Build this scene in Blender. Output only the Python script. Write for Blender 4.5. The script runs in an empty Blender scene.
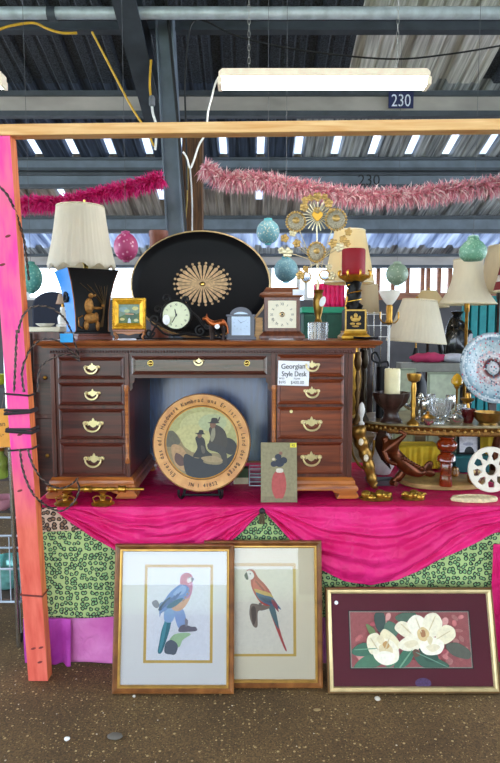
ROOF_START = -5.0
SKY = 5.0
EXPO = 0.25
SUN = 0
SUN_ANGLE = 20
SUN_ROT = (0, 0, 0)
LAMP = 24.0
import bpy, bmesh, math, random
from mathutils import Vector, Matrix, noise

RND = random.Random(11)
SC = bpy.context.scene
COL = SC.collection
PI = math.pi
sin, cos, rad = math.sin, math.cos, math.radians

# ------------------------------------------------------------------ camera
CAMZ, PITCH, FPX = 1.62, rad(4.9), 600.0
CP, SP = cos(PITCH), sin(PITCH)
cam_data = bpy.data.cameras.new('camera')
cam_data.sensor_fit = 'VERTICAL'
cam_data.sensor_height = 36.0
cam_data.lens = FPX / 763.0 * 36.0
cam_data.clip_end = 200
cam = bpy.data.objects.new('camera', cam_data)
COL.objects.link(cam)
cam.location = (0, 0, CAMZ)
cam.rotation_euler = (PI / 2 - PITCH, 0, 0)
SC.camera = cam


def at(px, py, Y):
    """world point at distance Y that the photograph shows at pixel px, py (survey helper)"""
    a, b = (px - 250) / FPX, (381.5 - py) / FPX
    d = Vector((a, CP + b * SP, -SP + b * CP))
    return Vector((0, 0, CAMZ)) + d * (Y / d.y)


def mpp(Y, z):
    return (Y * CP + (CAMZ - z) * SP) / FPX


# ------------------------------------------------------------------ materials
def lin(h):
    h = h.lstrip('#')
    v = [int(h[i:i + 2], 16) / 255 for i in (0, 2, 4)]
    return [x / 12.92 if x <= 0.04045 else ((x + 0.055) / 1.055) ** 2.4 for x in v]


def new_mat(name):
    m = bpy.data.materials.new(name)
    m.use_nodes = True
    nt = m.node_tree
    bs = nt.nodes['Principled BSDF']
    return m, nt, bs


def N(nt, typ, **kw):
    n = nt.nodes.new(typ)
    for k, v in kw.items():
        if k in n.inputs.keys() if isinstance(k, str) else False:
            n.inputs[k].default_value = v
        else:
            setattr(n, k, v)
    return n


def coords(nt, scale=(1, 1, 1), rot=(0, 0, 0), kind='Object'):
    tc = nt.nodes.new('ShaderNodeTexCoord')
    mp = nt.nodes.new('ShaderNodeMapping')
    mp.inputs['Scale'].default_value = scale
    mp.inputs['Rotation'].default_value = rot
    nt.links.new(tc.outputs[kind], mp.inputs['Vector'])
    return mp.outputs['Vector']


def ramp(nt, fac, stops, interp='LINEAR'):
    r = nt.nodes.new('ShaderNodeValToRGB')
    r.color_ramp.interpolation = interp
    el = r.color_ramp.elements
    while len(el) < len(stops):
        el.new(0.5)
    for e, (p, c) in zip(el, stops):
        e.position = p
        e.color = (*(lin(c) if isinstance(c, str) else c), 1)
    nt.links.new(fac, r.inputs['Fac'])
    return r.outputs['Color']


def bump(nt, bs, height, strength=0.3, dist=0.01):
    b = nt.nodes.new('ShaderNodeBump')
    b.inputs['Strength'].default_value = strength
    b.inputs['Distance'].default_value = dist
    nt.links.new(height, b.inputs['Height'])
    nt.links.new(b.outputs['Normal'], bs.inputs['Normal'])


def mat(name, col, rough=.5, metal=0., var=.12, scale=25, bmp=0., coat=0., trans=0., sheen=0., emit=0., stretch=(1, 1, 1), col2=None, spec=None):
    m, nt, bs = new_mat(name)
    c = lin(col)
    lo = [x * (1 - var) for x in c] if col2 is None else lin(col2)
    hi = [min(1, x * (1 + var)) for x in c]
    v = coords(nt, stretch)
    n = nt.nodes.new('ShaderNodeTexNoise')
    n.inputs['Scale'].default_value = scale
    n.inputs['Detail'].default_value = 4
    nt.links.new(v, n.inputs['Vector'])
    nt.links.new(ramp(nt, n.outputs['Fac'], [(.3, lo), (.7, hi)]), bs.inputs['Base Color'])
    bs.inputs['Roughness'].default_value = rough
    bs.inputs['Metallic'].default_value = metal
    bs.inputs['Coat Weight'].default_value = coat
    bs.inputs['Transmission Weight'].default_value = trans
    bs.inputs['Sheen Weight'].default_value = sheen
    if spec is not None:
        bs.inputs['Specular IOR Level'].default_value = spec
    if emit:
        bs.inputs['Emission Color'].default_value = (*c, 1)
        bs.inputs['Emission Strength'].default_value = emit
    if bmp:
        bump(nt, bs, n.outputs['Fac'], bmp)
    return m


def wood(name, dark, light, scale=6, stretch=(1, 12, 12), rough=.3, coat=0., bmp=.05):
    m, nt, bs = new_mat(name)
    v = coords(nt, stretch)
    n = nt.nodes.new('ShaderNodeTexNoise')
    n.inputs['Scale'].default_value = scale
    n.inputs['Detail'].default_value = 6
    n.inputs['Distortion'].default_value = .6
    nt.links.new(v, n.inputs['Vector'])
    nt.links.new(ramp(nt, n.outputs['Fac'], [(.3, dark), (.72, light)]), bs.inputs['Base Color'])
    bs.inputs['Roughness'].default_value = rough
    bs.inputs['Coat Weight'].default_value = coat
    bs.inputs['Coat Roughness'].default_value = .15
    bump(nt, bs, n.outputs['Fac'], bmp)
    return m


def glass_mat(name, tint=(1, 1, 1), gloss=.02, ior=1.5):
    """thin pane: clear, with a mirror-like film that follows the angle of view"""
    m, nt, bs = new_mat(name)
    nt.nodes.remove(bs)
    out = nt.nodes['Material Output']
    tr = nt.nodes.new('ShaderNodeBsdfTransparent')
    tr.inputs['Color'].default_value = (*tint, 1)
    gl = nt.nodes.new('ShaderNodeBsdfGlossy')
    gl.inputs['Roughness'].default_value = gloss
    fr = nt.nodes.new('ShaderNodeFresnel')
    fr.inputs['IOR'].default_value = ior
    mx = nt.nodes.new('ShaderNodeMixShader')
    nt.links.new(fr.outputs[0], mx.inputs[0])
    nt.links.new(tr.outputs[0], mx.inputs[1])
    nt.links.new(gl.outputs[0], mx.inputs[2])
    nt.links.new(mx.outputs[0], out.inputs['Surface'])
    return m


def shade_mat(name, col, trans=.45, stripe=0):
    """lamp-shade cloth: part of the light passes through"""
    m, nt, bs = new_mat(name)
    out = nt.nodes['Material Output']
    c = lin(col)
    bs.inputs['Base Color'].default_value = (*c, 1)
    bs.inputs['Roughness'].default_value = .8
    v = coords(nt, (1, 1, .15))
    n = nt.nodes.new('ShaderNodeTexNoise')
    n.inputs['Scale'].default_value = 40
    nt.links.new(v, n.inputs['Vector'])
    nt.links.new(ramp(nt, n.outputs['Fac'], [(.3, [x * .9 for x in c]), (.7, c)]), bs.inputs['Base Color'])
    t = nt.nodes.new('ShaderNodeBsdfTranslucent')
    t.inputs['Color'].default_value = (*c, 1)
    mx = nt.nodes.new('ShaderNodeMixShader')
    mx.inputs[0].default_value = trans
    nt.links.new(bs.outputs[0], mx.inputs[1])
    nt.links.new(t.outputs[0], mx.inputs[2])
    nt.links.new(mx.outputs[0], out.inputs['Surface'])
    return m


def paint_mat(name, rough=.6, coat=0., mottle=.55):
    """printed picture: each painted shape carries its own ink colour"""
    m, nt, bs = new_mat(name)
    a = nt.nodes.new('ShaderNodeVertexColor')
    a.layer_name = 'Ink'
    v = coords(nt)
    n = nt.nodes.new('ShaderNodeTexNoise')
    n.inputs['Scale'].default_value = 70
    n.inputs['Detail'].default_value = 5
    nt.links.new(v, n.inputs['Vector'])
    mx = nt.nodes.new('ShaderNodeMixRGB')
    mx.blend_type = 'MULTIPLY'
    mx.inputs[0].default_value = mottle
    nt.links.new(a.outputs['Color'], mx.inputs[1])
    nt.links.new(ramp(nt, n.outputs['Fac'], [(.3, (.62, .6, .58)), (.6, (1, 1, 1))]), mx.inputs[2])
    nt.links.new(mx.outputs[0], bs.inputs['Base Color'])
    bs.inputs['Roughness'].default_value = rough
    bs.inputs['Coat Weight'].default_value = coat
    return m


# ------------------------------------------------------------------ mesh builder
class MB:
    def __init__(self):
        self.v, self.f, self.mi, self.c = [], [], [], []
        self.M = Matrix.Identity(4)
        self.m = 0
        self.col = (1, 1, 1)

    def add(self, verts, faces):
        b = len(self.v)
        self.v += [self.M @ Vector(p) for p in verts]
        self.f += [tuple(b + i for i in f) for f in faces]
        self.mi += [self.m] * len(faces)
        self.c += [self.col] * len(faces)
        return self

    def box(self, x0, x1, y0, y1, z0, z1):
        v = [(x, y, z) for z in (z0, z1) for y in (y0, y1) for x in (x0, x1)]
        return self.add(v, [(0, 1, 3, 2), (4, 5, 7, 6), (0, 1, 5, 4), (2, 3, 7, 6), (0, 2, 6, 4), (1, 3, 7, 5)])

    def cbox(self, c, s):
        return self.box(c[0] - s[0] / 2, c[0] + s[0] / 2, c[1] - s[1] / 2, c[1] + s[1] / 2, c[2] - s[2] / 2, c[2] + s[2] / 2)

    def lathe(self, prof, c=(0, 0, 0), seg=28, rf=None, axis='z', cap=True):
        """revolve (r, h) points; rf(angle, h) scales the radius"""
        v, f = [], []
        for r, h in prof:
            for i in range(seg):
                a = 2 * PI * i / seg
                k = r * (rf(a, h) if rf else 1)
                p = (k * cos(a), k * sin(a), h)
                if axis == 'y':
                    p = (p[0], p[2], p[1])
                elif axis == 'x':
                    p = (p[2], p[0], p[1])
                v.append((p[0] + c[0], p[1] + c[1], p[2] + c[2]))
        n = len(prof)
        for j in range(n - 1):
            for i in range(seg):
                k = (i + 1) % seg
                f.append((j * seg + i, j * seg + k, (j + 1) * seg + k, (j + 1) * seg + i))
        if cap:
            if prof[0][0] > 1e-6:
                f.append(tuple(range(seg))[::-1])
            if prof[-1][0] > 1e-6:
                f.append(tuple((n - 1) * seg + i for i in range(seg)))
        return self.add(v, f)

    def ball(self, c, r, seg=16, rings=10):
        r = (r, r, r) if not hasattr(r, '__len__') else r
        v, f = [(c[0], c[1], c[2] - r[2])], []
        for j in range(1, rings):
            t = -PI / 2 + PI * j / rings
            for i in range(seg):
                a = 2 * PI * i / seg
                v.append((c[0] + r[0] * cos(t) * cos(a), c[1] + r[1] * cos(t) * sin(a), c[2] + r[2] * sin(t)))
        v.append((c[0], c[1], c[2] + r[2]))
        for i in range(seg):
            k = (i + 1) % seg
            f.append((0, 1 + k, 1 + i))
            for j in range(rings - 2):
                a, b = 1 + j * seg, 1 + (j + 1) * seg
                f.append((a + i, a + k, b + k, b + i))
            f.append((1 + (rings - 2) * seg + i, 1 + (rings - 2) * seg + k, len(v) - 1))
        return self.add(v, f)

    def tube(self, pts, r, seg=8, closed=False):
        pts = [Vector(p) for p in pts]
        n = len(pts)
        rr = r if hasattr(r, '__len__') else [r] * n
        v, f = [], []
        up = None
        for i in range(n):
            a = pts[(i - 1) % n] if (closed or i > 0) else pts[i]
            b = pts[(i + 1) % n] if (closed or i < n - 1) else pts[i]
            t = (b - a)
            t = t.normalized() if t.length > 1e-9 else Vector((0, 0, 1))
            if up is None:
                up = Vector((0, 0, 1)) if abs(t.z) < .9 else Vector((0, 1, 0))
            s = t.cross(up)
            s = s.normalized() if s.length > 1e-9 else Vector((1, 0, 0))
            up = s.cross(t).normalized()
            for k in range(seg):
                an = 2 * PI * k / seg
                v.append(pts[i] + s * rr[i] * cos(an) + up * rr[i] * sin(an))
        for i in range(n if closed else n - 1):
            j = (i + 1) % n
            for k in range(seg):
                l = (k + 1) % seg
                f.append((i * seg + k, i * seg + l, j * seg + l, j * seg + k))
        if not closed:
            f.append(tuple(range(seg))[::-1])
            f.append(tuple((n - 1) * seg + k for k in range(seg)))
        return self.add(v, f)

    def rod(self, a, b, r, r2=None, seg=10):
        return self.tube([a, b], [r, r if r2 is None else r2], seg)

    def prism(self, poly, y0, y1):
        """outline in x,z pushed from y0 to y1"""
        n = len(poly)
        v = [(p[0], y0, p[1]) for p in poly] + [(p[0], y1, p[1]) for p in poly]
        f = [tuple(range(n)), tuple(range(2 * n - 1, n - 1, -1))]
        f += [(i, n + i, n + (i + 1) % n, (i + 1) % n) for i in range(n)]
        return self.add(v, f)

    def flat(self, poly, y):
        return self.add([(p[0], y, p[1]) for p in poly], [tuple(range(len(poly)))])

    def grid(self, fn, nu, nv):
        v = [fn(i / nu, j / nv) for j in range(nv + 1) for i in range(nu + 1)]
        f = [(j * (nu + 1) + i, j * (nu + 1) + i + 1, (j + 1) * (nu + 1) + i + 1, (j + 1) * (nu + 1) + i) for j in range(nv) for i in range(nu)]
        return self.add(v, f)

    def ring(self, W, H, prof, x0=0, z0=0):
        """mitred frame: prof = (inset, y) points, frame outline W x H from x0, z0"""
        v, f = [], []
        for d, y in prof:
            v += [(x0 + d, y, z0 + d), (x0 + W - d, y, z0 + d), (x0 + W - d, y, z0 + H - d), (x0 + d, y, z0 + H - d)]
        n = len(prof)
        for j in range(n):
            k = (j + 1) % n
            for i in range(4):
                l = (i + 1) % 4
                f.append((j * 4 + i, j * 4 + l, k * 4 + l, k * 4 + i))
        return self.add(v, f)

    def text(self, s, size, x=0, z=0, y=0, rot=0, align='CENTER', sx=1.0):
        if not s.strip():
            return self
        vs, fs = glyphs(s, align)
        cr, sr = cos(rot), sin(rot)
        out = []
        for px, pz in vs:
            px, pz = px * size * sx, pz * size
            out.append((x + px * cr - pz * sr, y, z + px * sr + pz * cr))
        return self.add(out, fs)

    def build(self, name, mats, parent=None, loc=None, smooth=40, bevel=0, sub=0, solid=0, inks=False, recalc=True):
        me = bpy.data.meshes.new(name)
        me.from_pydata([tuple(p) for p in self.v], [], self.f)
        if not hasattr(mats, '__len__'):
            mats = [mats]
        for m in mats:
            me.materials.append(m)
        for p, i in zip(me.polygons, self.mi):
            p.material_index = i
        if inks:
            ca = me.color_attributes.new('Ink', 'FLOAT_COLOR', 'CORNER')
            for p, c in zip(me.polygons, self.c):
                for li in p.loop_indices:
                    ca.data[li].color = (*c, 1)
        if recalc:
            bm = bmesh.new()
            bm.from_mesh(me)
            bmesh.ops.recalc_face_normals(bm, faces=bm.faces)
            bm.to_mesh(me)
            bm.free()
        if smooth:
            for p in me.polygons:
                p.use_smooth = True
            me.set_sharp_from_angle(angle=rad(smooth))
        o = bpy.data.objects.new(name, me)
        COL.objects.link(o)
        if parent is not None:
            o.parent = parent
        if loc is not None:
            o.location = loc
        if solid:
            md = o.modifiers.new('solid', 'SOLIDIFY')
            md.thickness = solid
            md.offset = 0
        if bevel:
            md = o.modifiers.new('bevel', 'BEVEL')
            md.width = bevel
            md.segments = 2
            md.limit_method = 'ANGLE'
        if sub:
            md = o.modifiers.new('sub', 'SUBSURF')
            md.levels = md.render_levels = sub
        return o


_G = {}


def glyphs(s, align):
    k = (s, align)
    if k not in _G:
        cu = bpy.data.curves.new('t', 'FONT')
        cu.body = s
        cu.align_x = align
        cu.size = 1
        cu.resolution_u = 3
        ob = bpy.data.objects.new('t', cu)
        COL.objects.link(ob)
        dg = bpy.context.evaluated_depsgraph_get()
        me = ob.evaluated_get(dg).to_mesh()
        _G[k] = ([(p.co.x, p.co.y) for p in me.vertices], [tuple(p.vertices) for p in me.polygons])
        bpy.data.objects.remove(ob)
        bpy.data.curves.remove(cu)
    return _G[k]


def tag(o, label, cat, group=None, kind=None):
    if label: o['label'] = label
    if cat: o['category'] = cat
    if group: o['group'] = group
    if kind: o['kind'] = kind
    return o


def thing(name, label, cat, loc, rot=(0, 0, 0), group=None):
    o = bpy.data.objects.new(name, None)
    o.empty_display_size = .05
    COL.objects.link(o)
    o.location = loc
    o.rotation_euler = rot if hasattr(rot, '__len__') else (0, 0, rot)
    return tag(o, label, cat, group)


def dup(root, loc, label, rot=None):
    def cp(o, par):
        c = o.copy()
        COL.objects.link(c)
        if par: c.parent = par
        for ch in list(o.children): cp(ch, c)
        return c
    r = cp(root, None)
    r.location = loc
    if rot is not None: r.rotation_euler = rot
    r['label'] = label
    return r


def spline(pts, n=6, closed=True):
    """Catmull-Rom through 2-D or 3-D points"""
    P = [Vector(p) for p in pts]
    m = len(P)
    out = []
    for i in range(m if closed else m - 1):
        g = (lambda k: P[k % m]) if closed else (lambda k: P[max(0, min(m - 1, k))])
        a, b, c, d = g(i - 1), g(i), g(i + 1), g(i + 2)
        for s in range(n):
            t = s / n
            out.append(.5 * ((2 * b) + (c - a) * t + (2 * a - 5 * b + 4 * c - d) * t * t + (3 * b - a - 3 * c + d) * t ** 3))
    if not closed: out.append(P[-1])
    return out


def ell(cx, cz, rx, rz, n=40, a0=0, rot=0):
    o = []
    for i in range(n):
        a = a0 + 2 * PI * i / n
        x, z = rx * cos(a), rz * sin(a)
        o.append((cx + x * cos(rot) - z * sin(rot), cz + x * sin(rot) + z * cos(rot)))
    return o


class Art(MB):
    """flat painted shapes, each a hair in front of the last"""
    def __init__(self, y=0, step=.00012):
        super().__init__()
        self.y, self.step = y, step

    def put(self, poly, col, smooth=0):
        if smooth: poly = [tuple(p) for p in spline([(p[0], p[1]) for p in poly], smooth)]
        self.col = lin(col)
        self.y -= self.step
        return self.flat([(p[0], p[1]) for p in poly], self.y)

    def rect(self, x0, x1, z0, z1, col):
        return self.put([(x0, z0), (x1, z0), (x1, z1), (x0, z1)], col)

    def outline(self, x0, x1, z0, z1, w, col):
        for r in ((x0, x1, z0, z0 + w), (x0, x1, z1 - w, z1), (x0, x0 + w, z0 + w, z1 - w), (x1 - w, x1, z0 + w, z1 - w)):
            self.rect(*r, col)

# ================================================================== THE SETTING
def structure(o, label=None):
    o['kind'] = 'structure'
    if label: o['label'] = label
    return o


# asphalt with pale chips
def asphalt():
    m, nt, bs = new_mat('asphalt')
    v = coords(nt)
    big = nt.nodes.new('ShaderNodeTexNoise'); big.inputs['Scale'].default_value = 2.2; big.inputs['Detail'].default_value = 6
    nt.links.new(v, big.inputs['Vector'])
    fine = nt.nodes.new('ShaderNodeTexNoise'); fine.inputs['Scale'].default_value = 130; fine.inputs['Detail'].default_value = 3
    nt.links.new(v, fine.inputs['Vector'])
    base = ramp(nt, big.outputs['Fac'], [(.3, '#5f4a2c'), (.7, '#836942')])
    grit = ramp(nt, fine.outputs['Fac'], [(.3, (.45, .43, .4)), (.7, (1.25, 1.2, 1.1))])
    mul = nt.nodes.new('ShaderNodeMixRGB'); mul.blend_type = 'MULTIPLY'; mul.inputs[0].default_value = 1
    nt.links.new(base, mul.inputs[1]); nt.links.new(grit, mul.inputs[2])
    last = mul.outputs[0]
    for sc, thr, col in ((46, .26, '#c4a873'), (90, .32, '#a08854'), (26, .11, '#e2d6bc'), (130, .3, '#2c2114')):
        vo = nt.nodes.new('ShaderNodeTexVoronoi'); vo.inputs['Scale'].default_value = sc
        nt.links.new(v, vo.inputs['Vector'])
        sep = nt.nodes.new('ShaderNodeSeparateColor'); nt.links.new(vo.outputs['Color'], sep.inputs[0])
        mulr = nt.nodes.new('ShaderNodeMath'); mulr.operation = 'MULTIPLY'; mulr.inputs[1].default_value = thr
        nt.links.new(sep.outputs[0], mulr.inputs[0])
        pick = nt.nodes.new('ShaderNodeMath'); pick.operation = 'GREATER_THAN'; pick.inputs[1].default_value = .25
        nt.links.new(sep.outputs[1], pick.inputs[0])
        lt = nt.nodes.new('ShaderNodeMath'); lt.operation = 'LESS_THAN'
        nt.links.new(vo.outputs['Distance'], lt.inputs[0]); nt.links.new(mulr.outputs[0], lt.inputs[1])
        an = nt.nodes.new('ShaderNodeMath'); an.operation = 'MULTIPLY'
        nt.links.new(lt.outputs[0], an.inputs[0]); nt.links.new(pick.outputs[0], an.inputs[1])
        mx = nt.nodes.new('ShaderNodeMixRGB'); mx.inputs[2].default_value = (*lin(col), 1)
        nt.links.new(an.outputs[0], mx.inputs[0]); nt.links.new(last, mx.inputs[1])
        last = mx.outputs[0]
    nt.links.new(last, bs.inputs['Base Color'])
    bs.inputs['Roughness'].default_value = .85
    bump(nt, bs, fine.outputs['Fac'], .5, .004)
    return m


fl = MB()
fl.grid(lambda u, v: (-9 + 18 * u, -4 + 17 * v, .006 * noise.noise((u * 40, v * 40, 0)) - .004), 90, 90)
structure(fl.build('floor', asphalt()))
lawn = MB(); lawn.box(-40, 40, -60, -4, -.05, 0)
structure(lawn.build('ground_grass', mat('grass', '#aebb86', .9, var=.3, scale=8, bmp=.4)))

# ---- roof: corrugated sheets falling away from the viewer, bay by bay
dark_sheet = mat('roof_foil_dark', '#3c414b', .5, .1, scale=70, var=.6, col2='#101217')
bare_sheet = mat('roof_bare_metal', '#e2dfdb', .5, 0, scale=4, stretch=(9, .3, 1), col2='#8f8b88')
grey_sheet = mat('roof_grey_metal', '#c4c6ca', .5, 0, scale=4, stretch=(8, .3, 1), col2='#4c515a')
rust_sheet = mat('roof_brown_metal', '#c0b2a8', .55, 0, scale=4, stretch=(7, .3, 1), col2='#776d6b')
slate_sheet = mat('roof_blue_metal', '#4a556c', .5, 0, scale=4, stretch=(8, .3, 1), col2='#161d2b')


def translucent_sheet(name, ca, cb, fac):
    m, nt, bs = new_mat(name)
    out = nt.nodes['Material Output']
    v = coords(nt, (8, .6, 1))
    n = nt.nodes.new('ShaderNodeTexNoise'); n.inputs['Scale'].default_value = 1.2
    nt.links.new(v, n.inputs['Vector'])
    c = ramp(nt, n.outputs['Fac'], [(.35, ca), (.65, cb)])
    t = nt.nodes.new('ShaderNodeBsdfTranslucent')
    nt.links.new(c, t.inputs['Color']); nt.links.new(c, bs.inputs['Base Color'])
    bs.inputs['Roughness'].default_value = .4
    mx = nt.nodes.new('ShaderNodeMixShader'); mx.inputs[0].default_value = fac
    nt.links.new(bs.outputs[0], mx.inputs[1]); nt.links.new(t.outputs[0], mx.inputs[2])
    nt.links.new(mx.outputs[0], out.inputs['Surface'])
    return m


clear_sheet = translucent_sheet('roof_clear_plastic', '#98a3b8', '#e6eaf2', .5)
slot_sheet = translucent_sheet('roof_light_strip', '#dde2ea', '#f6f8fa', .75)
ROOF = [dark_sheet, bare_sheet, grey_sheet, rust_sheet, slate_sheet, clear_sheet, slot_sheet]
SLOPE = .30


def roof_z(Y): return 5.78 - SLOPE * Y if Y > 1 else 5.48 + SLOPE * (Y - 1)


BAYS = [(1.0, 5.05), (5.05, 5.99), (5.99, 7.2), (7.2, 8.75), (8.75, 9.57), (9.57, 10.1), (ROOF_START, 1.0)]
PERIOD = .43


def bay_mat(b, x):
    if b < 2:
        return 1 if .62 < x < 2.02 else 0
    if b == 2:
        return 2 if x > .35 else 4
    if b == 3:
        return 2 if x > .5 else 3
    return 5 if b == 4 else (2 if b == 5 else 0)


for b, (y0, y1) in enumerate(BAYS):
    mb = MB()
    k0, k1 = -20, 20
    for k in range(k0, k1):
        xa = k * PERIOD + .06
        # rib: rise, crown, fall, pan, small stiffener, pan
        prof = [(0, 0), (.02, .045), (.105, .045), (.13, 0), (.20, 0), (.215, .012), (.24, .012), (.255, 0), (.33, 0), (.345, .012), (.37, .012), (.385, 0), (PERIOD, 0)]
        for (xs, zs), (xe, ze) in zip(prof, prof[1:]):
            mb.m = bay_mat(b, xa)
            segs = [(y0, y1)]
            if zs == ze == .045 and b == 2: segs = [(y0, 6.74), (7.19, y1)]
            if zs == ze == .045 and b == 3 and k % 3 == 0: segs = [(y0, 7.95), (8.2, y1)]
            gaps = [(s0[1], s1[0]) for s0, s1 in zip(segs, segs[1:])]
            for a, c, mm in [(*s_, mb.m) for s_ in segs] + [(*g_, 6) for g_ in gaps]:
                mb.m = mm
                mb.add([(xa + xs, a, roof_z(a) + zs), (xa + xe, a, roof_z(a) + ze), (xa + xe, c, roof_z(c) + ze), (xa + xs, c, roof_z(c) + zs)], [(0, 1, 2, 3)])
    structure(mb.build('ceiling', ROOF, smooth=0, recalc=False, solid=.004))

steel_dark = mat('painted_steel_dark', '#40464f', .5, .0, var=.25, scale=6)
steel_face = mat('painted_steel_face', '#a8a09c', .55, .0, var=.25, scale=4, stretch=(.4, 1, 1))
steel_blue = mat('painted_steel_blue', '#68727f', .5, .0, var=.2, scale=6)


def purlin(Y, ya, yb, face, name='ceiling_beam'):
    """C-section running across the hall; ya, yb = top and bottom heights in the photograph"""
    z1, z0 = at(250, ya, Y).z, at(250, yb, Y).z
    mb = MB()
    t = .2 * (z1 - z0)
    mb.m = 0
    mb.box(-8.6, 8.6, Y - .04, Y + .05, z1 - t, z1)
    mb.box(-8.6, 8.6, Y - .04, Y + .05, z0, z0 + t)
    mb.m = 1
    mb.box(-8.6, 8.6, Y - .01, Y + .03, z0 + t, z1 - t)
    return structure(mb.build(name, [steel_dark, face], smooth=0))


purlin(5.05, 19, 32, steel_dark)
purlin(5.99, 92, 117, steel_face)
purlin(7.2, 158, 171, steel_blue)
purlin(7.3, 173, 188, steel_blue)
purlin(8.4, 216, 233, steel_blue)
purlin(9.57, 254, 268, steel_face)
# sloping rafter that meets the steel column
mb = MB()
for x0, x1, h0, h1 in ((-.97, -.80, .0, .02), (-.895, -.875, .02, .22), (-.97, -.80, .22, .24)):
    v = []
    for Y in (3.4, 5.75):
        zt = roof_z(Y) - .30
        v += [(x0, Y, zt - h1), (x1, Y, zt - h1), (x1, Y, zt - h0), (x0, Y, zt - h0)]
    mb.add(v, [(0, 1, 2, 3), (4, 5, 6, 7), (0, 1, 5, 4), (1, 2, 6, 5), (2, 3, 7, 6), (3, 0, 4, 7)])
structure(mb.build('ceiling_beam', steel_dark, smooth=0))

# steel column (leans a little) and the timber post beside it
def leaning_post(name, top, bot_px, Y, w, d, m):
    a = at(*top, Y); b = at(*bot_px, Y)
    t = (a.z - 0) / (a.z - b.z)
    foot = a + (b - a) * t
    foot.z = 0
    mb = MB()
    v = []
    for p in (foot, a):
        v += [(p.x - w / 2, Y - d / 2, p.z), (p.x + w / 2, Y - d / 2, p.z), (p.x + w / 2, Y + d / 2, p.z), (p.x - w / 2, Y + d / 2, p.z)]
    mb.add(v, [(0, 1, 2, 3), (4, 5, 6, 7), (0, 1, 5, 4), (1, 2, 6, 5), (2, 3, 7, 6), (3, 0, 4, 7)])
    return mb, foot, a


mb, foot, a = leaning_post('column', (165, 14), (176, 235), 4.95, .135, .13, None)
for s in (-.0675, .055):  # flanges of the I-section
    mb.add([(foot.x + s, 4.84, 0), (foot.x + s + .012, 4.84, 0), (foot.x + s + .012, 5.06, 0), (foot.x + s, 5.06, 0), (a.x + s, 4.84, a.z), (a.x + s + .012, 4.84, a.z), (a.x + s + .012, 5.06, a.z), (a.x + s, 5.06, a.z)],
           [(0, 1, 2, 3), (4, 5, 6, 7), (0, 1, 5, 4), (1, 2, 6, 5), (2, 3, 7, 6), (3, 0, 4, 7)])
structure(mb.build('column', steel_blue, smooth=0), 'blue grey steel roof column behind the black oval tray')
mb, foot, a = leaning_post('post', (193, 132), (193, 235), 5.2, .17, .15, None)
tag(mb.build('wooden_post', wood('old_timber', '#3a2415', '#7a5331', 5, (14, 14, 1), .7), smooth=0, bevel=.006), 'dark brown timber post beside the grey steel column', 'post')

# far wall with its band of windows
wall_dk = mat('back_wall_paint', '#4d4a4c', .8, var=.3, scale=2)
zs, zt = at(250, 300, 10).z, at(250, 262, 10).z
mb = MB(); mb.box(-8.6, 8.6, 10.0, 10.12, -.02, zs)
structure(mb.build('wall_back', wall_dk, smooth=0))
brown = wood('brown_window_frame', '#7a4a34', '#a8694a', 4, (1, 1, 10), .5)
white_p = mat('white_window_frame', '#d8d4d0', .5)
pane = glass_mat('window_pane', (1, 1, 1))
for i, (xa, xb, m, bars) in enumerate(((-120, 22, white_p, 3), (26, 140, white_p, 2), (144, 235, white_p, 2), (240, 300, white_p, 2), (304, 372, white_p, 2), (376, 424, brown, 3), (426, 462, brown, 3), (466, 560, brown, 4))):
    X0, X1 = at(xa, 280, 10.05).x, at(xb, 280, 10.05).x
    mb = MB(); mb.box(X0, X1, 9.98, 10.1, zs, zs + .045 if m is white_p else zs + .12)
    mb.box(X0, X1, 9.98, 10.1, zt - .05, zt)
    for k in range(bars + 1):
        xc = X0 + (X1 - X0 - .06) * k / bars
        mb.box(xc, xc + .06, 10.0, 10.08, zs + .04, zt - .05)
    w = structure(mb.build('window_%d' % (i + 1), m, smooth=0))
    mb = MB(); mb.box(X0 + .03, X1 - .03, 10.035, 10.043, zs + .03, zt - .03)
    mb.build('pane', pane, w)

mb = MB(); mb.box(.9, 8.6, -6.12, -6.0, 0, 2.7)  # unseen screen added behind the viewpoint to darken reflections on the right side
structure(mb.build('reflection_screen', mat('dark_screen_paint', '#4a3c38', .8, var=.3, scale=2), smooth=0))
# ------------------------------------------------------------------ daylight
w = bpy.data.worlds.new('sky')
SC.world = w
w.use_nodes = True
nt = w.node_tree
bg = nt.nodes['Background']
tc = nt.nodes.new('ShaderNodeTexCoord')
sx = nt.nodes.new('ShaderNodeSeparateXYZ')
nt.links.new(tc.outputs['Generated'], sx.inputs[0])
cr = ramp(nt, sx.outputs['Z'], [(0.0, (.76, .87, 1.0)), (.25, (.70, .83, 1.0)), (.8, (.60, .75, 1.0))])
nt.links.new(cr, bg.inputs['Color'])
bg.inputs['Strength'].default_value = SKY
SC.view_settings.view_transform = 'Standard'
SC.view_settings.look = 'None'
SC.view_settings.exposure = EXPO
SC.view_settings.gamma = 1
SC.view_settings.use_curve_mapping = False
if SUN:
    sd = bpy.data.lights.new('sun', 'SUN'); sd.energy = SUN; sd.angle = rad(SUN_ANGLE); sd.color = (1, .94, .84)
    so = bpy.data.objects.new('sun', sd); COL.objects.link(so)
    so.rotation_euler = SUN_ROT

# ================================================================== UNDER THE ROOF
galv = mat('galvanised_pipe', '#b9c2cc', .45, .3, var=.2, scale=12)
p = at(250, 13, 4.6)
mb = MB(); mb.rod((-6, 4.6, p.z), (6, 4.6, p.z), .042, seg=16)
pipe = thing('metal_pipe', 'galvanised pipe running across the top under the roof sheets', 'pipe', (0, 0, 0))
mb.build('tube', galv, pipe)
mb = MB(); q = at(52, 14, 4.6)
mb.lathe([(.046, -.03), (.05, -.03), (.05, .03), (.046, .03)], (q.x, q.y, q.z), 16, axis='x')
mb.build('joint_collar', steel_dark, pipe)

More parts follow.
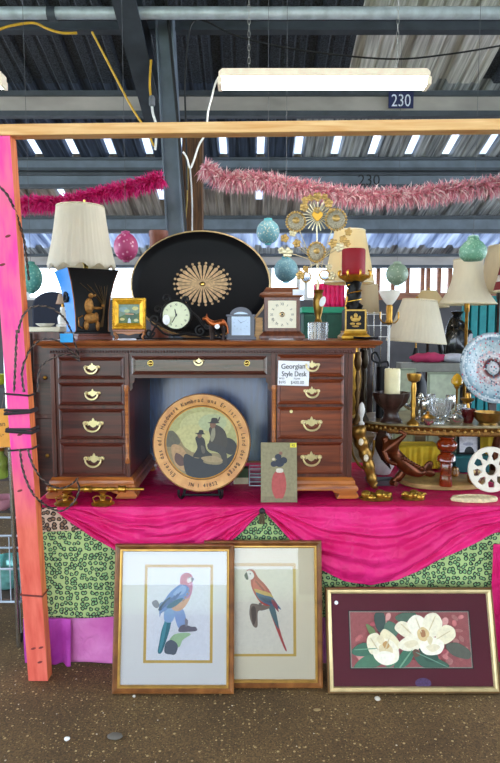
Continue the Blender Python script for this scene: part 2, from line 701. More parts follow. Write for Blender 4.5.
# painted numbers on the beams
num = mat('number_paint', '#dfe3f2', .5); numbg = mat('number_plate_blue', '#1b2152', .5); numk = mat('number_paint_black', '#101014', .6)
p = at(401, 100, 5.94)
k = mpp(5.94, p.z)
s = thing('number_sign', 'blue sign with white number 230 on the roof beam', 'sign', p)
mb = MB(); mb.cbox((0, 0, 0), (25 * k, .006, 16 * k)); mb.build('plate', numbg, s, smooth=0)
mb = MB(); mb.text('230', 17 * k, 0, -6.2 * k, -.0045, sx=.78); mb.build('numerals', num, s, smooth=0)
p = at(369, 180, 7.24); k = mpp(7.24, p.z)
mb = MB(); mb.text('230', 15 * k, 0, -5 * k, -.002)
tag(mb.build('number_sign', numk, None, p, smooth=0), 'black number 230 on the beam just above pale pink boa', 'sign')

# fluorescent fittings
lamp_body = mat('lamp_housing_glow', '#f4e3cc', .4, emit=.22)  # housing and end caps get a faint glow of their own to look lit
m, nt, bs = new_mat('lamp_diffuser')
bs.inputs['Base Color'].default_value = (.9, .95, 1, 1); bs.inputs['Emission Color'].default_value = (1, .93, .82, 1); bs.inputs['Emission Strength'].default_value = LAMP
bs.inputs['Roughness'].default_value = .3
lens = m
chain = mat('chain_metal', '#b9b6b0', .4, .7)


def tube_light(x0, x1, Y, label, ends):
    c = at((x0 + x1) / 2, 80, Y); k = mpp(Y, c.z); L = (x1 - x0) * k
    t = thing('fluorescent_light', label, 'light', c)
    mb = MB(); mb.prism([(-L / 2, 0), (L / 2, 0), (L / 2, 5 * k), (L / 2 - .02, 8 * k), (-L / 2 + .02, 8 * k), (-L / 2, 5 * k)], -.05, .05)
    mb.build('housing', lamp_body, t, smooth=0, bevel=.004)
    mb = MB()
    pf = [(-.05, 0), (.05, 0), (.046, -4 * k), (.03, -7.4 * k), (-.03, -7.4 * k), (-.046, -4 * k)]
    n = len(pf)
    a, b = -L / 2 + .012, L / 2 - .012
    mb.add([(a, y, z) for y, z in pf] + [(b, y, z) for y, z in pf], [tuple(range(n)), tuple(range(n, 2 * n))] + [(i, (i + 1) % n, n + (i + 1) % n, n + i) for i in range(n)])
    mb.build('diffuser', lens, t, smooth=50)
    for s in (-1, 1):
        mb = MB(); xx = s * (L / 2 - .006)
        mb.prism([(xx - .012, -7.6 * k), (xx + .012, -7.6 * k), (xx + .012, 0), (xx - .012, 0)], -.052, .052)
        mb.build('end_cap', lamp_body, t, smooth=0, bevel=.003)
    for px in ends:
        top = roof_z(Y) + .02 - c.z
        X = at(px, 70, Y).x - c.x
        mb = MB()
        nl = int((top - 9.5 * k) / .035)
        for i in range(nl):
            z = 9.5 * k + (i + .5) * .035
            q = [(X + (.007 * cos(a) if i % 2 else 0), (0 if i % 2 else .007 * cos(a)), z + .021 * sin(a)) for a in [2 * PI * j / 8 for j in range(8)]]
            mb.tube(q, .0014, 5, True)
        mb.build('hanging_chain', chain, t)
    return t


FIT = tube_light(219, 428, 3.5, 'long white fluorescent light hanging on chains above the rail', (249, 397))
tube_light(-128, 4, 4.35, 'end of a white fluorescent light at the left edge above the rail', (-70,))

# unseen fill lights added in the aisle behind the viewpoint, copies of the long fitting
for X_, Y_, lab in ((-.95, .3, 'added fill light over the aisle, out of view, left one'), (.95, .3, 'added fill light over the aisle, out of view, right one'), (0, -2.6, 'added fill light farther back over the aisle, out of view')):
    f_ = dup(FIT, (X_, Y_, 3.05), lab)

# cables
blk = mat('black_cable', '#17171a', .5); wht = mat('white_cable', '#e4e2de', .5); yel = mat('yellow_cord', '#c99a1e', .5)


def cable(name, pts, r, m, label, cat='cable', Y=None, n=8, seg=6):
    P = [at(p[0], p[1], p[2] if len(p) > 2 else Y) for p in pts]
    mb = MB(); mb.tube(spline(P, n, False), r, seg)
    return tag(mb.build(name, m), label, cat)


cable('power_cord', [(220, 76), (216, 82), (212, 96), (208, 112), (206, 132), (199, 145), (194, 160), (190, 168), (187, 158), (183, 152)], .006, wht, 'white cord looping down from left end of the long fluorescent light', Y=3.55)
cable('cable', [(187, 190), (186, 130), (185, 85), (188, 40), (193, 22), (205, 21), (240, 37), (300, 50), (388, 59), (450, 54), (510, 44)], .007, blk, 'black cable sagging across under the roof above the fluorescent light', Y=4.7)
cable('cable', [(166, -4), (172, 60), (178, 125), (183, 195), (186, 236)], .012, blk, 'thick black cable running down between steel column and timber post', Y=4.72)
cable('electric_cord', [(-4, 31), (10, 26), (33, 23), (48, 29), (62, 33), (77, 33)], .009, yel, 'yellow extension cord slung under the galvanised pipe', Y=4.55)
cable('electric_cord', [(92, 32), (104, 55), (118, 82), (132, 108), (146, 130), (154, 146)], .009, yel, 'straight yellow cord slanting down behind the pine rail', Y=4.5)
t = thing('plugged_cord', 'short yellow cord with plug joined to a white cord beside the column', 'cord', (0, 0, 0))
mb = MB(); mb.tube(spline([at(x, y, 4.42) for x, y in ((151, 60), (150, 76), (150, 90), (152, 103))], 6, False), .008); mb.build('yellow_cord', yel, t)
mb = MB(); a = at(152, 101, 4.42); mb.lathe([(.012, 0), (.022, .01), (.022, .06), (.014, .075)], (a.x, a.y, a.z - .04), 12); mb.build('plug', mat('plug_grey', '#6d6f74', .5), t)
mb = MB(); mb.tube(spline([at(x, y, 4.42) for x, y in ((152, 106), (153, 114), (156, 125), (156, 140), (155, 150))], 6, False), .009); mb.build('white_cord', wht, t)
for pts, lab in (([(188, 165), (187, 200), (184, 236)], 'tan cord hanging down the front of the timber post'), ([(190, 168), (192, 200), (192, 238)], 'thin white cord hanging down the middle of the timber post')):
    cable('cord', pts, .007, mat('cord_tan', '#a88d4c', .6) if 'tan' in lab else wht, lab, 'cord', Y=5.05)

# ================================================================== POST, RAIL, WIRES
pink_paint = None
m, nt, bs = new_mat('pink_painted_wood')
v = coords(nt, (6, 6, .8))
n1 = nt.nodes.new('ShaderNodeTexNoise'); n1.inputs['Scale'].default_value = 5; n1.inputs['Detail'].default_value = 5
nt.links.new(v, n1.inputs['Vector'])
pinkc = ramp(nt, n1.outputs['Fac'], [(.35, '#ff3ca6'), (.62, '#ff6a9c')])
coral = ramp(nt, n1.outputs['Fac'], [(.3, '#d9523f'), (.65, '#f07560')])
tc = nt.nodes.new('ShaderNodeTexCoord'); sx = nt.nodes.new('ShaderNodeSeparateXYZ'); nt.links.new(tc.outputs['Object'], sx.inputs[0])
mr = nt.nodes.new('ShaderNodeMapRange'); mr.inputs[1].default_value = .75; mr.inputs[2].default_value = 1.15
nt.links.new(sx.outputs['Z'], mr.inputs[0])
mx = nt.nodes.new('ShaderNodeMixRGB'); nt.links.new(mr.outputs[0], mx.inputs[0]); nt.links.new(coral, mx.inputs[1]); nt.links.new(pinkc, mx.inputs[2])
nt.links.new(mx.outputs[0], bs.inputs['Base Color']); bs.inputs['Roughness'].default_value = .6
bump(nt, bs, n1.outputs['Fac'], .25)
pink_paint = m
orange_paint = wood('orange_painted_wood', '#c8552e', '#ee8a4e', 5, (14, 14, 1), .6)

PB, PT = at(40.5, 678, 2.68), at(1.5, 138, 2.40)
PB.z = 0
post = thing('wooden_post', 'pink and coral painted wooden post holding up the pine rail', 'post', PB)
d = PT - PB


def post_at(z, x=0, y=0):  # point on the leaning post, post coordinates
    q = d * (z / d.z)
    return Vector((q.x + x, q.y + y, z))


mb = MB()
hw, hd = .046, .032
for z in (0, d.z):
    mb.v += [post_at(z, sx_ * hw, sy_ * hd) for sx_, sy_ in ((-1, -1), (1, -1), (1, 1), (-1, 1))]
mb.f = [(0, 1, 2, 3), (4, 5, 6, 7), (0, 1, 5, 4), (1, 2, 6, 5), (2, 3, 7, 6), (3, 0, 4, 7)]
mb.mi = [0, 0, 0, 1, 0, 0]
mb.build('shaft', [pink_paint, orange_paint], post, smooth=0, bevel=.004)
knot = mat('wood_knot', '#7a2a2a', .7)
mb = MB()
for z, x in ((.10, .015), (.17, -.01), (.175, .025), (.93, -.018), (1.18, .0), (1.88, -.02), (1.99, .01)):
    q = post_at(z, x, -hd - .0008)
    mb.add([(q.x + a, q.y, q.z + b) for a, b in ell(0, 0, .012, .005, 12, rot=.3)], [tuple(range(12))])
mb.build('knot', knot, post, smooth=0)
# rail
rail = wood('pine_rail', '#e0a05c', '#f8cd92', 4, (1, 14, 14), .6)
a, b = at(-40, 132.5, 2.40), at(545, 126, 2.40)
mb = MB(); h = .021
mb.add([(a.x, 2.37, a.z - h), (b.x, 2.37, b.z - h), (b.x, 2.43, b.z - h), (a.x, 2.43, a.z - h), (a.x, 2.37, a.z + h), (b.x, 2.37, b.z + h), (b.x, 2.43, b.z + h), (a.x, 2.43, a.z + h)],
       [(0, 1, 2, 3), (4, 5, 6, 7), (0, 1, 5, 4), (1, 2, 6, 5), (2, 3, 7, 6), (3, 0, 4, 7)])
tag(mb.build('wooden_rail', rail, smooth=0, bevel=.003), 'unpainted pine rail crossing the whole view above the stall', 'rail')

# cords tied round the post
tie = mat('dark_tie_cord', '#2a2024', .7)
ztie = []
for i, (py, lab) in enumerate(((393, 'thin dark cord tied round the pink post, topmost of five ties'), (411, 'thick dark cord tied round the pink post, second tie from the top'), (430, 'thick dark cord tied round the pink post, middle one of five ties'), (448, 'thin dark cord tied round the pink post just above the coral paint'), (600, 'red-brown cord tied round the coral lower end of the post'))):
    z = at(30, py, 2.55).z
    q = post_at(z)
    r = .0045 if i in (0, 3) else .0075
    if i == 4: r = .004
    mb = MB()
    e = .052
    mb.tube([(q.x + sx_ * (hw + r), q.y + sy_ * (hd + r), q.z + .004 * sx_ * (1 if i % 2 else -1)) for sx_, sy_ in ((-1, -1), (1, -1), (1, 1), (-1, 1))], r, 6, True)
    if i in (1, 2):
        mb.tube([(q.x + sx_ * (hw + r), q.y + sy_ * (hd + r), q.z + .011) for sx_, sy_ in ((-1, -1), (1, -1), (1, 1), (-1, 1))], r * .8, 6, True)
    tag(mb.build('tie_cord', tie if i < 4 else mat('red_tie_cord', '#6e2a20', .7), None, PB), lab, 'cord', 'cords tied round the pink post')


def twisted(name, pts, label, r=.0048, Y0=2.5, ma=None, group='twisted black and white cords'):
    """two strands wound round each other"""
    P = spline([at(p[0], p[1], p[2]) for p in pts], 14, False)
    t = thing(name, label, 'cord', P[0], group=group)
    for ph, mm in ((0, blk), (PI, ma or twine)):
        mb = MB(); L = 0; q = []
        for i, p in enumerate(P):
            if i: L += (P[i] - P[i - 1]).length
            an = ph + L * 130
            q.append(p - P[0] + Vector((r * .62 * cos(an), r * .62 * sin(an), r * .35 * sin(an))))
        mb.tube(q, r * .6, 5); mb.build('strand', mm, t)
    return t


twine = mat('pale_twine', '#6d5c52', .7)
twisted('twisted_cord', [(18, 333, 2.42), (22, 318, 2.43), (30, 308, 2.48), (42, 306, 2.55), (55, 310, 2.62), (67, 322, 2.7), (75, 343, 2.78), (79, 358, 2.85)], 'twisted cord arching from the post over the blue tag to the left top drawer pull')
twisted('twisted_cord', [(24, 392, 2.46), (22, 372, 2.46), (27, 355, 2.48), (34, 345, 2.52), (44, 339, 2.58), (56, 340, 2.66), (66, 346, 2.72), (79, 360, 2.85)], 'twisted cord rising close to the post and bending under the blue tag')
twisted('twisted_cord', [(38, 392, 2.6), (39, 372, 2.62), (46, 362, 2.68), (58, 356, 2.72), (70, 355, 2.78), (80, 361, 2.85)], 'twisted cord making the lowest arch to the left top drawer pull')
twisted('twisted_cord', [(28, 449, 2.49), (33, 465, 2.5), (44, 481, 2.56), (58, 488, 2.66), (70, 485, 2.75), (78, 478, 2.83)], 'pale twisted cord hanging in a loop before the lowest left drawer')
twisted('twisted_cord', [(20, 449, 2.49), (23, 470, 2.5), (32, 492, 2.53), (44, 504, 2.6), (60, 511, 2.68), (72, 504, 2.72), (79, 490, 2.76), (76, 479, 2.83)], 'pale twisted cord hanging lowest, down past the brass fittings by the post')
twisted('twisted_cord', [(17, 330, 2.42), (16, 350, 2.43), (15, 372, 2.445), (14, 392, 2.455)], 'twisted cord lying straight down the face of the pink post')
twisted('twisted_cord', [(-3, 184, 2.36), (8, 196, 2.37), (17, 216, 2.42), (24, 240, 2.45), (27, 262, 2.46), (29, 280, 2.47)], 'twisted cord running down the upper post to the teal lantern', ma=mat('brown_twine', '#5a4438', .7))
twisted('twisted_cord', [(41, 500, 2.62), (40, 515, 2.62), (34, 528, 2.6), (26, 536, 2.58), (22, 545, 2.58), (21, 570, 2.62)], 'dark forked cord crossing the coral part of the post below the leopard cloth edge', ma=tie)
t = thing('tag', 'bright blue tag hanging on the twisted cords by the desk top', 'tag', at(66.5, 338, 2.66))
k = mpp(2.66, 1.6)
mb = MB(); mb.box(-6.5 * k, 6.5 * k, -.002, .002, -4.5 * k, 4.5 * k); mb.build('card', mat('blue_card', '#1aa0e6', .5), t, smooth=0, bevel=.004)

# ================================================================== FEATHER BOAS, LANTERNS
def boa(name, pts, Y, r, cols, label, n=4200):
    P = spline([at(x, y, Y) for x, y in pts], 12, False)
    L = [0]
    for a, b in zip(P, P[1:]): L.append(L[-1] + (b - a).length)
    t = thing(name, label, 'feather boa', P[len(P) // 2])
    o = t.location
    mb = MB(); mb.tube([p - o for p in P], .012, 6); mb.build('cord', mat(name + '_core', cols[0], .8), t)
    mb = MB()
    for i in range(n):
        s = RND.random() * L[-1]
        j = max(q for q in range(len(L)) if L[q] <= s); j = min(j, len(P) - 2)
        p = P[j].lerp(P[j + 1], (s - L[j]) / max(1e-6, L[j + 1] - L[j])) - o
        tan = (P[j + 1] - P[j]).normalized()
        a = RND.uniform(0, 2 * PI)
        rad_ = Vector((0, cos(a), sin(a)))
        dirv = (rad_ - tan * rad_.dot(tan)).normalized() + tan * RND.uniform(-.7, .7)
        dirv.z -= .25
        ln = r * RND.uniform(.55, 1.25)
        side = dirv.cross(Vector((RND.uniform(-1, 1), RND.uniform(-1, 1), RND.uniform(-1, 1)))).normalized() * RND.uniform(.0025, .006)
        e = p + dirv.normalized() * ln
        mid = p + dirv.normalized() * ln * .55 + Vector((0, 0, .004))
        e.z -= ln * .12
        mb.m = 1 if RND.random() < .35 else 0
        mb.add([p - side * .5, p + side * .5, mid + side, e, mid - side], [(0, 1, 2, 4), (4, 2, 3)])
    f = mb.build('feathers', [shade_mat(name + '_plume', cols[0], .3), shade_mat(name + '_tip', cols[1], .3)], t, smooth=0, recalc=False)
    f['kind'] = 'stuff'
    return t


boa('feather_boa', [(14, 205), (35, 203), (60, 203), (85, 198), (110, 192), (135, 186), (162, 178)], 4.2, .072, ('#e0187e', '#f0509c'), 'hot pink feather boa strung from the post to the steel column')
boa('feather_boa', [(204, 166), (214, 174), (226, 179), (260, 180), (290, 186), (320, 191), (352, 196), (395, 196), (430, 193), (460, 189), (510, 183)], 4.2, .088, ('#e29aa8', '#f8e0e0'), 'pale dusty pink feather boa strung across the right side under the roof', 7000)


def lantern(px, py, Y, rpx, m, cap, label, squash=1.0, name='hanging_lantern', prof=None, thread_to=None):
    c = at(px, py, Y); k = mpp(Y, c.z); r = rpx * k
    t = thing(name, label, 'lantern', c, group='hanging lanterns')
    mb = MB()
    if prof: mb.lathe([(a * r, b * r) for a, b in prof], seg=28)
    else: mb.ball((0, 0, 0), (r, r, r * squash), 28, 20)
    mb.build('globe', m, t, smooth=60)
    zt = (prof[-1][1] * r if prof else r * squash)
    mb = MB(); mb.lathe([(r * .36, zt - r * .14), (r * .36, zt + r * .08), (r * .1, zt + r * .16)], seg=16); mb.build('cap', cap, t)
    if not prof:
        mb = MB(); mb.lathe([(r * .28, -r * squash - .06 * r), (r * .28, -r * squash + r * .08)], seg=16); mb.build('bottom_cap', cap, t)
    top = roof_z(Y) - c.z
    mb = MB(); mb.rod((0, 0, zt), (0, 0, top), .0012, seg=4); mb.build('hanging_thread', mat('thread', '#55565a', .8), t)
    return t


def dotted(name, base, spot, scale=60, thr=.34):
    m, nt, bs = new_mat(name)
    v = coords(nt)
    vo = nt.nodes.new('ShaderNodeTexVoronoi'); vo.inputs['Scale'].default_value = scale
    nt.links.new(v, vo.inputs['Vector'])
    nt.links.new(ramp(nt, vo.outputs['Distance'], [(thr - .06, spot), (thr + .06, base)]), bs.inputs['Base Color'])
    bs.inputs['Roughness'].default_value = .4
    bump(nt, bs, vo.outputs['Distance'], .4, .004)
    return m


lantern(126, 247, 3.7, 12, dotted('pink_lantern', '#c2487c', '#f0b6cc', 38, .25), mat('pink_cap', '#b03f74', .5), 'round pink lantern with pale dots hanging left of the black oval tray', 1.18)
lantern(268, 232, 3.8, 11.5, dotted('cream_blue_lantern', '#6fa2ac', '#d8d2bc', 75, .3), mat('teal_cap', '#58b2b8', .5), 'speckled blue and cream lantern, higher one beside the gilt flower ornament', 1.05)
lantern(286, 270, 3.8, 12, dotted('blue_lantern', '#6d9aa6', '#a8c6c4', 90, .25), mat('teal_cap2', '#4a9fae', .5), 'dull blue lantern hanging just above the wooden mantel clock', 1.0)
lantern(397, 274, 5.2, 11, dotted('sage_lantern', '#8fa48a', '#c9d2b8', 45, .25), mat('sage_cap', '#98a890', .5), 'small sage green lantern hanging before the brown framed windows', 1.0)
lantern(473, 250, 3.3, 13.5, dotted('green_lantern', '#6d9f84', '#9fc2a4', 80, .3), mat('pale_green_cap', '#b6cfc2', .5), 'large green squat lantern hanging just above the bell shaped lampshade', prof=[(.3, -.82), (.62, -.8), (.9, -.55), (1, -.2), (.92, .2), (.66, .55), (.42, .72), (.4, .95)])
lantern(31, 278, 3.3, 11, dotted('teal_lantern', '#5aa59a', '#8fcabd', 60, .3), mat('teal_cap3', '#3c8a80', .5), 'teal lantern half hidden behind the pink post', 1.35)

# ================================================================== STALL TABLE AND CLOTHS
TZ = .79           # top of the cloth
TF = 2.765         # front edge
ply = wood('table_ply', '#6b5236', '#8d7250', 4, (1, 10, 10), .6)
tb = thing('trestle_table', 'long stall table hidden under the pink and leopard cloths', 'table', (.15, 3.3, 0))
mb = MB(); mb.box(-1.2, 1.6, -.515, .5, TZ - .045, TZ - .012); mb.build('tabletop', ply, tb, smooth=0)
for x in (-1.12, .2, 1.52):
    for y in (-.46, .45):
        mb = MB(); mb.box(x - .02, x + .02, y - .02, y + .02, 0, TZ - .045); mb.build('leg', ply, tb, smooth=0)


def satin(name, a, b, rough=.38):
    m, nt, bs = new_mat(name)
    v = coords(nt, (1, 1, 1))
    n = nt.nodes.new('ShaderNodeTexNoise'); n.inputs['Scale'].default_value = 7; n.inputs['Detail'].default_value = 5
    nt.links.new(v, n.inputs['Vector'])
    nt.links.new(ramp(nt, n.outputs['Fac'], [(.3, a), (.7, b)]), bs.inputs['Base Color'])
    bs.inputs['Roughness'].default_value = rough
    bs.inputs['Specular IOR Level'].default_value = .22
    w = nt.nodes.new('ShaderNodeTexNoise'); w.inputs['Scale'].default_value = 16; w.inputs['Detail'].default_value = 6; w.inputs['Distortion'].default_value = 1.2
    nt.links.new(v, w.inputs['Vector'])
    bump(nt, bs, w.outputs['Fac'], .55, .02)
    return m


fuchsia = satin('fuchsia_satin', '#d0145f', '#ea2f80')
crushed = satin('magenta_crushed', '#c20a50', '#e21d68', .45)
mauve = satin('mauve_cotton', '#d868b4', '#ee93cf', .7)
purple = satin('purple_cotton', '#a8359c', '#c552b6', .6)


def leopard(name, ground, spot, centre, scale=30):
    m, nt, bs = new_mat(name)
    v = coords(nt, (1, 1, 1), (-PI / 2, 0, 0))
    ns = nt.nodes.new('ShaderNodeTexNoise'); ns.inputs['Scale'].default_value = 40; nt.links.new(v, ns.inputs['Vector'])
    ad = nt.nodes.new('ShaderNodeMixRGB'); ad.blend_type = 'ADD'; ad.inputs[0].default_value = .016
    nt.links.new(v, ad.inputs[1]); nt.links.new(ns.outputs['Color'], ad.inputs[2])
    vo = nt.nodes.new('ShaderNodeTexVoronoi'); vo.voronoi_dimensions = '2D'; vo.inputs['Scale'].default_value = scale; vo.inputs['Randomness'].default_value = .6
    nt.links.new(ad.outputs[0], vo.inputs['Vector'])
    gap = nt.nodes.new('ShaderNodeTexNoise'); gap.inputs['Scale'].default_value = 110; nt.links.new(v, gap.inputs['Vector'])
    rng = ramp(nt, vo.outputs['Distance'], [(.0, (0, 0, 0)), (.20, (0, 0, 0)), (.25, (1, 1, 1)), (.40, (1, 1, 1)), (.45, (0, 0, 0))])
    gp = ramp(nt, gap.outputs['Fac'], [(.28, (0, 0, 0)), (.36, (1, 1, 1))])
    mu = nt.nodes.new('ShaderNodeMixRGB'); mu.blend_type = 'MULTIPLY'; mu.inputs[0].default_value = 1
    nt.links.new(rng, mu.inputs[1]); nt.links.new(gp, mu.inputs[2])
    base = ramp(nt, vo.outputs['Distance'], [(.2, centre), (.5, ground)])
    mx = nt.nodes.new('ShaderNodeMixRGB'); mx.inputs[2].default_value = (*lin(spot), 1)
    nt.links.new(mu.outputs[0], mx.inputs[0]); nt.links.new(base, mx.inputs[1])
    nt.links.new(mx.outputs[0], bs.inputs['Base Color'])
    bs.inputs['Roughness'].default_value = .75
    return m


leo_green = leopard('green_leopard', '#b4cc86', '#1c2a22', '#86b478', 41)
leo_tan = leopard('tan_leopard', '#d9bfa4', '#241a18', '#8a6a50', 38)
XL, XR = at(19, 560, TF).x, 1.32


def hang(xa, xb, za, zb, y, amp, freq, seed, flare=0.0, nu=160, nv=40):
    def fn(u, v):
        x = xa + (xb - xa) * u
        z = za + (zb - za) * v
        w = amp * (.25 + v) * (sin(x * freq + 1.7 * noise.noise((x * 3, seed, v))) + .6 * sin(x * freq * 2.3 + seed))
        w += .5 * amp * noise.noise((x * 9, z * 5, seed))
        return (x, y - flare * v + w, z)
    return fn


mb = MB(); mb.grid(hang(XL + .02, XR, TZ - .02, .245, TF + .012, .006, 9, 2), 200, 40)
cl = mb.build('leopard_cloth', leo_green, smooth=80, recalc=False, solid=.002)
tag(cl, 'green leopard print cloth hanging down the front of the stall table', 'tablecloth')
mb = MB(); mb.grid(hang(XL, at(112, 520, TF).x, TZ - .004, at(80, 531, TF).z, TF - .004, .005, 14, 5), 60, 14)
tag(mb.build('leopard_cloth', leo_tan, smooth=80, recalc=False, solid=.002), 'tan leopard print cloth at the table corner by the post', 'tablecloth')
mb = MB(); mb.grid(hang(XL + .04, XR, .32, .012, TF + .025, .006, 11, 9, .0), 200, 24)
tag(mb.build('skirt_cloth', mauve, smooth=80, recalc=False, solid=.002), 'plain mauve pink cloth hanging to the ground below the leopard cloth', 'tablecloth')
mb = MB(); mb.grid(hang(at(22, 640, 2.74).x, at(70, 640, 2.74).x, .245, .02, TF - .004, .012, 46, 3, .01), 70, 24)
tag(mb.build('skirt_cloth', purple, smooth=80, recalc=False, solid=.002), 'folded purple cloth hanging to the ground right behind the coral post', 'tablecloth')
mb = MB(); mb.grid(hang(at(489, 600, TF).x, XR, TZ - .17, .04, TF - .03, .012, 40, 6, .0), 40, 40)
tag(mb.build('hanging_cloth', fuchsia, smooth=80, recalc=False, solid=.002), 'fuchsia cloth hanging beyond the right end of the magnolia picture', 'tablecloth')

# crushed magenta cloth over the top; two swags fall from its front edge
def top_fn(u, v):
    x = XL + .06 + (XR - XL - .06) * u
    y = TF + .004 + .93 * v
    return (x, y, TZ - .001 + .0025 * noise.noise((x * 22, y * 22, 1)) + .002 * noise.noise((x * 60, y * 40, 4)) + (.0025 if v > 0 else 0))


mb = MB(); mb.grid(top_fn, 160, 60)
tag(mb.build('table_cover', crushed, smooth=80, recalc=False, solid=.0015), 'crushed magenta cloth spread over the table top under the desk', 'tablecloth')


def swag(name, label, left, right, low, corners, seed, pxl):
    """low = lower outline (px, py); cloth gathers towards both ends with curved folds"""
    def bot(px):
        for (x0, y0), (x1, y1) in zip(low, low[1:]):
            if px <= x1: 
                t = max(0, (px - x0)) / (x1 - x0)
                t2 = t
                return y0 + (y1 - y0) * t2
        return low[-1][1]
    X0, X1 = at(left, 510, TF).x, at(right, 510, TF).x
    def fn(u, v):
        px = left + (right - left) * u
        pb = bot(px)
        x = X0 + (X1 - X0) * u
        zb = at(px, pb, TF - .02).z
        z = TZ + .003 + (zb - TZ - .003) * v
        drop = TZ - zb
        # folds follow arcs parallel to the lower edge, fanning from the gathered ends
        ph = v * 15 + 5 * (abs(u - .5) ** 1.5) * 3 + 2.2 * noise.noise((u * 3.2, v * 2.4, seed))
        e = min(1, 6 * v) * min(1, drop / .10)
        w = .013 * e * sin(ph) + .011 * e * sin(ph * 2.3 + 9 * u + seed) + .008 * e * noise.noise((u * 16 + v * 9, v * 12 - u * 10, seed + 7)) + .012 * noise.noise((u * 7 + v * 5, v * 7 - u * 3, seed)) * e
        zz = z + .006 * e * sin(ph * .7 + 2)
        return (x + .01 * noise.noise((u * 4, v * 5, seed + 3)) * e, TF - .010 - .014 * min(1, v * 3) * min(1, drop / .05) + .7 * w, zz)
    mb = MB(); mb.grid(fn, 170, 60)
    return tag(mb.build(name, fuchsia, smooth=80, recalc=False, solid=.0025), label, 'cloth swag')


swag('satin_swag', 'fuchsia satin swag falling over the table edge left of the tassel', 58, 262,
     [(58, 512), (75, 524), (98, 541), (120, 554), (145, 563), (170, 566), (195, 562), (222, 548), (245, 528), (262, 511)], 0, 3, 0)
swag('satin_swag', 'largest fuchsia satin swag falling above the magnolia picture', 263, 512,
     [(263, 510), (272, 520), (284, 533), (300, 550), (320, 570), (345, 582), (372, 586), (400, 580), (430, 566), (460, 549), (485, 537), (512, 527)], 0, 8, 0)
t = thing('tassel', 'small dark tassel pinned where the two fuchsia swags meet', 'tassel', at(262, 511, TF - .035))
mb = MB(); mb.ball((0, 0, 0), .014, 12, 8); mb.build('knot', tie, t)
mb = MB()
for i in range(16):
    a = 2 * PI * i / 16
    mb.tube([(0.006 * cos(a), .006 * sin(a), -.008), (.012 * cos(a), .012 * sin(a), -.03), (.011 * cos(a), .011 * sin(a), -.06)], .0018, 4)
mb.build('fringe', mat('tassel_thread', '#5a4a30', .8), t)

# ================================================================== DESK
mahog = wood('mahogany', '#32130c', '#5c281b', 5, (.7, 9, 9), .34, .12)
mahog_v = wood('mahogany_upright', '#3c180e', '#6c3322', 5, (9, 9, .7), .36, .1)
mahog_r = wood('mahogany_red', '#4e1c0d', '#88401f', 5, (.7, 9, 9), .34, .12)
warm = wood('warm_wood_moulding', '#7c3a14', '#c4752f', 5, (.8, 9, 9), .3, .25)
edge = wood('worn_top_edge', '#67301a', '#a86232', 5, (.8, 9, 9), .32, .2)
brass = mat('brass', '#d9b665', .22, 1, var=.15, scale=40)
brass_pale = mat('pale_brass', '#e2cf9e', .28, .85, var=.1, scale=40)
DY = 2.90                                 # front of the drawer cases
DX = at(205, 420, DY).x
DB = TZ + .008
desk = thing('pedestal_desk', 'dark mahogany pedestal desk with brass pulls standing on the magenta cloth', 'desk', (DX, DY, DB))


def dx(px, py=420, Y=DY): return at(px, py, Y).x - DX
def dz(py, Y=DY): return at(205, py, Y).z - DB


DTOP = dz(340.5, 2.85)
XA, XB = dx(33, 345, 2.85), dx(383, 345, 2.85)
# top with moulded edge
mb = MB()
prof = [(0, 0), (.022, 0), (.022, .006), (.010, .011), (.003, .018), (0, .026), (.002, .033), (.010, .037)]
DEP = .66


def slab(mb, xa, xb, ya, yb, rows):
    """stack of rectangles: rows = (inset, z)"""
    v, f = [], []
    for d_, z in rows:
        v += [(xa + d_, ya + d_, z), (xb - d_, ya + d_, z), (xb - d_, yb - d_, z), (xa + d_, yb - d_, z)]
    for j in range(len(rows) - 1):
        for i in range(4):
            l = (i + 1) % 4
            f.append((j * 4 + i, j * 4 + l, j * 4 + 4 + l, j * 4 + 4 + i))
    f += [(0, 1, 2, 3), tuple(len(v) - 4 + i for i in range(4))]
    mb.add(v, f)


slab(mb, XA, XB, -.05, DEP, [(.030, DTOP - .036), (.028, DTOP - .028), (.014, DTOP - .024), (.004, DTOP - .016), (0, DTOP - .009), (.003, DTOP - .003), (.012, DTOP)])
mb.build('desk_top', edge, desk, smooth=30)
# beaded frieze under the top
CA, CB = dx(52), dx(352)
zf = DTOP - .036
mb = MB(); mb.box(CA - .012, CB + .012, -.012, DEP - .03, zf - .028, zf)
for i in range(110):
    x = CA + (CB - CA) * (i + .5) / 110
    mb.ball((x, -.014, zf - .018), (.0052, .006, .006), 8, 6)
mb.build('beaded_frieze', mahog, desk, smooth=40)
ztopc = zf - .028
zbase = dz(477)


def pull(mb, x, z, w, y):
    """bat-wing plate with a swinging handle"""
    s = w / 2
    out = [(-1, .12), (-.86, .42), (-.62, .3), (-.5, .55), (-.24, .5), (-.12, .95), (0, 1.15), (.12, .95), (.24, .5), (.5, .55), (.62, .3), (.86, .42), (1, .12), (.8, -.12), (.86, -.42), (.52, -.3), (.3, -.62), (0, -.8), (-.3, -.62), (-.52, -.3), (-.86, -.42), (-.8, -.12)]
    mb.prism([(x + a * s * .66, z + .004 + b * s * .5) for a, b in out], y - .004, y)
    for sg in (-1, 1):
        mb.prism([(x + sg * s * .80 + p_[0], z + .005 + p_[1]) for p_ in ell(0, 0, s * .24, s * .20, 12)], y - .004, y)
        mb.lathe([(.0055, -.018), (.0055, -.004)], (x + sg * s * .78, y, z + .004), 8, axis='y')
        mb.ball((x + sg * s * .78, y - .019, z + .004), .0068, 8, 6)
    q = [(x + s * .80 * cos(a), y - .021, z + .003 + s * .72 * sin(a)) for a in [PI + PI * i / 12 for i in range(13)]]
    mb.tube(q, [.0034 + .0024 * sin(PI * i / 12) for i in range(13)], 6)


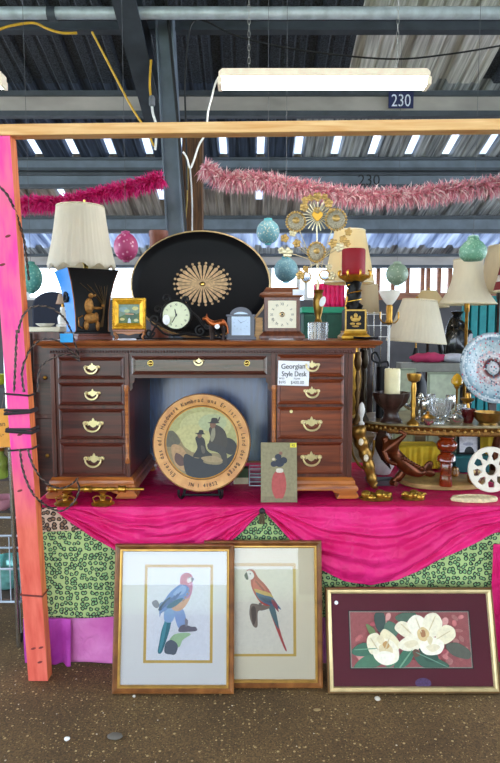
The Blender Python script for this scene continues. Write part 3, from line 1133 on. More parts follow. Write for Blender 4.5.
def drawer(x0, x1, za, zb, m, pw, pz=.0, name='drawer', knobs=False):
    """lipped drawer front with a fielded panel and its pull"""
    mb = MB()
    d_ = .012
    W, H = x1 - x0, zb - za
    mb.ring(W, H, [(0, .0), (0, -.012), (.006, -.016), (.012, -.012), (.016, -.010), (.020, -.014)], x0, za)
    mb.box(x0 + .018, x1 - .018, -.014, .012, za + .018, zb - .018)
    o = mb.build(name, m, desk, smooth=30)
    if pw:
        mb = MB(); pull(mb, (x0 + x1) / 2 + .006, (za + zb) / 2 + pz, pw, -.014)
        mb.build('pull', brass_pale, o, smooth=40)
    return o


LX0, LX1, RX0, RX1 = dx(60), dx(125.5), dx(277), dx(343)
KA, KB = dx(130), dx(271)
for name, xa, xb in (('left', CA, KA), ('right', KB, CB)):
    mb = MB()
    mb.box(xa, xb, 0.001, DEP - .05, zbase, ztopc)
    for xx in (xa, xb - .022):
        mb.box(xx, xx + .022, -.008, .001, zbase, ztopc)
    mb.build('pedestal', mahog_v, desk, smooth=0, bevel=.002)
rows_l = [(357, 379), (382.5, 405), (408.5, 439), (442.5, 475)]
rows_r = [(350.5, 376.5), (379, 404), (406.5, 438.5), (441.5, 473)]
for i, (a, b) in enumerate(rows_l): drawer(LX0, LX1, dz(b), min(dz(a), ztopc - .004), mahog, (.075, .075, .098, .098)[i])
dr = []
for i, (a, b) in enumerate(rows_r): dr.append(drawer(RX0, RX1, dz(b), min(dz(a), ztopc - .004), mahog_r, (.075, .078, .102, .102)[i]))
# keyholes
mb = MB(); a = dx(291, 411); mb.lathe([(.008, -.018), (.008, -.014)], (a, 0, dz(411)), 12, axis='y'); mb.build('keyhole', brass_pale, dr[2])
# kneehole drawer, apron, brackets, back
blue_wood = wood('kneehole_drawer_wood', '#33343f', '#56586a', 5, (.7, 9, 9), .25, .6)
kd = drawer(dx(133), dx(267), dz(374.5), dz(356), wood('mahogany_drawer', '#3b1b14', '#63352a', 5, (.7, 9, 9), .22, .7), 0)
for px in (151, 247):
    mb = MB(); mb.lathe([(.010, -.016), (.012, -.020), (.009, -.028), (.004, -.032)], (dx(px, 363), 0, dz(363)), 14, axis='y'); mb.lathe([(.014, -.0145), (.014, -.017)], (dx(px, 363), 0, dz(363)), 14, axis='y'); mb.build('knob', brass, kd)
mb = MB(); pull(mb, dx(199.5), dz(361.5), .05, -.014); mb.build('escutcheon', brass_pale, kd)
mb = MB(); mb.box(KA, KB, .002, .03, dz(378), ztopc)
mb.prism([(KA, dz(378)), (KA + .026, dz(378)), (KA + .024, dz(382)), (KA + .014, dz(384)), (KA + .016, dz(388)), (KA + .006, dz(391)), (KA, dz(391))], .002, .022)
mb.prism([(KB, dz(378)), (KB - .026, dz(378)), (KB - .024, dz(382)), (KB - .014, dz(384)), (KB - .016, dz(388)), (KB - .006, dz(391)), (KB, dz(391))], .002, .022)
mb.build('apron', mahog, desk, smooth=0)
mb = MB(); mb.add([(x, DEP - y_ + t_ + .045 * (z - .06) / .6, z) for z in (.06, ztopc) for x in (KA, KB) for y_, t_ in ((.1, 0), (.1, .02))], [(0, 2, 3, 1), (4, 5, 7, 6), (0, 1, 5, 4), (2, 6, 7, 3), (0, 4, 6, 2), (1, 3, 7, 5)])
mb.build('back_panel', wood('back_panel_sky_reflection', '#203a68', '#345a98', 4, (9, 9, .7), .2, .4), desk, smooth=0)  # wood panel coloured blue for the reflected sky and leaned back towards it
# carved quarter columns at the inner corners
for xx in (KA - .014, KB + .014):
    mb = MB()
    mb.lathe([(.012, dz(463)), (.014, dz(461)), (.010, dz(457)), (.010, dz(392)), (.014, dz(388)), (.012, dz(385))], (xx, -.004, 0), 16, rf=lambda a, h: 1 + .10 * cos(8 * a))
    mb.build('fluted_column', warm, desk, smooth=40)
# plinth mouldings and ogee feet
for xa, xb in ((CA, KA), (KB, CB)):
    mb = MB()
    slab(mb, xa - .03, xb + .03, -.03, DEP - .02, [(.0, dz(489)), (0, dz(487)), (.004, dz(485)), (.012, dz(483)), (.014, dz(480)), (.022, dz(478)), (.026, zbase + .001)])
    mb.build('plinth', warm, desk, smooth=30)
    zp = dz(489)
    for sx_, xf in ((1, xa - .028), (-1, xb + .028)):
        for yf, yd in ((-.028, 1), (DEP - .022, -1)):
            mb = MB()
            w_ = .125
            outl = [(0, zp), (w_, zp), (w_ - .01, zp * .72), (w_ - .035, zp * .55), (w_ - .03, zp * .3), (w_ - .022, 0), (.004, 0), (-.006, zp * .25), (-.004, zp * .5), (.008, zp * .8)]
            mb.prism([(xf + sx_ * px_, pz_) for px_, pz_ in outl], yf, yf + yd * .09)
            mb.build('ogee_foot', warm, desk, smooth=30, bevel=.002)
# price card taped to the drawers
pc = thing('price_card', 'white handwritten price card taped on the right top drawers of the desk', 'price card', (DX + dx(293), DY - .019, DB + dz(373)), (0, rad(1.5), 0))
k = mpp(DY, 1.45)
mb = MB(); mb.box(-15.5 * k, 15.5 * k, -.0008, .0008, -12.3 * k, 12.3 * k); mb.build('card', mat('white_card', '#f1f0f6', .6, var=.03), pc, smooth=0)
mb = MB()
for b_ in (0, .0011):
    mb.text('Georgian', 7.2 * k, -.6 * k + b_, 4.6 * k, -.0012, .04, sx=.9)
    mb.text('Style Desk', 7.2 * k, .4 * k + b_, -3 * k, -.0012, .02, sx=.8)
mb.text('was', 3.6 * k, -11.6 * k, -6.2 * k, -.0012, 0)
mb.text('now', 3.6 * k, 3.5 * k, -6.2 * k, -.0012, 0)
mb.text('$695', 4 * k, -11 * k, -10.4 * k, -.0012, 0, sx=.9)
mb.text('$400.00', 4.6 * k, 4 * k, -10.6 * k, -.0012, .02, sx=.9)
mb.build('handwriting', mat('pen_ink', '#1c1a26', .7), pc, smooth=0)

# ================================================================== ON THE DESK
ZD = DB + DTOP          # desk top height
gold = mat('gilt', '#cf9c3a', .32, .9, var=.3, scale=30)
gold_paint = mat('gold_paint', '#c9a050', .45, .5, var=.2, scale=40)
lacquer = mat('black_lacquer', '#0c0a0c', .4, coat=.05, var=.3, spec=.22)
iron = mat('wrought_iron', '#1b1a1c', .5, .5)
cream_sh = None
pleat_sh = shade_mat('pleated_shade', '#fdf5e4', .5)
trim_sh = mat('shade_trim', '#e2d3b4', .8)


def on_desk(px, Y, py=338): return Vector((at(px, py, Y).x, Y, ZD))


def shade(mb, r0, r1, z0, z1, pleats=0, bell=0.0, n=14, seg=120, wave=0.0, amp=.018):
    """open lamp shade wall from bottom radius r0 to top radius r1"""
    v, f = [], []
    for j in range(n + 1):
        t = j / n
        r = r0 + (r1 - r0) * t - bell * sin(PI * t) * (1 - .35 * t)
        for i in range(seg):
            a = 2 * PI * i / seg
            rr = r * (1 + (amp * sin(pleats * a) if pleats else 0))
            z = z0 + (z1 - z0) * t
            if wave and t < .12: z -= wave * (0.5 + .5 * cos(12 * a)) * (1 - t / .12)
            v.append((rr * cos(a), rr * sin(a), z))
    for j in range(n):
        for i in range(seg):
            k = (i + 1) % seg
            f.append((j * seg + i, j * seg + k, (j + 1) * seg + k, (j + 1) * seg + i))
    mb.add(v, f)


# --- black chinoiserie table lamp
Y = 3.15; k = mpp(Y, 1.7)
ls = thing('lamp_plinth', 'dark reddish wooden slab under the square black table lamp', 'plinth', on_desk(90, Y), rad(32))
mb = MB(); mb.box(-17.5 * k, 17.5 * k, -17.5 * k, 17.5 * k, 0, 4 * k); mb.box(-16 * k, 16 * k, -16 * k, 16 * k, 4 * k, 6 * k); mb.build('slab', wood('plinth_wood', '#4a1f12', '#83402a', 6, (1, 9, 9), .4), ls, smooth=0, bevel=.002)
lp = thing('table_lamp', 'square flared black table lamp with cream pleated shade at left end of desk', 'lamp', on_desk(87.5, Y) + Vector((0, 0, 6 * k + .0005)))
face = math.radians(32)
body = MB()
body.M = Matrix.Rotation(face, 4, 'Z')
hb = 62 * k
rows = [(.5, .0), (.5, .02), (.46, .03), (.445, .06), (.455, .3), (.50, .55), (.585, .8), (.66, .95), (.69, 1.0)]
half = 36 * k
v = []
for r_, t_ in rows:
    q = r_ * half
    v += [(-q, -q, t_ * hb), (q, -q, t_ * hb), (q, q, t_ * hb), (-q, q, t_ * hb)]
fc, mi = [], []
for j in range(len(rows) - 1):
    for i in range(4):
        l = (i + 1) % 4
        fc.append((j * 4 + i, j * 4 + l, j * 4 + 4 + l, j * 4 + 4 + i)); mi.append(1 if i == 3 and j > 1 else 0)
fc += [(0, 1, 2, 3), tuple(len(v) - 4 + i for i in range(4))]; mi += [0, 0]
body.add(v, fc); body.mi = mi
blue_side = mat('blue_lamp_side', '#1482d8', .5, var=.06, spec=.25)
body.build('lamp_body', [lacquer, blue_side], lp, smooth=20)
edge_g = MB(); edge_g.M = body.M
for j in range(2, len(rows) - 1):
    for sx_, sy_ in ((-1, -1),):
        a, b = rows[j], rows[j + 1]
        qa, qb = a[0] * half, b[0] * half
        edge_g.rod((sx_ * qa, sy_ * qa, a[1] * hb), (sx_ * qb, sy_ * qb, b[1] * hb), .0022, seg=5)
edge_h = MB(); edge_h.M = body.M
for (ra_, ta_), (rb_, tb2) in zip(rows[2:], rows[3:]):
    edge_h.rod((ra_ * half, -ra_ * half, ta_ * hb), (rb_ * half, -rb_ * half, tb2 * hb), .0022, seg=5)
edge_h.build('gilt_edge', mat('worn_gilt_corner', '#8a5a34', .4, .5), lp)
edge_g.build('gilt_edge', mat('worn_gilt_edge', '#8a5a34', .4, .5), lp)
# gilded monkey-like figure in relief, seated
rel = MB(); rel.M = body.M @ Matrix.Translation((0, -half * .47, 0))
U = hb
parts = [(-.02, .62, .075, .085), (-.05, .43, .085, .15), (-.03, .24, .12, .10), (.07, .40, .11, .028), (.06, .25, .05, .10), (.08, .12, .04, .09), (-.10, .13, .05, .09), (.04, .60, .04, .035), (.17, .44, .03, .03)]
for cx, cz, rx, rz in parts:
    rel.ball((cx * U, -.004, cz * U), (rx * U * .85, .007, rz * U * .85), 14, 10)
rel.tube([(-.16 * U, -.004, .08 * U), (-.22 * U, -.004, .12 * U), (-.22 * U, -.004, .24 * U), (-.15 * U, -.004, .28 * U)], .0035, 6)
rel.build('gilded_figure', mat('old_gilding', '#94662f', .4, .6, var=.4, scale=80), lp, smooth=60)
rel = MB(); rel.M = body.M @ Matrix.Translation((0, -half * .47, 0))
for i in range(9):
    a = .35 + .3 * sin(i * 2.1)
    rel.tube(spline([(.12 * U + .006 * i * U, .0, .10 * U), (.16 * U + .006 * i * U, -.006, .45 * U), ((-.2 + .055 * i) * U, -.021, (.78 + .06 * sin(i * 1.7)) * U)], 5, False), .0012, 4)
rel.build('gilt_leaf_tracery', mat('dim_gilding', '#5a4424', .5, .5), lp)
mb = MB(); mb.M = body.M; mb.tube(spline([(-half * .53, -.01, .60 * hb), (-half * .56, .02, .64 * hb), (-half * .56, .03, .52 * hb), (-half * .54, 0, .52 * hb)], 5), .008, 6)
mb.build('ring_handle', iron, lp)
mb = MB(); mb.lathe([(.012, hb - .005), (.012, hb + .03), (.02, hb + .04), (.02, hb + .09), (.006, hb + .1), (.006, hb + 69 * k)], seg=12); mb.build('socket_stem', brass, lp)
mb = MB(); sb, st = hb + 0 * k, hb + 62 * k
mb.M = Matrix.Translation((-4 * k, 0, 0))
shade(mb, 32.5 * k, 22.5 * k, sb + 5 * k, st, 46, bell=1.2 * k, wave=4 * k, amp=.022)
sh = mb.build('lamp_shade', pleat_sh, lp, smooth=80, recalc=False, solid=.002)
mb = MB(); mb.M = Matrix.Translation((-4 * k, 0, 0)); mb.tube([(22.8 * k * cos(a), 22.8 * k * sin(a), st) for a in [2 * PI * i / 40 for i in range(40)]], .004, 6, True); mb.build('top_binding', trim_sh, sh)
mb = MB()
for i in range(3):
    a = 2 * PI * i / 3; mb.rod((0, 0, st - .02), ((22 * cos(a) - 4) * k, 22 * k * sin(a), st), .002, seg=5)
mb.build('shade_spider', brass, sh)

# --- gold framed miniature on a small table easel
Y = 3.02; k = mpp(Y, 1.62)
st_ = thing('picture_stand', 'small cabriole legged wooden stand under the gold framed miniature', 'stand', on_desk(130, Y))
honey = wood('honey_wood', '#7a3f1e', '#c07b3e', 6, (1, 9, 9), .35, .3)
H = 10.5 * k
mb = MB(); mb.box(-16 * k, 16 * k, -.03, .03, H - 2.2 * k, H); mb.prism([(-14 * k, H - 2 * k), (14 * k, H - 2 * k), (12 * k, H - 4.2 * k), (6 * k, H - 4.4 * k), (0, H - 6 * k), (-6 * k, H - 4.4 * k), (-12 * k, H - 4.2 * k)], -.028, -.02)
mb.build('stand_top', honey, st_, smooth=0, bevel=.002)
for sx_ in (-1, 1):
    for y in (-.022, .022):
        mb = MB(); mb.tube(spline([(sx_ * 13 * k, y, H - 2 * k), (sx_ * 14.6 * k, y, H - 4.4 * k), (sx_ * 13 * k, y, 3 * k), (sx_ * 14.2 * k, y, .7 * k), (sx_ * 15 * k, y, .4 * k)], 5, False), [.0065 - .0002 * i for i in range(21)], 7); mb.build('leg', honey, st_)
fp = thing('miniature_picture', 'small gold framed landscape miniature standing on the little wooden stand', 'picture', on_desk(129.5, Y) + Vector((0, -.005, H + .001)), (rad(-7), 0, 0))
W_, H_ = 33 * k, 31 * k
yg = mat('bright_gold_frame', '#e0a92c', .38, .55, var=.25, scale=50)
mb = MB(); mb.ring(W_, H_, [(0, .008), (0, -.008), (.004, -.013), (.010, -.010), (.016, -.015), (.024, -.010), (.030, -.006), (.030, .008)], -W_ / 2, 0)
for i in range(13):
    for (x, z) in ((-W_ / 2 + W_ * (i + .5) / 13, .003), (-W_ / 2 + W_ * (i + .5) / 13, H_ - .003), (-W_ / 2 + .003, H_ * (i + .5) / 13), (W_ / 2 - .003, H_ * (i + .5) / 13)):
        mb.ball((x, -.010, z), .0045, 8, 5)
mb.build('frame', yg, fp, smooth=40)
A = Art(.002); a, b = W_ / 2 - .029, .029
A.rect(-a, a, b, H_ - b, '#7f9a8a')
A.put([(-a, .06), (-.02, .075), (.02, .07), (a, .085), (a, b), (-a, b)], '#5d7a4c')
for x, z, r, c in ((-.03, .1, .022, '#8fb0b4'), (.03, .105, .016, '#d3cf8a'), (-.012, .092, .014, '#b8c896'), (.01, .066, .03, '#4a6a58'), (-.035, .05, .012, '#d8cd8c'), (.034, .045, .012, '#c9cda0')): A.put(ell(x, z, r, r * .6, 16), c)
A.put([(-.008, b), (-.006, .05), (.0, .058), (.006, .05), (.010, b)], '#c4d6dc')
A.put([(-.02, .074), (.022, .072), (.022, .078), (-.02, .08)], '#c89a76')
pm = paint_mat('painted_picture', .5)
A.build('painting', pm, fp, smooth=0, inks=True, recalc=False)

# --- round clock in a scrolled iron stand
Y = 3.04; k = mpp(Y, 1.62)
ck = thing('mantel_clock', 'round clock with pale green dial in black scrolled wrought iron stand', 'clock', on_desk(176.5, Y))


def dial(mb_fn, r, y, numerals, ink, parent, size, hands, roman=True, face_mat=None, sq=False):
    rom = ['XII', 'I', 'II', 'III', 'IIII', 'V', 'VI', 'VII', 'VIII', 'IX', 'X', 'XI']
    m_ = MB()
    for i in range(12):
        an = -2 * PI * i / 12
        s = rom[i] if roman else str(i or 12)
        # centre each numeral on its radius
        xx, zz = r * numerals * sin(-an), r * numerals * cos(an)
        m_.text(s, size, xx + size * .35 * sin(an), zz - size * .35 * cos(an), y - .0008, an, sx=.7)
    for an, ln, wd in hands:
        c_, s_ = cos(an), sin(an)
        m_.flat([(x * c_ + z * s_, -x * s_ + z * c_) for x, z in ((-wd, -ln * .18), (wd, -ln * .18), (wd * .8, ln * .8), (0, ln), (-wd * .8, ln * .8))], y - .002)
    m_.flat(ell(0, 0, r * .07, r * .07, 12), y - .0022)
    for v in range(len(m_.v)): m_.v[v] = m_.v[v] + Vector(mb_fn)
    return m_.build('numerals_and_hands', ink, parent, smooth=0)


ink = mat('clock_ink', '#17151a', .5)
zc = 24.5 * k; r = 13.6 * k
mb = MB(); mb.lathe([(r * 1.14, .02), (r * 1.16, -.008), (r * 1.08, -.016), (r * 1.0, -.010), (r * .98, .0)], (0, 0, zc), 40, axis='y'); mb.build('bezel', iron, ck)
mb = MB(); mb.lathe([(r, -.004), (r, .015)], (0, 0, zc), 40, axis='y'); dl = mb.build('dial', mat('pale_green_dial', '#dfe3c0', .4, var=.06), ck)
dial((0, 0, zc), r, -.004, .78, ink, dl, .016, ((rad(-12), r * .5, .003), (rad(-150), r * .72, .0022)))


def spiral(cx, cz, r0, turns, a0, sgn=1, n=26, y=0):
    return [(cx + r0 * (1 - t * .85) * cos(a0 + sgn * 2 * PI * turns * t), y, cz + r0 * (1 - t * .85) * sin(a0 + sgn * 2 * PI * turns * t)) for t in [i / n for i in range(n + 1)]]


def scroll(pts, r=.0055, name='scroll'):
    mb = MB(); mb.tube([(p[0] * k, p[1] if len(p) > 2 else 0, (p[2] if len(p) > 2 else p[1]) * k) for p in pts], r, 7); mb.build(name, iron, ck)


scroll(spiral(-21, 20, 6, 1.3, -1.2, -1)); scroll(spiral(-18, 30, 5, 1.2, -.4, 1))
scroll(spiral(-10, 41, 4.5, 1.2, -1.0, 1)); scroll(spiral(10, 40, 4, 1.2, PI + 1, -1))
scroll([(p.x, p.y) for p in spline([(-28, 1.5), (-24, 8), (-20, 13), (-12, 6), (0, 4.5), (12, 6), (22, 4), (33, 1.5)], 7, False)])
scroll([(p.x, p.y) for p in spline([(13, 30), (22, 22), (27, 15), (36, 10), (44, 4), (50, 1.5)], 7, False)])
scroll(spiral(24, 9, 5.5, 1.4, 1.6, 1)); scroll(spiral(-27, 7, 5, 1.3, .2, -1)); scroll(spiral(40, 5, 3.5, 1.2, 2.0, 1)); scroll(spiral(31, 13, 3, 1.1, 2.0, 1)); scroll(spiral(-35, 4, 3, 1.1, .4, -1))
scroll([(-40, 1.2), (50, 1.2)], .005, 'base_bar')
mb = MB(); mb.box(-.03, .03, -.02, .03, 0, .006); mb.build('foot', iron, ck)
mb = MB(); mb.prism([(p[0] - 9.5 * k, p[1] + 20 * k) for p in ell(0, 0, 3.6 * k, 5.0 * k, 20)], -.021, -.0195); mb.build('price_tag', mat('white_tag', '#eeeef2', .6), ck, smooth=0)

# --- big black oval tray with gilt sunburst
Y = 3.33; k = mpp(Y, 1.8)
ty = thing('oval_tray', 'big black oval tray with a golden sunburst standing upright on the desk', 'tray', on_desk(200.5, Y), (rad(-9), 0, 0))
a_, b_ = 71 * k, 55.5 * k
mb = MB()
rings = [(1, -.012, 1), (.972, -.022, 1), (.945, -.012, 0), (.90, .004, 0), (.86, .010, 0), (0.0, .010, 0)]
n = 72
v, f, mi = [], [], []
for s, y, g in rings[:-1]:
    v += [(x, y, z) for x, z in ell(0, b_, a_ * s, b_ * (1 - (1 - s) * a_ / b_), n)]
for j in range(len(rings) - 2):
    for i in range(n):
        l = (i + 1) % n
        f.append((j * n + i, j * n + l, (j + 1) * n + l, (j + 1) * n + i)); mi.append(1 if j == 0 else 0)
v.append((0, .010, b_)); c = len(v) - 1; L0 = (len(rings) - 2) * n
for i in range(n): f.append((L0 + i, L0 + (i + 1) % n, c)); mi.append(0)
# back of the tray
bb = len(v)
v += [(x, -.004, z) for x, z in ell(0, b_, a_, b_, n)] + [(x, .018, z) for x, z in ell(0, b_, a_ * .88, b_ * .86, n)]
for i in range(n):
    l = (i + 1) % n
    f += [(i, l, bb + l, bb + i), (bb + i, bb + l, bb + n + l, bb + n + i)]; mi += [1, 0]
f.append(tuple(bb + n + i for i in range(n))); mi.append(0)
mb.add(v, f); mb.mi = mi
mb.build('tray', [mat('tray_black', '#0b0a0e', .5, coat=0, spec=.18), mat('tray_rim_gold', '#c8ab78', .45, .3)], ty, smooth=50)
mb = MB()
cx, cz = 1.5 * k, b_ + 1 * k
for i in range(26):
    an = 2 * PI * i / 26
    ca, sa = cos(an), sin(an)
    R1x, R1z = 26.5 * k, 20 * k
    def rp(t, s): return (cx + t * R1x * ca - s * sa, cz + t * R1z * sa + s * ca)
    mb.prism([rp(.12, -.0018), rp(.93, -.0098), rp(1.0, -.004), rp(1.0, .004), rp(.93, .0098), rp(.12, .0018)], .0050, .0098)
    q = rp(1.08, 0)
    mb.ball((q[0], .007, q[1]), (.0072, .004, .0072), 10, 6)
mb.build('sunburst', mat('sunburst_gilt', '#d2ac80', .55, .1, var=.3, scale=60), ty, smooth=30)
mb = MB(); mb.ball((cx, .008, cz), (.012, .005, .012), 14, 8); mb.build('sunburst_boss', brass, ty)

# --- copper animal figurine
Y = 2.98; k = mpp(Y, 1.62)
fg = thing('animal_figurine', 'small copper coloured animal figurine with dark legs between two clocks', 'figurine', on_desk(215.5, Y))
cop = mat('copper_bronze', '#a85a30', .3, .8, var=.3, scale=50); dkb = mat('dark_bronze', '#2c1d18', .4, .6)


def skin_body(name, verts, edges, m, parent, sub=2):
    me = bpy.data.meshes.new(name)
    me.from_pydata([v_[:3] for v_ in verts], edges, [])
    o = bpy.data.objects.new(name, me); COL.objects.link(o); o.parent = parent
    md = o.modifiers.new('skin', 'SKIN')
    for i, v_ in enumerate(verts):
        r_ = v_[3] if len(v_) == 4 else v_[3:]
        me.skin_vertices[0].data[i].radius = (r_, r_) if not hasattr(r_, '__len__') else r_
    me.skin_vertices[0].data[0].use_root = True
    md.use_smooth_shade = True
    s = o.modifiers.new('sub', 'SUBSURF'); s.levels = s.render_levels = sub
    me.materials.append(m)
    return o


q = k
skin_body('body', [(5 * q, 0, 16 * q, 4.2 * q), (-2 * q, 0, 15.5 * q, 4.0 * q), (-7 * q, 0, 19 * q, 2.6 * q), (-9.5 * q, -.002, 22 * q, 2.4 * q), (-13 * q, -.006, 20.5 * q, 1.4 * q), (9 * q, 0, 18 * q, 2.4 * q), (12 * q, 0, 12 * q, .9 * q), (12.5 * q, 0, 6 * q, .8 * q)],
          [(0, 1), (1, 2), (2, 3), (3, 4), (0, 5), (5, 6), (6, 7)], cop, fg)
for x, y, bend in ((-4, -.012, -.8), (-3, .012, .6), (7, -.012, 1.4), (8, .012, .4)):
    mb = MB(); mb.tube([(x * q, y, 14 * q), ((x + bend) * q, y, 7.5 * q), ((x + bend * .4) * q, y, 2 * q), ((x + bend * .4 - .4) * q, y, 0)], [2.4 * q, 1.4 * q, 1.1 * q, 1.5 * q], 9); mb.build('leg', dkb, fg)
for s in (-1, 1):
    mb = MB(); mb.lathe([(.9 * q, 0), (.7 * q, 1.6 * q), (0.1 * q, 3.2 * q)], (-8.6 * q, s * .010, 23 * q), 8); mb.build('ear', cop, fg)
mb = MB(); mb.prism([(x + 2 * k, z + 13.5 * k) for x, z in ell(0, 0, 2.6 * k, 2.4 * k, 16)], -.024, -.0225); mb.build('price_sticker', bpy.data.materials['white_tag'], fg, smooth=0)

# --- small arch-topped clock
Y = 3.08; k = mpp(Y, 1.62)
c2 = thing('arched_clock', 'small dark arch-topped clock with a pale blue face', 'clock', on_desk(241, Y))
navy = mat('dark_slate_case', '#26263a', .3, coat=.3)
arch = [(-13.5, 2), (13.5, 2), (13.5, 24)] + [(13.5 * cos(a) * .82, 24 + 8.5 * sin(a)) for a in [PI * i / 14 for i in range(15)]] + [(-13.5, 24)]
mb = MB(); mb.prism([(x * k, z * k) for x, z in arch], -.03, .035); mb.box(-15 * k, 15 * k, -.036, .04, 0, 3 * k)
mb.box(-14.6 * k, 14.6 * k, -.034, .038, 23 * k, 25.2 * k)
mb.build('case', navy, c2, smooth=30, bevel=.0015)
face_ = [(-9.2, 4.5), (9.2, 4.5), (9.2, 22)] + [(9.2 * cos(a), 22 + 5.5 * sin(a)) for a in [PI * i / 14 for i in range(15)]] + [(-9.2, 22)]
mb = MB(); mb.prism([(x * k, z * k) for x, z in face_], -.0325, -.029); fc_ = mb.build('clock_face', mat('pale_blue_face', '#c8dcf6', .35, var=.05), c2, smooth=0)
dial((0, 0, 17 * k), 8.6 * k, -.033, .8, mat('pale_ink', '#7a8fae', .5), fc_, .009, ((rad(-50), 4.6 * k, .0012), (rad(70), 6.6 * k, .001)))

# --- wooden mantel clock
Y = 3.10; k = mpp(Y, 1.65)
c3 = thing('wooden_clock', 'square wooden mantel clock with cream roman numeral dial on the desk', 'clock', on_desk(281.5, Y))
ww = wood('clock_case_wood', '#4a2318', '#80482f', 6, (9, 9, 1), .35, .3)
ww2 = wood('clock_top_wood', '#63321e', '#9a5a36', 6, (1, 9, 9), .35, .3)
mb = MB(); mb.box(-17.5 * k, 17.5 * k, -.05, .06, 8 * k, 42 * k); mb.build('case', ww, c3, smooth=0, bevel=.003)
mb = MB(); slab(mb, -22.5 * k, 22.5 * k, -.065, .075, [(0, 1.2 * k), (0, 4 * k), (2 * k, 6 * k), (4.2 * k, 8.2 * k)])
for s in (-1, 1): mb.box(s * 17 * k - 4 * k, s * 17 * k + 4 * k, -.06, .07, 0, 1.3 * k)
mb.build('base', ww, c3, smooth=0, bevel=.002)
mb = MB(); slab(mb, -22 * k, 22 * k, -.068, .078, [(3 * k, 41.5 * k), (0, 44 * k), (0, 45.2 * k), (3 * k, 46.5 * k), (6 * k, 50.5 * k), (6.5 * k, 51.5 * k)]); mb.build('cornice', ww2, c3, smooth=0, bevel=.002)
mb = MB(); mb.ring(31 * k, 30 * k, [(0, -.05), (0, -.056), (1.2 * k, -.056), (1.8 * k, -.051)], -15.5 * k, 10 * k); mb.build('door_frame', ww, c3, smooth=0)
mb = MB(); mb.box(-14 * k, 14 * k, -.0525, -.05, 11.5 * k, 38.5 * k); fc_ = mb.build('dial', mat('cream_dial', '#ece3cc', .45, var=.05), c3, smooth=0)
dial((0, 0, 24.8 * k), 12.5 * k, -.0526, .82, ink, fc_, .02, ())
mb = MB()
for rr in (1.6, 2.3):
    mb.tube([(rr * k * cos(a), -.054, 24.8 * k + rr * k * sin(a)) for a in [2 * PI * i / 20 for i in range(20)]], .0014, 5, True)
mb.build('centre_ring', brass, fc_)
mb = MB(); mb.box(10 * k, 22 * k, -.07, -.066, 43.5 * k, 49 * k); mb.build('paper_label', mat('white_label', '#e9edf8', .6), c3, smooth=0)
fb = thing('fluted_block', 'small tan ribbed block stacked at the left foot of the wooden clock', 'ornament', on_desk(258.5, 3.07))
mb = MB()
for i in range(7): mb.box((-4.2 + i * .25) * k, 4 * k, -.02, .02, i * 3.2 * k, i * 3.2 * k + 2.6 * k)
mb.box(-3 * k, 3.6 * k, -.016, .016, 0, 21 * k)
mb.build('ribs', wood('tan_wood', '#8a6238', '#c69a62', 6, (1, 9, 9), .5), fb, smooth=0, bevel=.001)

# --- gilt flower sculpture in a brass vase on a glass block
Y = 3.10; k = mpp(Y, 1.7)
def L3(px, py): return Vector(((px - 318) * k, 0, (338 - py) * k))
gb = thing('glass_block', 'fluted clear glass block under the brass flower vase', 'glass block', on_desk(318, Y))
crys = mat('clear_glass', '#e8edf0', .08, trans=.85, var=.02)
mb = MB(); mb.lathe([(9.8 * k, 0), (9.8 * k, 17 * k), (8.5 * k, 17.6 * k)], seg=48, rf=lambda a, h: 1 + .05 * sin(12 * a)); mb.build('block', crys, gb, smooth=40)
fv = thing('flower_ornament', 'tall openwork gilt metal flower ornament rising from a brass vase', 'ornament', on_desk(318, Y) + Vector((0, 0, 17.8 * k)))
def F3(px, py, y=0): return Vector(((px - 318) * k, y, (338 - py) * k - 17.8 * k))
mb = MB(); mb.lathe([(4 * k, 0), (3.2 * k, 2 * k), (2.6 * k, 4 * k), (4 * k, 9 * k), (5.4 * k, 17 * k), (5.2 * k, 24 * k), (3.8 * k, 28 * k), (5.6 * k, 31 * k), (5.2 * k, 31.6 * k), (3.4 * k, 28.5 * k)], seg=24); mb.build('vase', mat('old_brass', '#9a7636', .35, .85, var=.3), fv)
mb = MB(); mb.prism([(x + 3.5 * k, z + 20 * k) for x, z in ell(0, 0, 3 * k, 5.2 * k, 16, rot=-.35)], -6.2 * k, -6.0 * k); mb.build('price_tag', bpy.data.materials['white_tag'], fv, smooth=0)
wire = mat('gilt_wire', '#d8cba6', .3, .8); petal = mat('gilt_petal', '#cba562', .4, .5, var=.35, scale=60); disc_m = mat('grey_beaded_disc', '#a89c84', .5, .2, var=.4, scale=160); pale_petal = mat('pale_gilt_petal', '#e2d6b2', .35, .6, var=.2, scale=60)
hub = F3(317, 292)
heads = [(295, 222, 10.5), (334.5, 220, 11.5), (315.5, 251.5, 9.5)]
small = [(284, 238, 4), (287, 252, 5), (281, 250, 3.4), (296, 243, 4), (292, 233, 3.5), (303, 208, 4.2), (304, 201, 3.4), (316, 198, 4.4), (315.5, 211, 3.6), (327, 204, 4.4), (330, 212, 3.4), (323, 198, 3.2), (309, 199, 3.2), (342, 239, 3.8), (332, 243, 4.5), (347, 232, 3.6), (338, 247, 4.6), (305, 268, 3.2), (328, 266, 3.2), (300, 274, 4.4), (331, 275, 4.2), (346, 243, 3.4)]
mb = MB()
for px, py, _ in heads: mb.tube(spline([hub, F3((px + 317) / 2 + (2 if px < 317 else -2), (py + 285) / 2, .008), F3(px, py, 0)], 6, False), .0024, 5)
for px, py, _ in small: mb.tube(spline([F3(316.5, 262 if py > 225 else 226, .006), F3((px + 317) / 2, (py + (262 if py > 225 else 226)) / 2 - 1, .006), F3(px, py, 0)], 5, False), .0014, 4)
mb.tube([hub, F3(316.5, 262, .01), F3(316, 215, .01)], .0032, 6)
mb.build('stems', wire, fv)
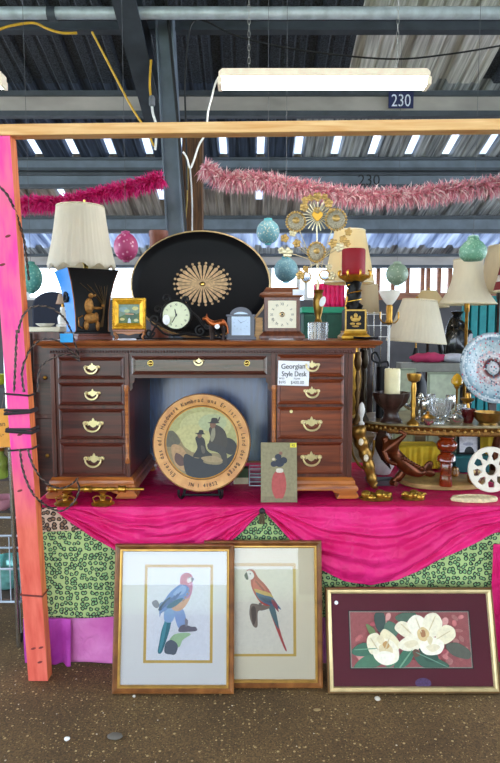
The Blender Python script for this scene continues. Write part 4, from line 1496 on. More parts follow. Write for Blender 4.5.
for px, py, r_ in heads:
    o = F3(px, py); mb = MB(); r_ *= k
    for i in range(22):
        an = 2 * PI * i / 22
        q = (o.x + r_ * .88 * cos(an), -.004, o.z + r_ * .88 * sin(an) * (1.12 if py > 240 else 1))
        mb.ball(q, (.0068, .005, .0068), 8, 6)
    fl_ = mb.build('flower_head', petal, fv, smooth=60)
    mb = MB(); mb.ball((o.x, -.002, o.z), (r_ * .80, .010, r_ * .80 * (1.1 if py > 240 else 1)), 20, 12); mb.build('flower_disc', disc_m, fl_, smooth=60)
    mb = MB(); mb.ball((o.x, -.012, o.z + (r_ * .1)), (r_ * .34, .007, r_ * .3), 12, 8); mb.build('flower_eye', petal, fl_, smooth=60)
o = F3(316, 217); mb = MB()
for i in range(22):
    an = 2 * PI * i / 22 + .1
    mb.tube([(o.x + 3 * k * cos(an), -.006, o.z + 3 * k * sin(an)), (o.x + 15 * k * cos(an), -.002, o.z + 14 * k * sin(an))], [.0016, .0036], 5)
rays = mb.build('ray_flower', pale_petal, fv)
mb = MB(); h_ = [(0, -5), (4.6, -.5), (5.2, 2.6), (3, 4.4), (0, 2.8), (-3, 4.4), (-5.2, 2.6), (-4.6, -.5)]
mb.prism([(o.x + p.x * k, o.z + p.y * k) for p in spline(h_, 4)], -.016, -.008); mb.build('heart', mat('gold_heart', '#d8a33e', .3, .8), rays, smooth=30, bevel=.002)
for px, py, r_ in small:
    o = F3(px, py); r_ *= k * .98; mb = MB(); an0 = RND.random() * 6
    for i in range(5):
        an = an0 + 2 * PI * i / 5
        mb.ball((o.x + r_ * .62 * cos(an), -.003 - .002 * (i % 2), o.z + r_ * .62 * sin(an)), (r_ * .5, .004, r_ * .5), 8, 6)
    mb.ball((o.x, -.006, o.z), (r_ * .3, .004, r_ * .3), 8, 6)
    mb.build('small_flower', petal if RND.random() < .7 else pale_petal, fv, smooth=60)
for px, py in ((305.5, 276), (324, 274)):
    o = F3(px, py); mb = MB(); mb.lathe([(5.6 * k, .002), (5.6 * k, -.006), (4.2 * k, -.008), (4.2 * k, .002)], (o.x, 0, o.z), 20, axis='y'); r0 = mb.build('ring_flower', petal, fv)
    mb = MB(); mb.lathe([(4.2 * k, -.002), (4.2 * k, 0)], (o.x, 0, o.z), 20, axis='y'); mb.build('mirror_disc', mat('mirror_glass', '#c8d4e4', .05, 1), r0)

# --- red candle on a black and gold candlestick
Y = 3.02; k = mpp(Y, 1.7)
cs = thing('candlestick', 'black and gold ornate candlestick carrying the thick dark red candle', 'candlestick', on_desk(353.5, Y))
blkm = mat('black_candlestick', '#0e0b0a', .45, spec=.25)
mb = MB(); slab(mb, -14 * k, 14 * k, -14 * k, 14 * k, [(1 * k, 0), (0, 1.5 * k), (0, 4 * k), (3 * k, 7 * k), (2.5 * k, 9 * k)]); mb.build('foot', gold, cs, smooth=0, bevel=.002)
mb = MB(); slab(mb, -10.5 * k, 10.5 * k, -10.5 * k, 10.5 * k, [(0, 9 * k), (0, 29 * k), (2 * k, 31 * k)]); b1 = mb.build('plinth', blkm, cs, smooth=0, bevel=.003)
mb = MB(); mb.ring(21 * k, 21 * k, [(0, -10.2 * k), (0, -11 * k), (1.5 * k, -11 * k), (1.5 * k, -10.2 * k)], -10.5 * k, 9 * k)
for cx_, cz_, rx, rz in ((0, 20, 4.5, 2.2), (0, 24, 2, 2.6), (-3, 16, 2.6, 1.3), (3, 16, 2.6, 1.3), (0, 13.6, 3.6, 1.0), (-4, 22, 1.2, 2), (4, 22, 1.2, 2)): mb.ball((cx_ * k, -10.6 * k, cz_ * k), (rx * k, .004, rz * k), 10, 6)
mb.build('gold_emblem', gold_paint, b1, smooth=40)
mb = MB(); mb.lathe([(7.5 * k, 31 * k), (8.5 * k, 34 * k), (6 * k, 37 * k), (6.6 * k, 42 * k), (7.5 * k, 46 * k), (5.6 * k, 50 * k), (7.2 * k, 55 * k), (8.6 * k, 58 * k)], seg=40, rf=lambda a, h: 1 + .12 * sin(3 * a + h * 130)); mb.build('twisted_stem', blkm, cs)
mb = MB(); mb.tube([(7.6 * k * cos(a), 7.6 * k * sin(a), 33 * k + a * 1.3 * k) for a in [i * .3 for i in range(56)]], .0026, 5); mb.build('gold_spiral', gold, cs)
mb = MB(); mb.lathe([(8 * k, 57 * k), (13 * k, 60.5 * k), (14.5 * k, 63 * k), (12.5 * k, 64.5 * k), (11 * k, 64.5 * k)], seg=32); cup = mb.build('drip_cup', gold, cs)
for i in range(8):
    a = 2 * PI * i / 8 + .2
    mb = MB(); mb.tube(spline([(12 * k * cos(a), 12 * k * sin(a), 61 * k), (16 * k * cos(a), 16 * k * sin(a), 63 * k), (16.5 * k * cos(a), 16.5 * k * sin(a), 67 * k), (14.2 * k * cos(a), 14.2 * k * sin(a), 68.5 * k)], 4, False), [.0055] * 9 + [.0045, .0035, .003, .002], 6); mb.build('leaf_scroll', gold, cup)
cd = thing('candle', 'thick dark red pillar candle on the black and gold candlestick', 'candle', on_desk(352.5, Y) + Vector((0, 0, 64.7 * k)))
red_wax = mat('red_wax', '#8e1220', .5, var=.1, scale=8, spec=.25)
red_wax.node_tree.nodes['Principled BSDF'].inputs['Subsurface Weight'].default_value = .15
mb = MB(); mb.lathe([(11.2 * k, 0), (11.6 * k, 1 * k), (11.6 * k, 23.5 * k), (11 * k, 25 * k), (9.5 * k, 24.4 * k), (8 * k, 22.5 * k), (1, 0)][:6], seg=40); mb.build('wax', red_wax, cd)
mb = MB(); mb.rod((0, 0, 22 * k), (.002, 0, 26 * k), .0015); mb.build('wick', blk, cd)
# dark leaf dish at the right end of the desk top, wire rack behind
ds = thing('leaf_dish', 'small black leaf-shaped dish on the right end of the desk top', 'dish', on_desk(366, 2.9))
mb = MB(); mb.grid(lambda u, v: ((u - .5) * .12, (v - .5) * .07 * sin(PI * min(.98, max(.02, u))), .004 + .05 * (v - .5) ** 2 * 4 * .2 + .01 * abs(u - .5)), 20, 10); mb.build('bowl', lacquer, ds, smooth=80, solid=.004)
# copper pot showing behind the tray
pt = thing('copper_pot', 'reddish brown cylinder jar just showing behind top left of oval tray', 'pot', on_desk(160, 3.52))
kk = mpp(3.52, 1.8)
mb = MB(); mb.lathe([(8 * kk, 0), (9 * kk, 3 * kk), (9 * kk, 100 * kk), (9.6 * kk, 101 * kk), (9.6 * kk, 106 * kk), (8 * kk, 106 * kk), (8 * kk, 60 * kk)], seg=24); mb.build('jar', mat('red_brown_pottery', '#7e4430', .5), pt)

# ================================================================== UNDER AND BEFORE THE DESK
# carved picture plate leaning in the kneehole
Y = 2.88; k = mpp(Y, 1.05)
PC = at(201.5, 441, Y + .05)
pr = 50 * k
tilt = rad(-12)
pl = thing('picture_plate', 'round plate with lettered wooden rim and painted mountain scene in the kneehole', 'plate', (PC.x, Y + .015, TZ + .036), (tilt, 0, 0))
rim = wood('honey_rim', '#bd7a30', '#e0a552', 5, (3, 3, 3), .4, .1)
mb = MB(); mb.lathe([(.02, .012), (pr * .97, .012), (pr, .004), (pr, -.004), (pr * .985, -.010), (pr * .80, -.008), (pr * .745, -.010), (pr * .735, -.005), (pr * .72, -.003), (.02, -.003)], (0, 0, pr), 80, axis='y')
mb.build('rim', rim, pl, smooth=30)
mb = MB()
for rr in (.985, .755):
    mb.tube([(pr * rr * cos(a), -.0098, pr + pr * rr * sin(a)) for a in [2 * PI * i / 80 for i in range(80)]], .0016, 5, True)
mb.build('rim_line', mat('burnt_line', '#4a2a14', .6), pl)
mb = MB()


def arc_text(mb, s, a0, a1, r, size, y, flip=False):
    n_ = len(s)
    for i, ch in enumerate(s):
        a = a0 + (a1 - a0) * (i + .5) / n_
        rr = r - size * .36 if not flip else r + size * .36
        for b_ in (0, .0010): mb.text(ch, size, rr * cos(a) + b_, pr + rr * sin(a), y, a - PI / 2 if not flip else a + PI / 2, sx=.8)


arc_text(mb, 'Ehret das edle Handwerk Kambrad uns Er ist aus Land der Berge', rad(232), rad(-52), pr * .868, pr * .125, -.0108)
arc_text(mb, 'IN 1 41852', rad(252), rad(292), pr * .868, pr * .11, -.0108, True)
mb.build('lettering', mat('burnt_lettering', '#2c1a10', .6), pl, smooth=0)
A = Art(-.0032, .00015); s = pr * .725


def pz(p): return [(x * s, pr + z * s) for x, z in p]


A.put(pz(ell(0, 0, 1, 1, 64)), '#a8a468')
A.put(pz(ell(.1, .45, .72, .42, 40)), '#b9b57c', 0); A.put(pz(ell(-.25, .1, .55, .4, 40)), '#bdb67a'); A.put(pz(ell(.3, .55, .4, .25, 30)), '#aab083')


def clip(p):
    o = []
    for x, z in p:
        l = math.hypot(x, z)
        o.append((x / l * .995, z / l * .995) if l > .995 else (x, z))
    return o


def sp(p, n=5): return [(q.x, q.y) for q in spline(p, n)]


A.put(pz(clip(sp([(-1, .2), (-.8, .3), (-.62, .12), (-.5, -.1), (-.3, -.25), (-.05, -.4), (-.1, -1), (-.7, -.75), (-1.0, -.2)]))), '#8d7a50')
A.put(pz(clip(sp([(-1, .24), (-.84, .33), (-.7, .2), (-.6, .0), (-.75, -.1), (-1, -.1)]))), '#5c5640')
A.put(pz(clip(sp([(-.85, -.1), (-.6, -.1), (-.4, -.35), (-.3, -.6), (-.45, -.8), (-.75, -.6)]))), '#b08a5c')
A.put(pz(clip(sp([(-.72, -.3), (-.55, -.38), (-.42, -.58), (-.6, -.66), (-.75, -.5)]))), '#5a3c30')
A.put(pz(clip(sp([(-.45, -.32), (-.1, -.45), (.3, -.3), (.6, -.5), (.95, -.3), (.75, -.7), (.2, -1), (-.35, -.94), (-.5, -.6)]))), '#232426')
A.put(pz(clip(sp([(.3, -.3), (.65, -.4), (.5, -.62), (.05, -.55)]))), '#8a7a54')
A.put(pz(clip(sp([(.6, .1), (.78, .12), (.95, .0), (1, -.25), (.8, -.35), (.62, -.2)]))), '#2d2a24')
# two seated men in hats
A.put(pz(sp([(.2, .38), (.35, .5), (.55, .42), (.68, .25), (.72, -.05), (.6, -.2), (.35, -.12), (.2, -.05), (.24, .15)])), '#3a3226')
A.put(pz(sp([(.30, .42), (.36, .46), (.38, .2), (.30, .02), (.24, .1)])), '#8a8468')
A.put(pz(ell(.31, .5, .085, .11, 20)), '#7a5238'); A.put(pz(sp([(.16, .55), (.25, .58), (.28, .68), (.42, .68), (.46, .58), (.5, .54), (.32, .53)])), '#241e18')
A.put(pz(sp([(.44, .6), (.5, .72), (.52, .7), (.47, .58)])), '#4a4030')
A.put(pz(sp([(.2, -.02), (.62, -.12), (.7, -.3), (.72, -.62), (.62, -.62), (.5, -.32), (.2, -.2)])), '#34302a')
A.put(pz(sp([(-.18, .12), (-.06, .18), (.08, .08), (.14, -.2), (.3, -.36), (.18, -.46), (-.15, -.42), (-.24, -.38), (-.12, -.15)])), '#28251f')
A.put(pz(ell(-.06, .2, .065, .085, 16)), '#6a4832'); A.put(pz(sp([(-.2, .26), (-.1, .27), (-.07, .34), (.03, .34), (.06, .26), (.1, .23), (-.06, .22)])), '#1e1a16')
A.put(pz(sp([(-.02, -.1), (.06, -.12), (.1, -.28), (.02, -.3)])), '#5a5244')
A.put(pz(sp([(.0, -.42), (.35, -.38), (.6, -.5), (.4, -.56), (.1, -.52)])), '#a08a62')
A.build('painting', paint_mat('plate_painting', .5, .05), pl, smooth=0, inks=True, recalc=False)
es = thing('plate_easel', 'dark easel stand holding the round lettered plate', 'easel', (PC.x, Y + .015, TZ + .009))
for sx_ in (-1, 1):
    mb = MB(); mb.tube(spline([(sx_ * .105, -.05, .052), (sx_ * .105, -.048, .03), (sx_ * .10, -.02, .006), (sx_ * .09, .03, .005), (sx_ * .06, .09, .16)], 6, False), .007, 7); mb.build('leg', iron, es)
mb = MB(); mb.rod((-.09, .03, .005), (.09, .03, .005), .006); mb.build('crossbar', iron, es)
# card box in the kneehole
bx = thing('small_box', 'small pale and green box at the back of the kneehole right of plate', 'box', (at(243, 490, 3.2).x, 3.2, TZ + .004))
mb = MB(); mb.box(-.05, .03, -.03, .03, 0, .035); mb.build('box', mat('pale_box', '#cbbf9c', .6), bx, smooth=0)
mb = MB(); mb.box(-.05, .03, -.03, .03, .0352, .085); mb.build('lid', mat('green_box', '#3d5a36', .6), bx, smooth=0)
wc = thing('wire_tray', 'small dark wire tray standing in the kneehole by the canvas', 'tray', (at(256, 490, 3.16).x, 3.16, TZ + .004))
for z in (.0045, .05, .095):
    mb = MB(); mb.tube([(-.035, -.04, z), (.035, -.04, z), (.035, .04, z), (-.035, .04, z)], .003, 6, True); mb.build('wire_ring', galv, wc)
for x, y in ((-.035, -.04), (.035, -.04), (.035, .04), (-.035, .04)):
    mb = MB(); mb.rod((x, y, .003), (x, y, .097), .003); mb.build('wire_post', galv, wc)

# small unframed canvas leaning on the desk: plain stand-in
Y = 2.825; k = mpp(Y, .95)
cv = thing('small_canvas', 'small olive canvas of a plain red and navy vase leaning against the desk', 'painting', (at(279, 505, Y).x, Y - .004, TZ + .005), (rad(-9), 0, 0))
Wc, Hc = 36.5 * k, 60 * k
mb = MB(); mb.box(-Wc / 2, Wc / 2, 0, .014, 0, Hc); mb.build('canvas', mat('olive_canvas', '#7d7350', .7, var=.2, scale=14), cv, smooth=0, bevel=.0015)
A = Art(-.0003)
A.rect(-Wc / 2 + .001, Wc / 2 - .001, .001, Hc - .001, '#8d8360')
A.rect(-Wc / 2 + .001, Wc / 2 - .001, .001, .1 * Hc, '#817656')
A.put(sp([(.0, .07 * Hc), (.11 * Wc, .08 * Hc), (.2 * Wc, .26 * Hc), (.16 * Wc, .46 * Hc), (.07 * Wc, .53 * Hc), (-.05 * Wc, .53 * Hc), (-.17 * Wc, .44 * Hc), (-.2 * Wc, .24 * Hc), (-.11 * Wc, .08 * Hc)]), '#b04a44')
A.put(sp([(-.06 * Wc, .5 * Hc), (.1 * Wc, .5 * Hc), (.1 * Wc, .56 * Hc), (-.06 * Wc, .56 * Hc)]), '#d8cdbb')
for x, z, r_, c in ((.02, .66, .13, '#232839'), (-.14, .64, .09, '#2a2c3c'), (.13, .70, .10, '#1f2434'), (-.02, .76, .09, '#262a3a'), (.05, .82, .05, '#8a5a48'), (-.15, .72, .04, '#c9b79a')): A.put(ell(x * Wc, z * Hc, r_ * Wc, r_ * Wc * .9, 20), c)
A.build('painted_vase', pm, cv, smooth=0, inks=True, recalc=False)
mb = MB(); mb.box(Wc / 2 - 7 * k, Wc / 2 - .6 * k, -.005, -.0035, Hc - 5 * k, Hc - .6 * k); stk = mb.build('price_sticker', mat('yellow_sticker', '#e2d338', .6), cv, smooth=0)
mb = MB(); mb.text('45', 3.6 * k, Wc / 2 - 3.8 * k, Hc - 4.2 * k, -.0053); mb.build('price', ink, stk, smooth=0)

# ---- brass candle fittings lying before the desk's left foot
Y = 2.80; k = mpp(Y, .82)
bb_ = mat('aged_brass', '#b98d3c', .3, .9, var=.4, scale=50)
for i, (px, lab) in enumerate(((66, 'brass spool foot lying on its side, nearer the pink post'), (103, 'brass spool foot lying on its side before the desk foot'))):
    o = at(px, 504, Y)
    t = thing('brass_wall_fitting', lab, 'brass fitting', (o.x, Y, TZ + .004))
    mb = MB(); mb.lathe([(11 * k, 0), (11.5 * k, 1 * k), (9 * k, 3 * k), (4 * k, 4 * k)], seg=24); mb.build('base_plate', bb_, t)
    mb = MB(); mb.lathe([(3 * k, 4 * k), (2 * k, 6 * k), (3.4 * k, 8 * k), (2 * k, 10 * k), (4 * k, 12 * k)], seg=16); mb.build('stem', bb_, t)
    for s in (-1, 1):
        mb = MB(); mb.tube(spline([(s * 8 * k, -.01, 3 * k), (s * 9 * k, -.012, 7 * k), (s * 4 * k, -.01, 9 * k), (s * 1.5 * k, -.008, 5 * k)], 5, False), .003, 6); mb.build('scroll_arm', bb_, t)
o = at(96, 492.5, Y)
t = thing('brass_rod', 'turned brass rod lying across the two brass spool feet', 'rod', (o.x, Y, TZ + .004 + 12.2 * k + .014))
L = 96 * k
mb = MB(); prof_ = []
for i in range(49):
    u = i / 48
    prof_.append((.0065 + .005 * abs(sin(u * 22)) * (1 if .1 < u < .72 else .35), -L / 2 + L * u))
mb.lathe(prof_, seg=14, axis='x'); mb.build('turned_rod', bb_, t)
for px in (54, 88, 122):
    mb = MB(); mb.lathe([(.010, -.02), (.0185, -.016), (.014, 0), (.0185, .016), (.010, .02)], ((px - 96) * k, 0, 0), 18, axis='x'); mb.build('candle_cup', bb_, t)

# ================================================================== FRAMED PICTURES ON THE GROUND
glass_pic = glass_mat('picture_glass', (1, 1, 1), .015, 1.52)
frame_w = wood('walnut_gilt_frame', '#5a3114', '#9a6230', 6, (2, 2, 2), .35, .3)
frame_g = mat('gilt_liner', '#c79a4e', .35, .6, var=.2)
champagne = mat('champagne_frame', '#dcc48e', .35, .5, var=.12)


def framed(name, label, cx, Y, W, H, tilt, prof, mats_split, mat_board, yaw=0):
    t = thing(name, label, 'picture', (cx, Y, .002), (rad(-tilt), 0, rad(yaw)))
    p0, p1 = prof
    mb = MB(); mb.ring(W, H, p0, -W / 2, 0); fr = mb.build('frame', mats_split[0], t, smooth=25)
    mb = MB(); d0 = p1[0][0]; mb.ring(W, H, p1, -W / 2, 0); mb.build('frame_liner', mats_split[1], t, smooth=25)
    i = max(q[0] for q in p1) - .004
    mb = MB(); mb.box(-W / 2 + i - .008, W / 2 - i + .008, .004, .007, i - .008, H - i + .008); mb.build('mat_board', mat_board, t, smooth=0)
    mb = MB(); mb.box(-W / 2 + .012, W / 2 - .012, .0075, .012, .012, H - .012); mb.build('backing_board', mat('brown_backing', '#7a6244', .8), t, smooth=0)
    mb = MB(); mb.box(-W / 2 + i, W / 2 - i, -.0035, -.0015, i, H - i); mb.build('glass', glass_pic, t, smooth=0)
    return t


wood_prof = ([(0, .014), (0, -.010), (.003, -.016), (.009, -.018), (.013, -.014), (.021, -.008), (.024, -.010), (.024, .014)], [(.024, .004), (.024, -.011), (.029, -.012), (.034, -.007), (.034, .004)])
PW, PH = .545, .652
bird_mat1 = mat('pale_mat_board', '#e6e3de', .75, var=.03, scale=4)
bird_mat2 = mat('cream_mat_board', '#e3d6b8', .75, var=.04, scale=4)
Y1 = 2.555
f1 = framed('framed_print', 'wood framed print of a blue and pink parrot, leaning in front of another', at(173, 694, Y1).x, Y1, PW, PH, 11.6, wood_prof, (frame_w, frame_g), bird_mat1, 0)
f2 = framed('framed_print', 'wood framed print of a scarlet long-tailed parrot, partly hidden at its left', at(263, 690, 2.60).x, 2.598, PW, PH + .002, 10.9, wood_prof, (frame_w, frame_g), bird_mat2, 0)
kf = .0045
# blue parrot
A = Art(.0038, .00012)
def T1(p): return [((x - 173) * kf * 1.0, (694 - y) * kf * .992) for x, y in p]
A.put(T1([(142.5, 569), (212, 569), (212, 665.5), (142.5, 665.5)]), '#cfa94e')
A.put(T1([(145.3, 571.8), (209.2, 571.8), (209.2, 662.8), (145.3, 662.8)]), '#e9e9ee')
def B(p, c, n=5): A.put(T1(sp(p, n)), c)
B([(166.5, 620), (170, 622), (169, 632), (164, 648), (160.5, 656), (157, 655), (158.5, 645), (161, 632)], '#24707e')
B([(163.5, 624), (166, 624), (163, 644), (159.5, 654.5), (158.3, 652)], '#3f93a0')
B([(164, 612), (172, 610), (174, 618), (170, 626), (163, 624)], '#8fb0d8')
B([(158, 608), (163, 606), (166, 613), (160, 617), (158.5, 621), (157.8, 615)], '#7892c4')
B([(172, 608), (181, 612), (185, 622), (184, 630), (178, 632), (174, 622)], '#8ea8d6')
B([(179, 587), (190, 588), (190, 597), (187, 606), (180, 614), (172, 614), (170, 606)], '#d9a58a')
B([(181, 588), (190.5, 586), (191, 594), (188.5, 601), (182, 602)], '#c97aa2')
B([(176.5, 590), (182, 588), (188, 593), (187, 600), (178, 607), (168, 612), (160, 615), (157, 613), (163, 604), (169, 596)], '#6d8fd0')
B([(180, 590), (185, 592), (182, 598), (174, 600), (172, 597)], '#93aede')
B([(157, 613), (163, 605), (169, 601), (166, 607), (160, 614)], '#33486e')
B([(165, 611), (172, 605), (182, 602), (177, 608), (170, 612)], '#34658a')
for i in range(5):
    B([(160 + i * 3.2, 612 - i * 2.2), (166 + i * 3.2, 604 - i * 2.0), (167 + i * 3.2, 604.5 - i * 2), (161.5 + i * 3.2, 612.6 - i * 2.2)], '#4a68a8', 3)
for i in range(4):
    B([(181 + i * 2, 604 - i * 3), (184 + i * 1.6, 603 - i * 3), (182 + i * 2, 605.5 - i * 3)], '#b97f74', 3)
B([(179, 588), (178.8, 582), (181.5, 578.2), (186, 577), (190, 579), (191.5, 583), (190, 587), (184, 589)], '#b8354e')
B([(186, 582.5), (189.6, 581.2), (191, 584), (188, 587), (185.5, 586)], '#e9d8d2')
B([(189.8, 581.8), (192.4, 582.2), (192.2, 584.6), (190.4, 586.4)], '#50463f')
B([(187.5, 581.2), (188.6, 581.2), (188.6, 582.2), (187.5, 582.2)], '#1d1a1a', 3)
B([(150.5, 606), (155, 604), (158, 609), (155.5, 612), (152, 610)], '#8a8598')
B([(179, 630), (184, 628), (190, 630), (195, 630.5), (196, 634), (188, 635), (178, 635)], '#6a6574')
B([(184, 622), (187, 624), (186.5, 629), (184.5, 629.5)], '#8d8a96')
B([(173, 638), (184, 636), (190, 637.5), (182, 643), (178, 650), (168, 646)], '#a9c99c')
B([(165, 646), (171, 643), (177, 648), (175, 656.5), (170, 657), (164, 655)], '#55606e')
A.build('print', paint_mat('bird_print_ink', .7, mottle=.18), f1, smooth=0, inks=True, recalc=False)
# scarlet parrot
A = Art(.0038, .00012)
def T1(p): return [((x - 263) * kf * .985, (690 - y) * kf * .992) for x, y in p]
A.put(T1([(229, 567), (297.5, 567), (297.5, 660), (229, 660)]), '#cfa94e')
A.put(T1([(232, 570), (294.5, 570), (294.5, 657.5), (232, 657.5)]), '#e6ddca')
def B(p, c, n=5): A.put(T1(sp(p, n)), c)
B([(270, 606), (274, 606), (279, 628), (284, 644), (287.5, 653.5), (286, 654), (281, 643), (275, 628), (270, 614)], '#b5443e')
B([(268.5, 608), (273.5, 606), (278, 622), (279.5, 633), (276, 628), (271, 617)], '#4d6a70')
B([(250, 609), (254, 607.5), (262, 609), (269, 607), (270, 612), (263, 614.5), (258, 616), (257.5, 630), (254, 631), (251, 626), (249, 618)], '#7c6a5c')
B([(251, 612), (255, 611), (256, 622), (253.5, 629), (251.5, 622)], '#52423a')
B([(246, 575), (250, 573), (254.5, 575), (258, 581), (264, 587), (269, 593), (273, 600), (274, 607), (268, 610), (261, 607), (255, 599), (251, 590), (250, 582)], '#b23b33')
B([(254, 583), (262, 588), (266, 594), (258, 596), (253, 592)], '#cc5446')
B([(254, 593), (262, 594.5), (270, 597), (274, 601.5), (270, 603), (260, 600)], '#c9a04c')
B([(255.5, 596.5), (264, 599), (273, 601.5), (278, 608), (282, 613.5), (276, 611), (268, 608.5), (260, 604)], '#46607e')
for i in range(5):
    B([(260 + i * 3, 600.5 + i * .7), (266 + i * 3, 605 + i * 1.0), (265 + i * 3, 605.6 + i * 1.0), (259.4 + i * 3, 601.2 + i * .7)], '#2f4460', 3)
for i in range(5):
    B([(255 + i * 1.8, 584 + i * 2), (258 + i * 1.8, 586 + i * 2), (256 + i * 1.8, 587 + i * 2)], '#96302c', 3)
B([(272, 603), (277, 607), (279.5, 615.5), (277.5, 614), (273, 608)], '#8e3a48')
B([(245.5, 577), (248, 574), (252, 575.5), (254, 580), (251, 583.5), (247, 582)], '#efe4dc')
B([(243.8, 579), (246, 576), (247.4, 579.5), (247.8, 583), (246, 583.5), (244.6, 581.5)], '#4b4440')
B([(249.5, 577), (250.4, 577), (250.4, 578), (249.5, 578)], '#1a1616', 3)
B([(259, 607), (261.5, 607), (262, 610), (259, 610)], '#6e6258', 3)
A.build('print', bpy.data.materials['bird_print_ink'], f2, smooth=0, inks=True, recalc=False)

# magnolia picture
champ_prof = ([(0, .014), (0, -.010), (.004, -.016), (.008, -.016), (.010, -.013), (.010, .014)], [(.010, .004), (.010, -.0155), (.018, -.018), (.024, -.015), (.027, -.008), (.027, .004)])
Wm, Hm = .772, .45
maroon = mat('maroon_mat_board', '#6a1c2e', .7, var=.08, scale=5)
ki = Wm / 171.5
f3 = framed('framed_print', 'gold framed painting of white magnolias in a wide maroon border, leaning at the right', at(413, 695, 2.57).x, 2.555, Wm, Hm, 18.0, champ_prof, (mat('bronze_frame_edge', '#7a5a32', .4, .5), champagne), maroon, 0)
A = Art(.0038, .00012)
def T1(p): return [((x - 411.5) * ki * .995, (693.5 - y) * ki * .998 * (Hm / (105.5 * ki))) for x, y in p]
A.put(T1([(348.6, 611.6), (473.4, 611.6), (473.4, 670.4), (348.6, 670.4)]), '#2e2826')
A.put(T1([(349.6, 612.6), (472.4, 612.6), (472.4, 669.4), (349.6, 669.4)]), '#b0aa9a')
A.put(T1([(350.6, 613.6), (471.4, 613.6), (471.4, 668.4), (350.6, 668.4)]), '#c26e6c')
R2 = random.Random(5)
x0_, x1_, y0_, y1_ = 350.6, 471.4, 613.6, 668.4
for i in range(90):
    x, y = R2.uniform(x0_ + 5, x1_ - 5), R2.uniform(y0_ + 4, y1_ - 4)
    A.put(T1(ell(x, y, R2.uniform(2, 5), R2.uniform(1.5, 3.5), 10, rot=R2.uniform(0, 3))), R2.choice(['#cf7f7a', '#b05055', '#c8716c', '#dc9c92', '#b85c5c', '#d59088']))
def B(p, c, n=5):
    q = [(min(max(x, x0_), x1_), min(max(y, y0_), y1_)) for x, y in sp(p, n)]
    A.put(T1(q), c)
for p, c in (([(350, 652), (362, 644), (378, 648), (372, 656), (356, 657)], '#3f6a52'), ([(352, 668), (362, 658), (378, 655), (386, 660), (374, 668), (360, 669)], '#4a7558'), ([(376, 614), (384, 612), (386, 626), (380, 634), (375, 624)], '#3a4a42'), ([(384, 630), (390, 622), (400, 630), (392, 640)], '#54705a'),
             ([(396, 618), (410, 612), (418, 616), (404, 624)], '#4d6450'), ([(392, 668), (404, 650), (414, 648), (410, 662), (400, 669)], '#3f6e54'), ([(412, 652), (430, 656), (448, 666), (440, 669), (420, 667)], '#3c5e4a'), ([(446, 646), (458, 644), (470, 652), (468, 660), (452, 656)], '#57584a'), ([(418, 648), (430, 648), (438, 660), (426, 662)], '#2f5040'),
             ([(366, 625), (374, 630), (377, 640), (370, 636)], '#6a7a4a'), ([(380, 656), (392, 650), (398, 660), (386, 668)], '#5d8a68')): B(p, c)
for p, c in (  # left flower
    ([(366, 645), (368, 637), (376, 634), (380, 640), (374, 654), (369, 654)], '#f0e4c0'), ([(380, 640), (384, 630), (394, 636), (400, 646), (394, 652)], '#eee0b6'), ([(372, 650), (380, 640), (392, 642), (398, 652), (396, 662), (384, 666), (374, 660)], '#f6ecd0'),
    ([(378, 648), (386, 644), (392, 650), (390, 658), (382, 660)], '#e6d3a4'), ([(376, 655), (384, 652), (394, 656), (388, 665), (379, 663)], '#fbf3dc'), ([(382, 645), (386, 642), (389, 647), (385, 650)], '#c99a5c'),
    # right flower
    ([(395, 630), (402, 622), (414, 628), (418, 640), (408, 640)], '#efe3c2'), ([(408, 624), (416, 616), (426, 620), (428, 634), (420, 640), (412, 634)], '#f7eed4'), ([(424, 626), (428, 616), (438, 614), (444, 624), (438, 636), (428, 638)], '#f3e8c8'), ([(438, 634), (446, 626), (455, 629), (456, 638), (446, 645), (436, 644)], '#f1e4bf'),
    ([(400, 642), (412, 636), (422, 642), (418, 650), (406, 652), (398, 648)], '#f4e9cc'), ([(420, 644), (432, 638), (444, 644), (440, 654), (428, 656), (421, 652)], '#fbf3da'), ([(418, 632), (424, 628), (430, 634), (426, 642), (419, 640)], '#dcbf86'), ([(421, 632), (425, 631), (426, 637), (422, 638)], '#a8744a'),
    ([(404, 644), (414, 641), (418, 645), (408, 649)], '#e8d9b2'), ([(426, 648), (434, 645), (440, 648), (432, 653)], '#ecdeb8'), ([(412, 652), (416, 650), (420, 655), (414, 658)], '#6a4a38'),
    ([(402, 626), (410, 634), (411, 633.4), (403, 625.4)], '#d8c69a'), ([(417, 620), (421, 632), (422, 632), (418, 620)], '#dccba2'), ([(436, 618), (430, 630), (431, 630.4), (437, 618.4)], '#d8c69a'), ([(450, 632), (438, 639), (438.4, 639.8), (450.4, 632.8)], '#d6c498'),
    ([(370, 640), (376, 650), (377, 649.6), (371, 639.6)], '#d8c69a'), ([(388, 640), (384, 650), (385, 650.4), (389, 640.4)], '#d6c294'), ([(355, 650), (374, 649), (374, 649.8), (355, 651)], '#6f9a7a'), ([(398, 667), (410, 652), (410.8, 652.6), (399, 668)], '#7aa684'), ([(418, 654), (444, 666), (443.6, 666.8), (417.6, 654.8)], '#6a927a'),
    ([(427, 640), (430, 646), (433, 640), (430, 637)], '#e3d2a4'), ([(376, 640), (380, 636), (384, 641), (380, 645)], '#e8d8ae')): B(p, c)
A.build('painting', paint_mat('magnolia_print', .6, mottle=.35), f3, smooth=0, inks=True, recalc=False)
mb = MB(); mb.prism([(p[0], p[1]) for p in T1(ell(421.5, 684, 8, 5, 24))], .0026, .0038); sl = mb.build('oval_reflection', mat('lilac_reflection', '#6a4a7c', .5, var=.3, scale=120), f3, smooth=0)  # lilac oval painted in for a reflection seen in the glass
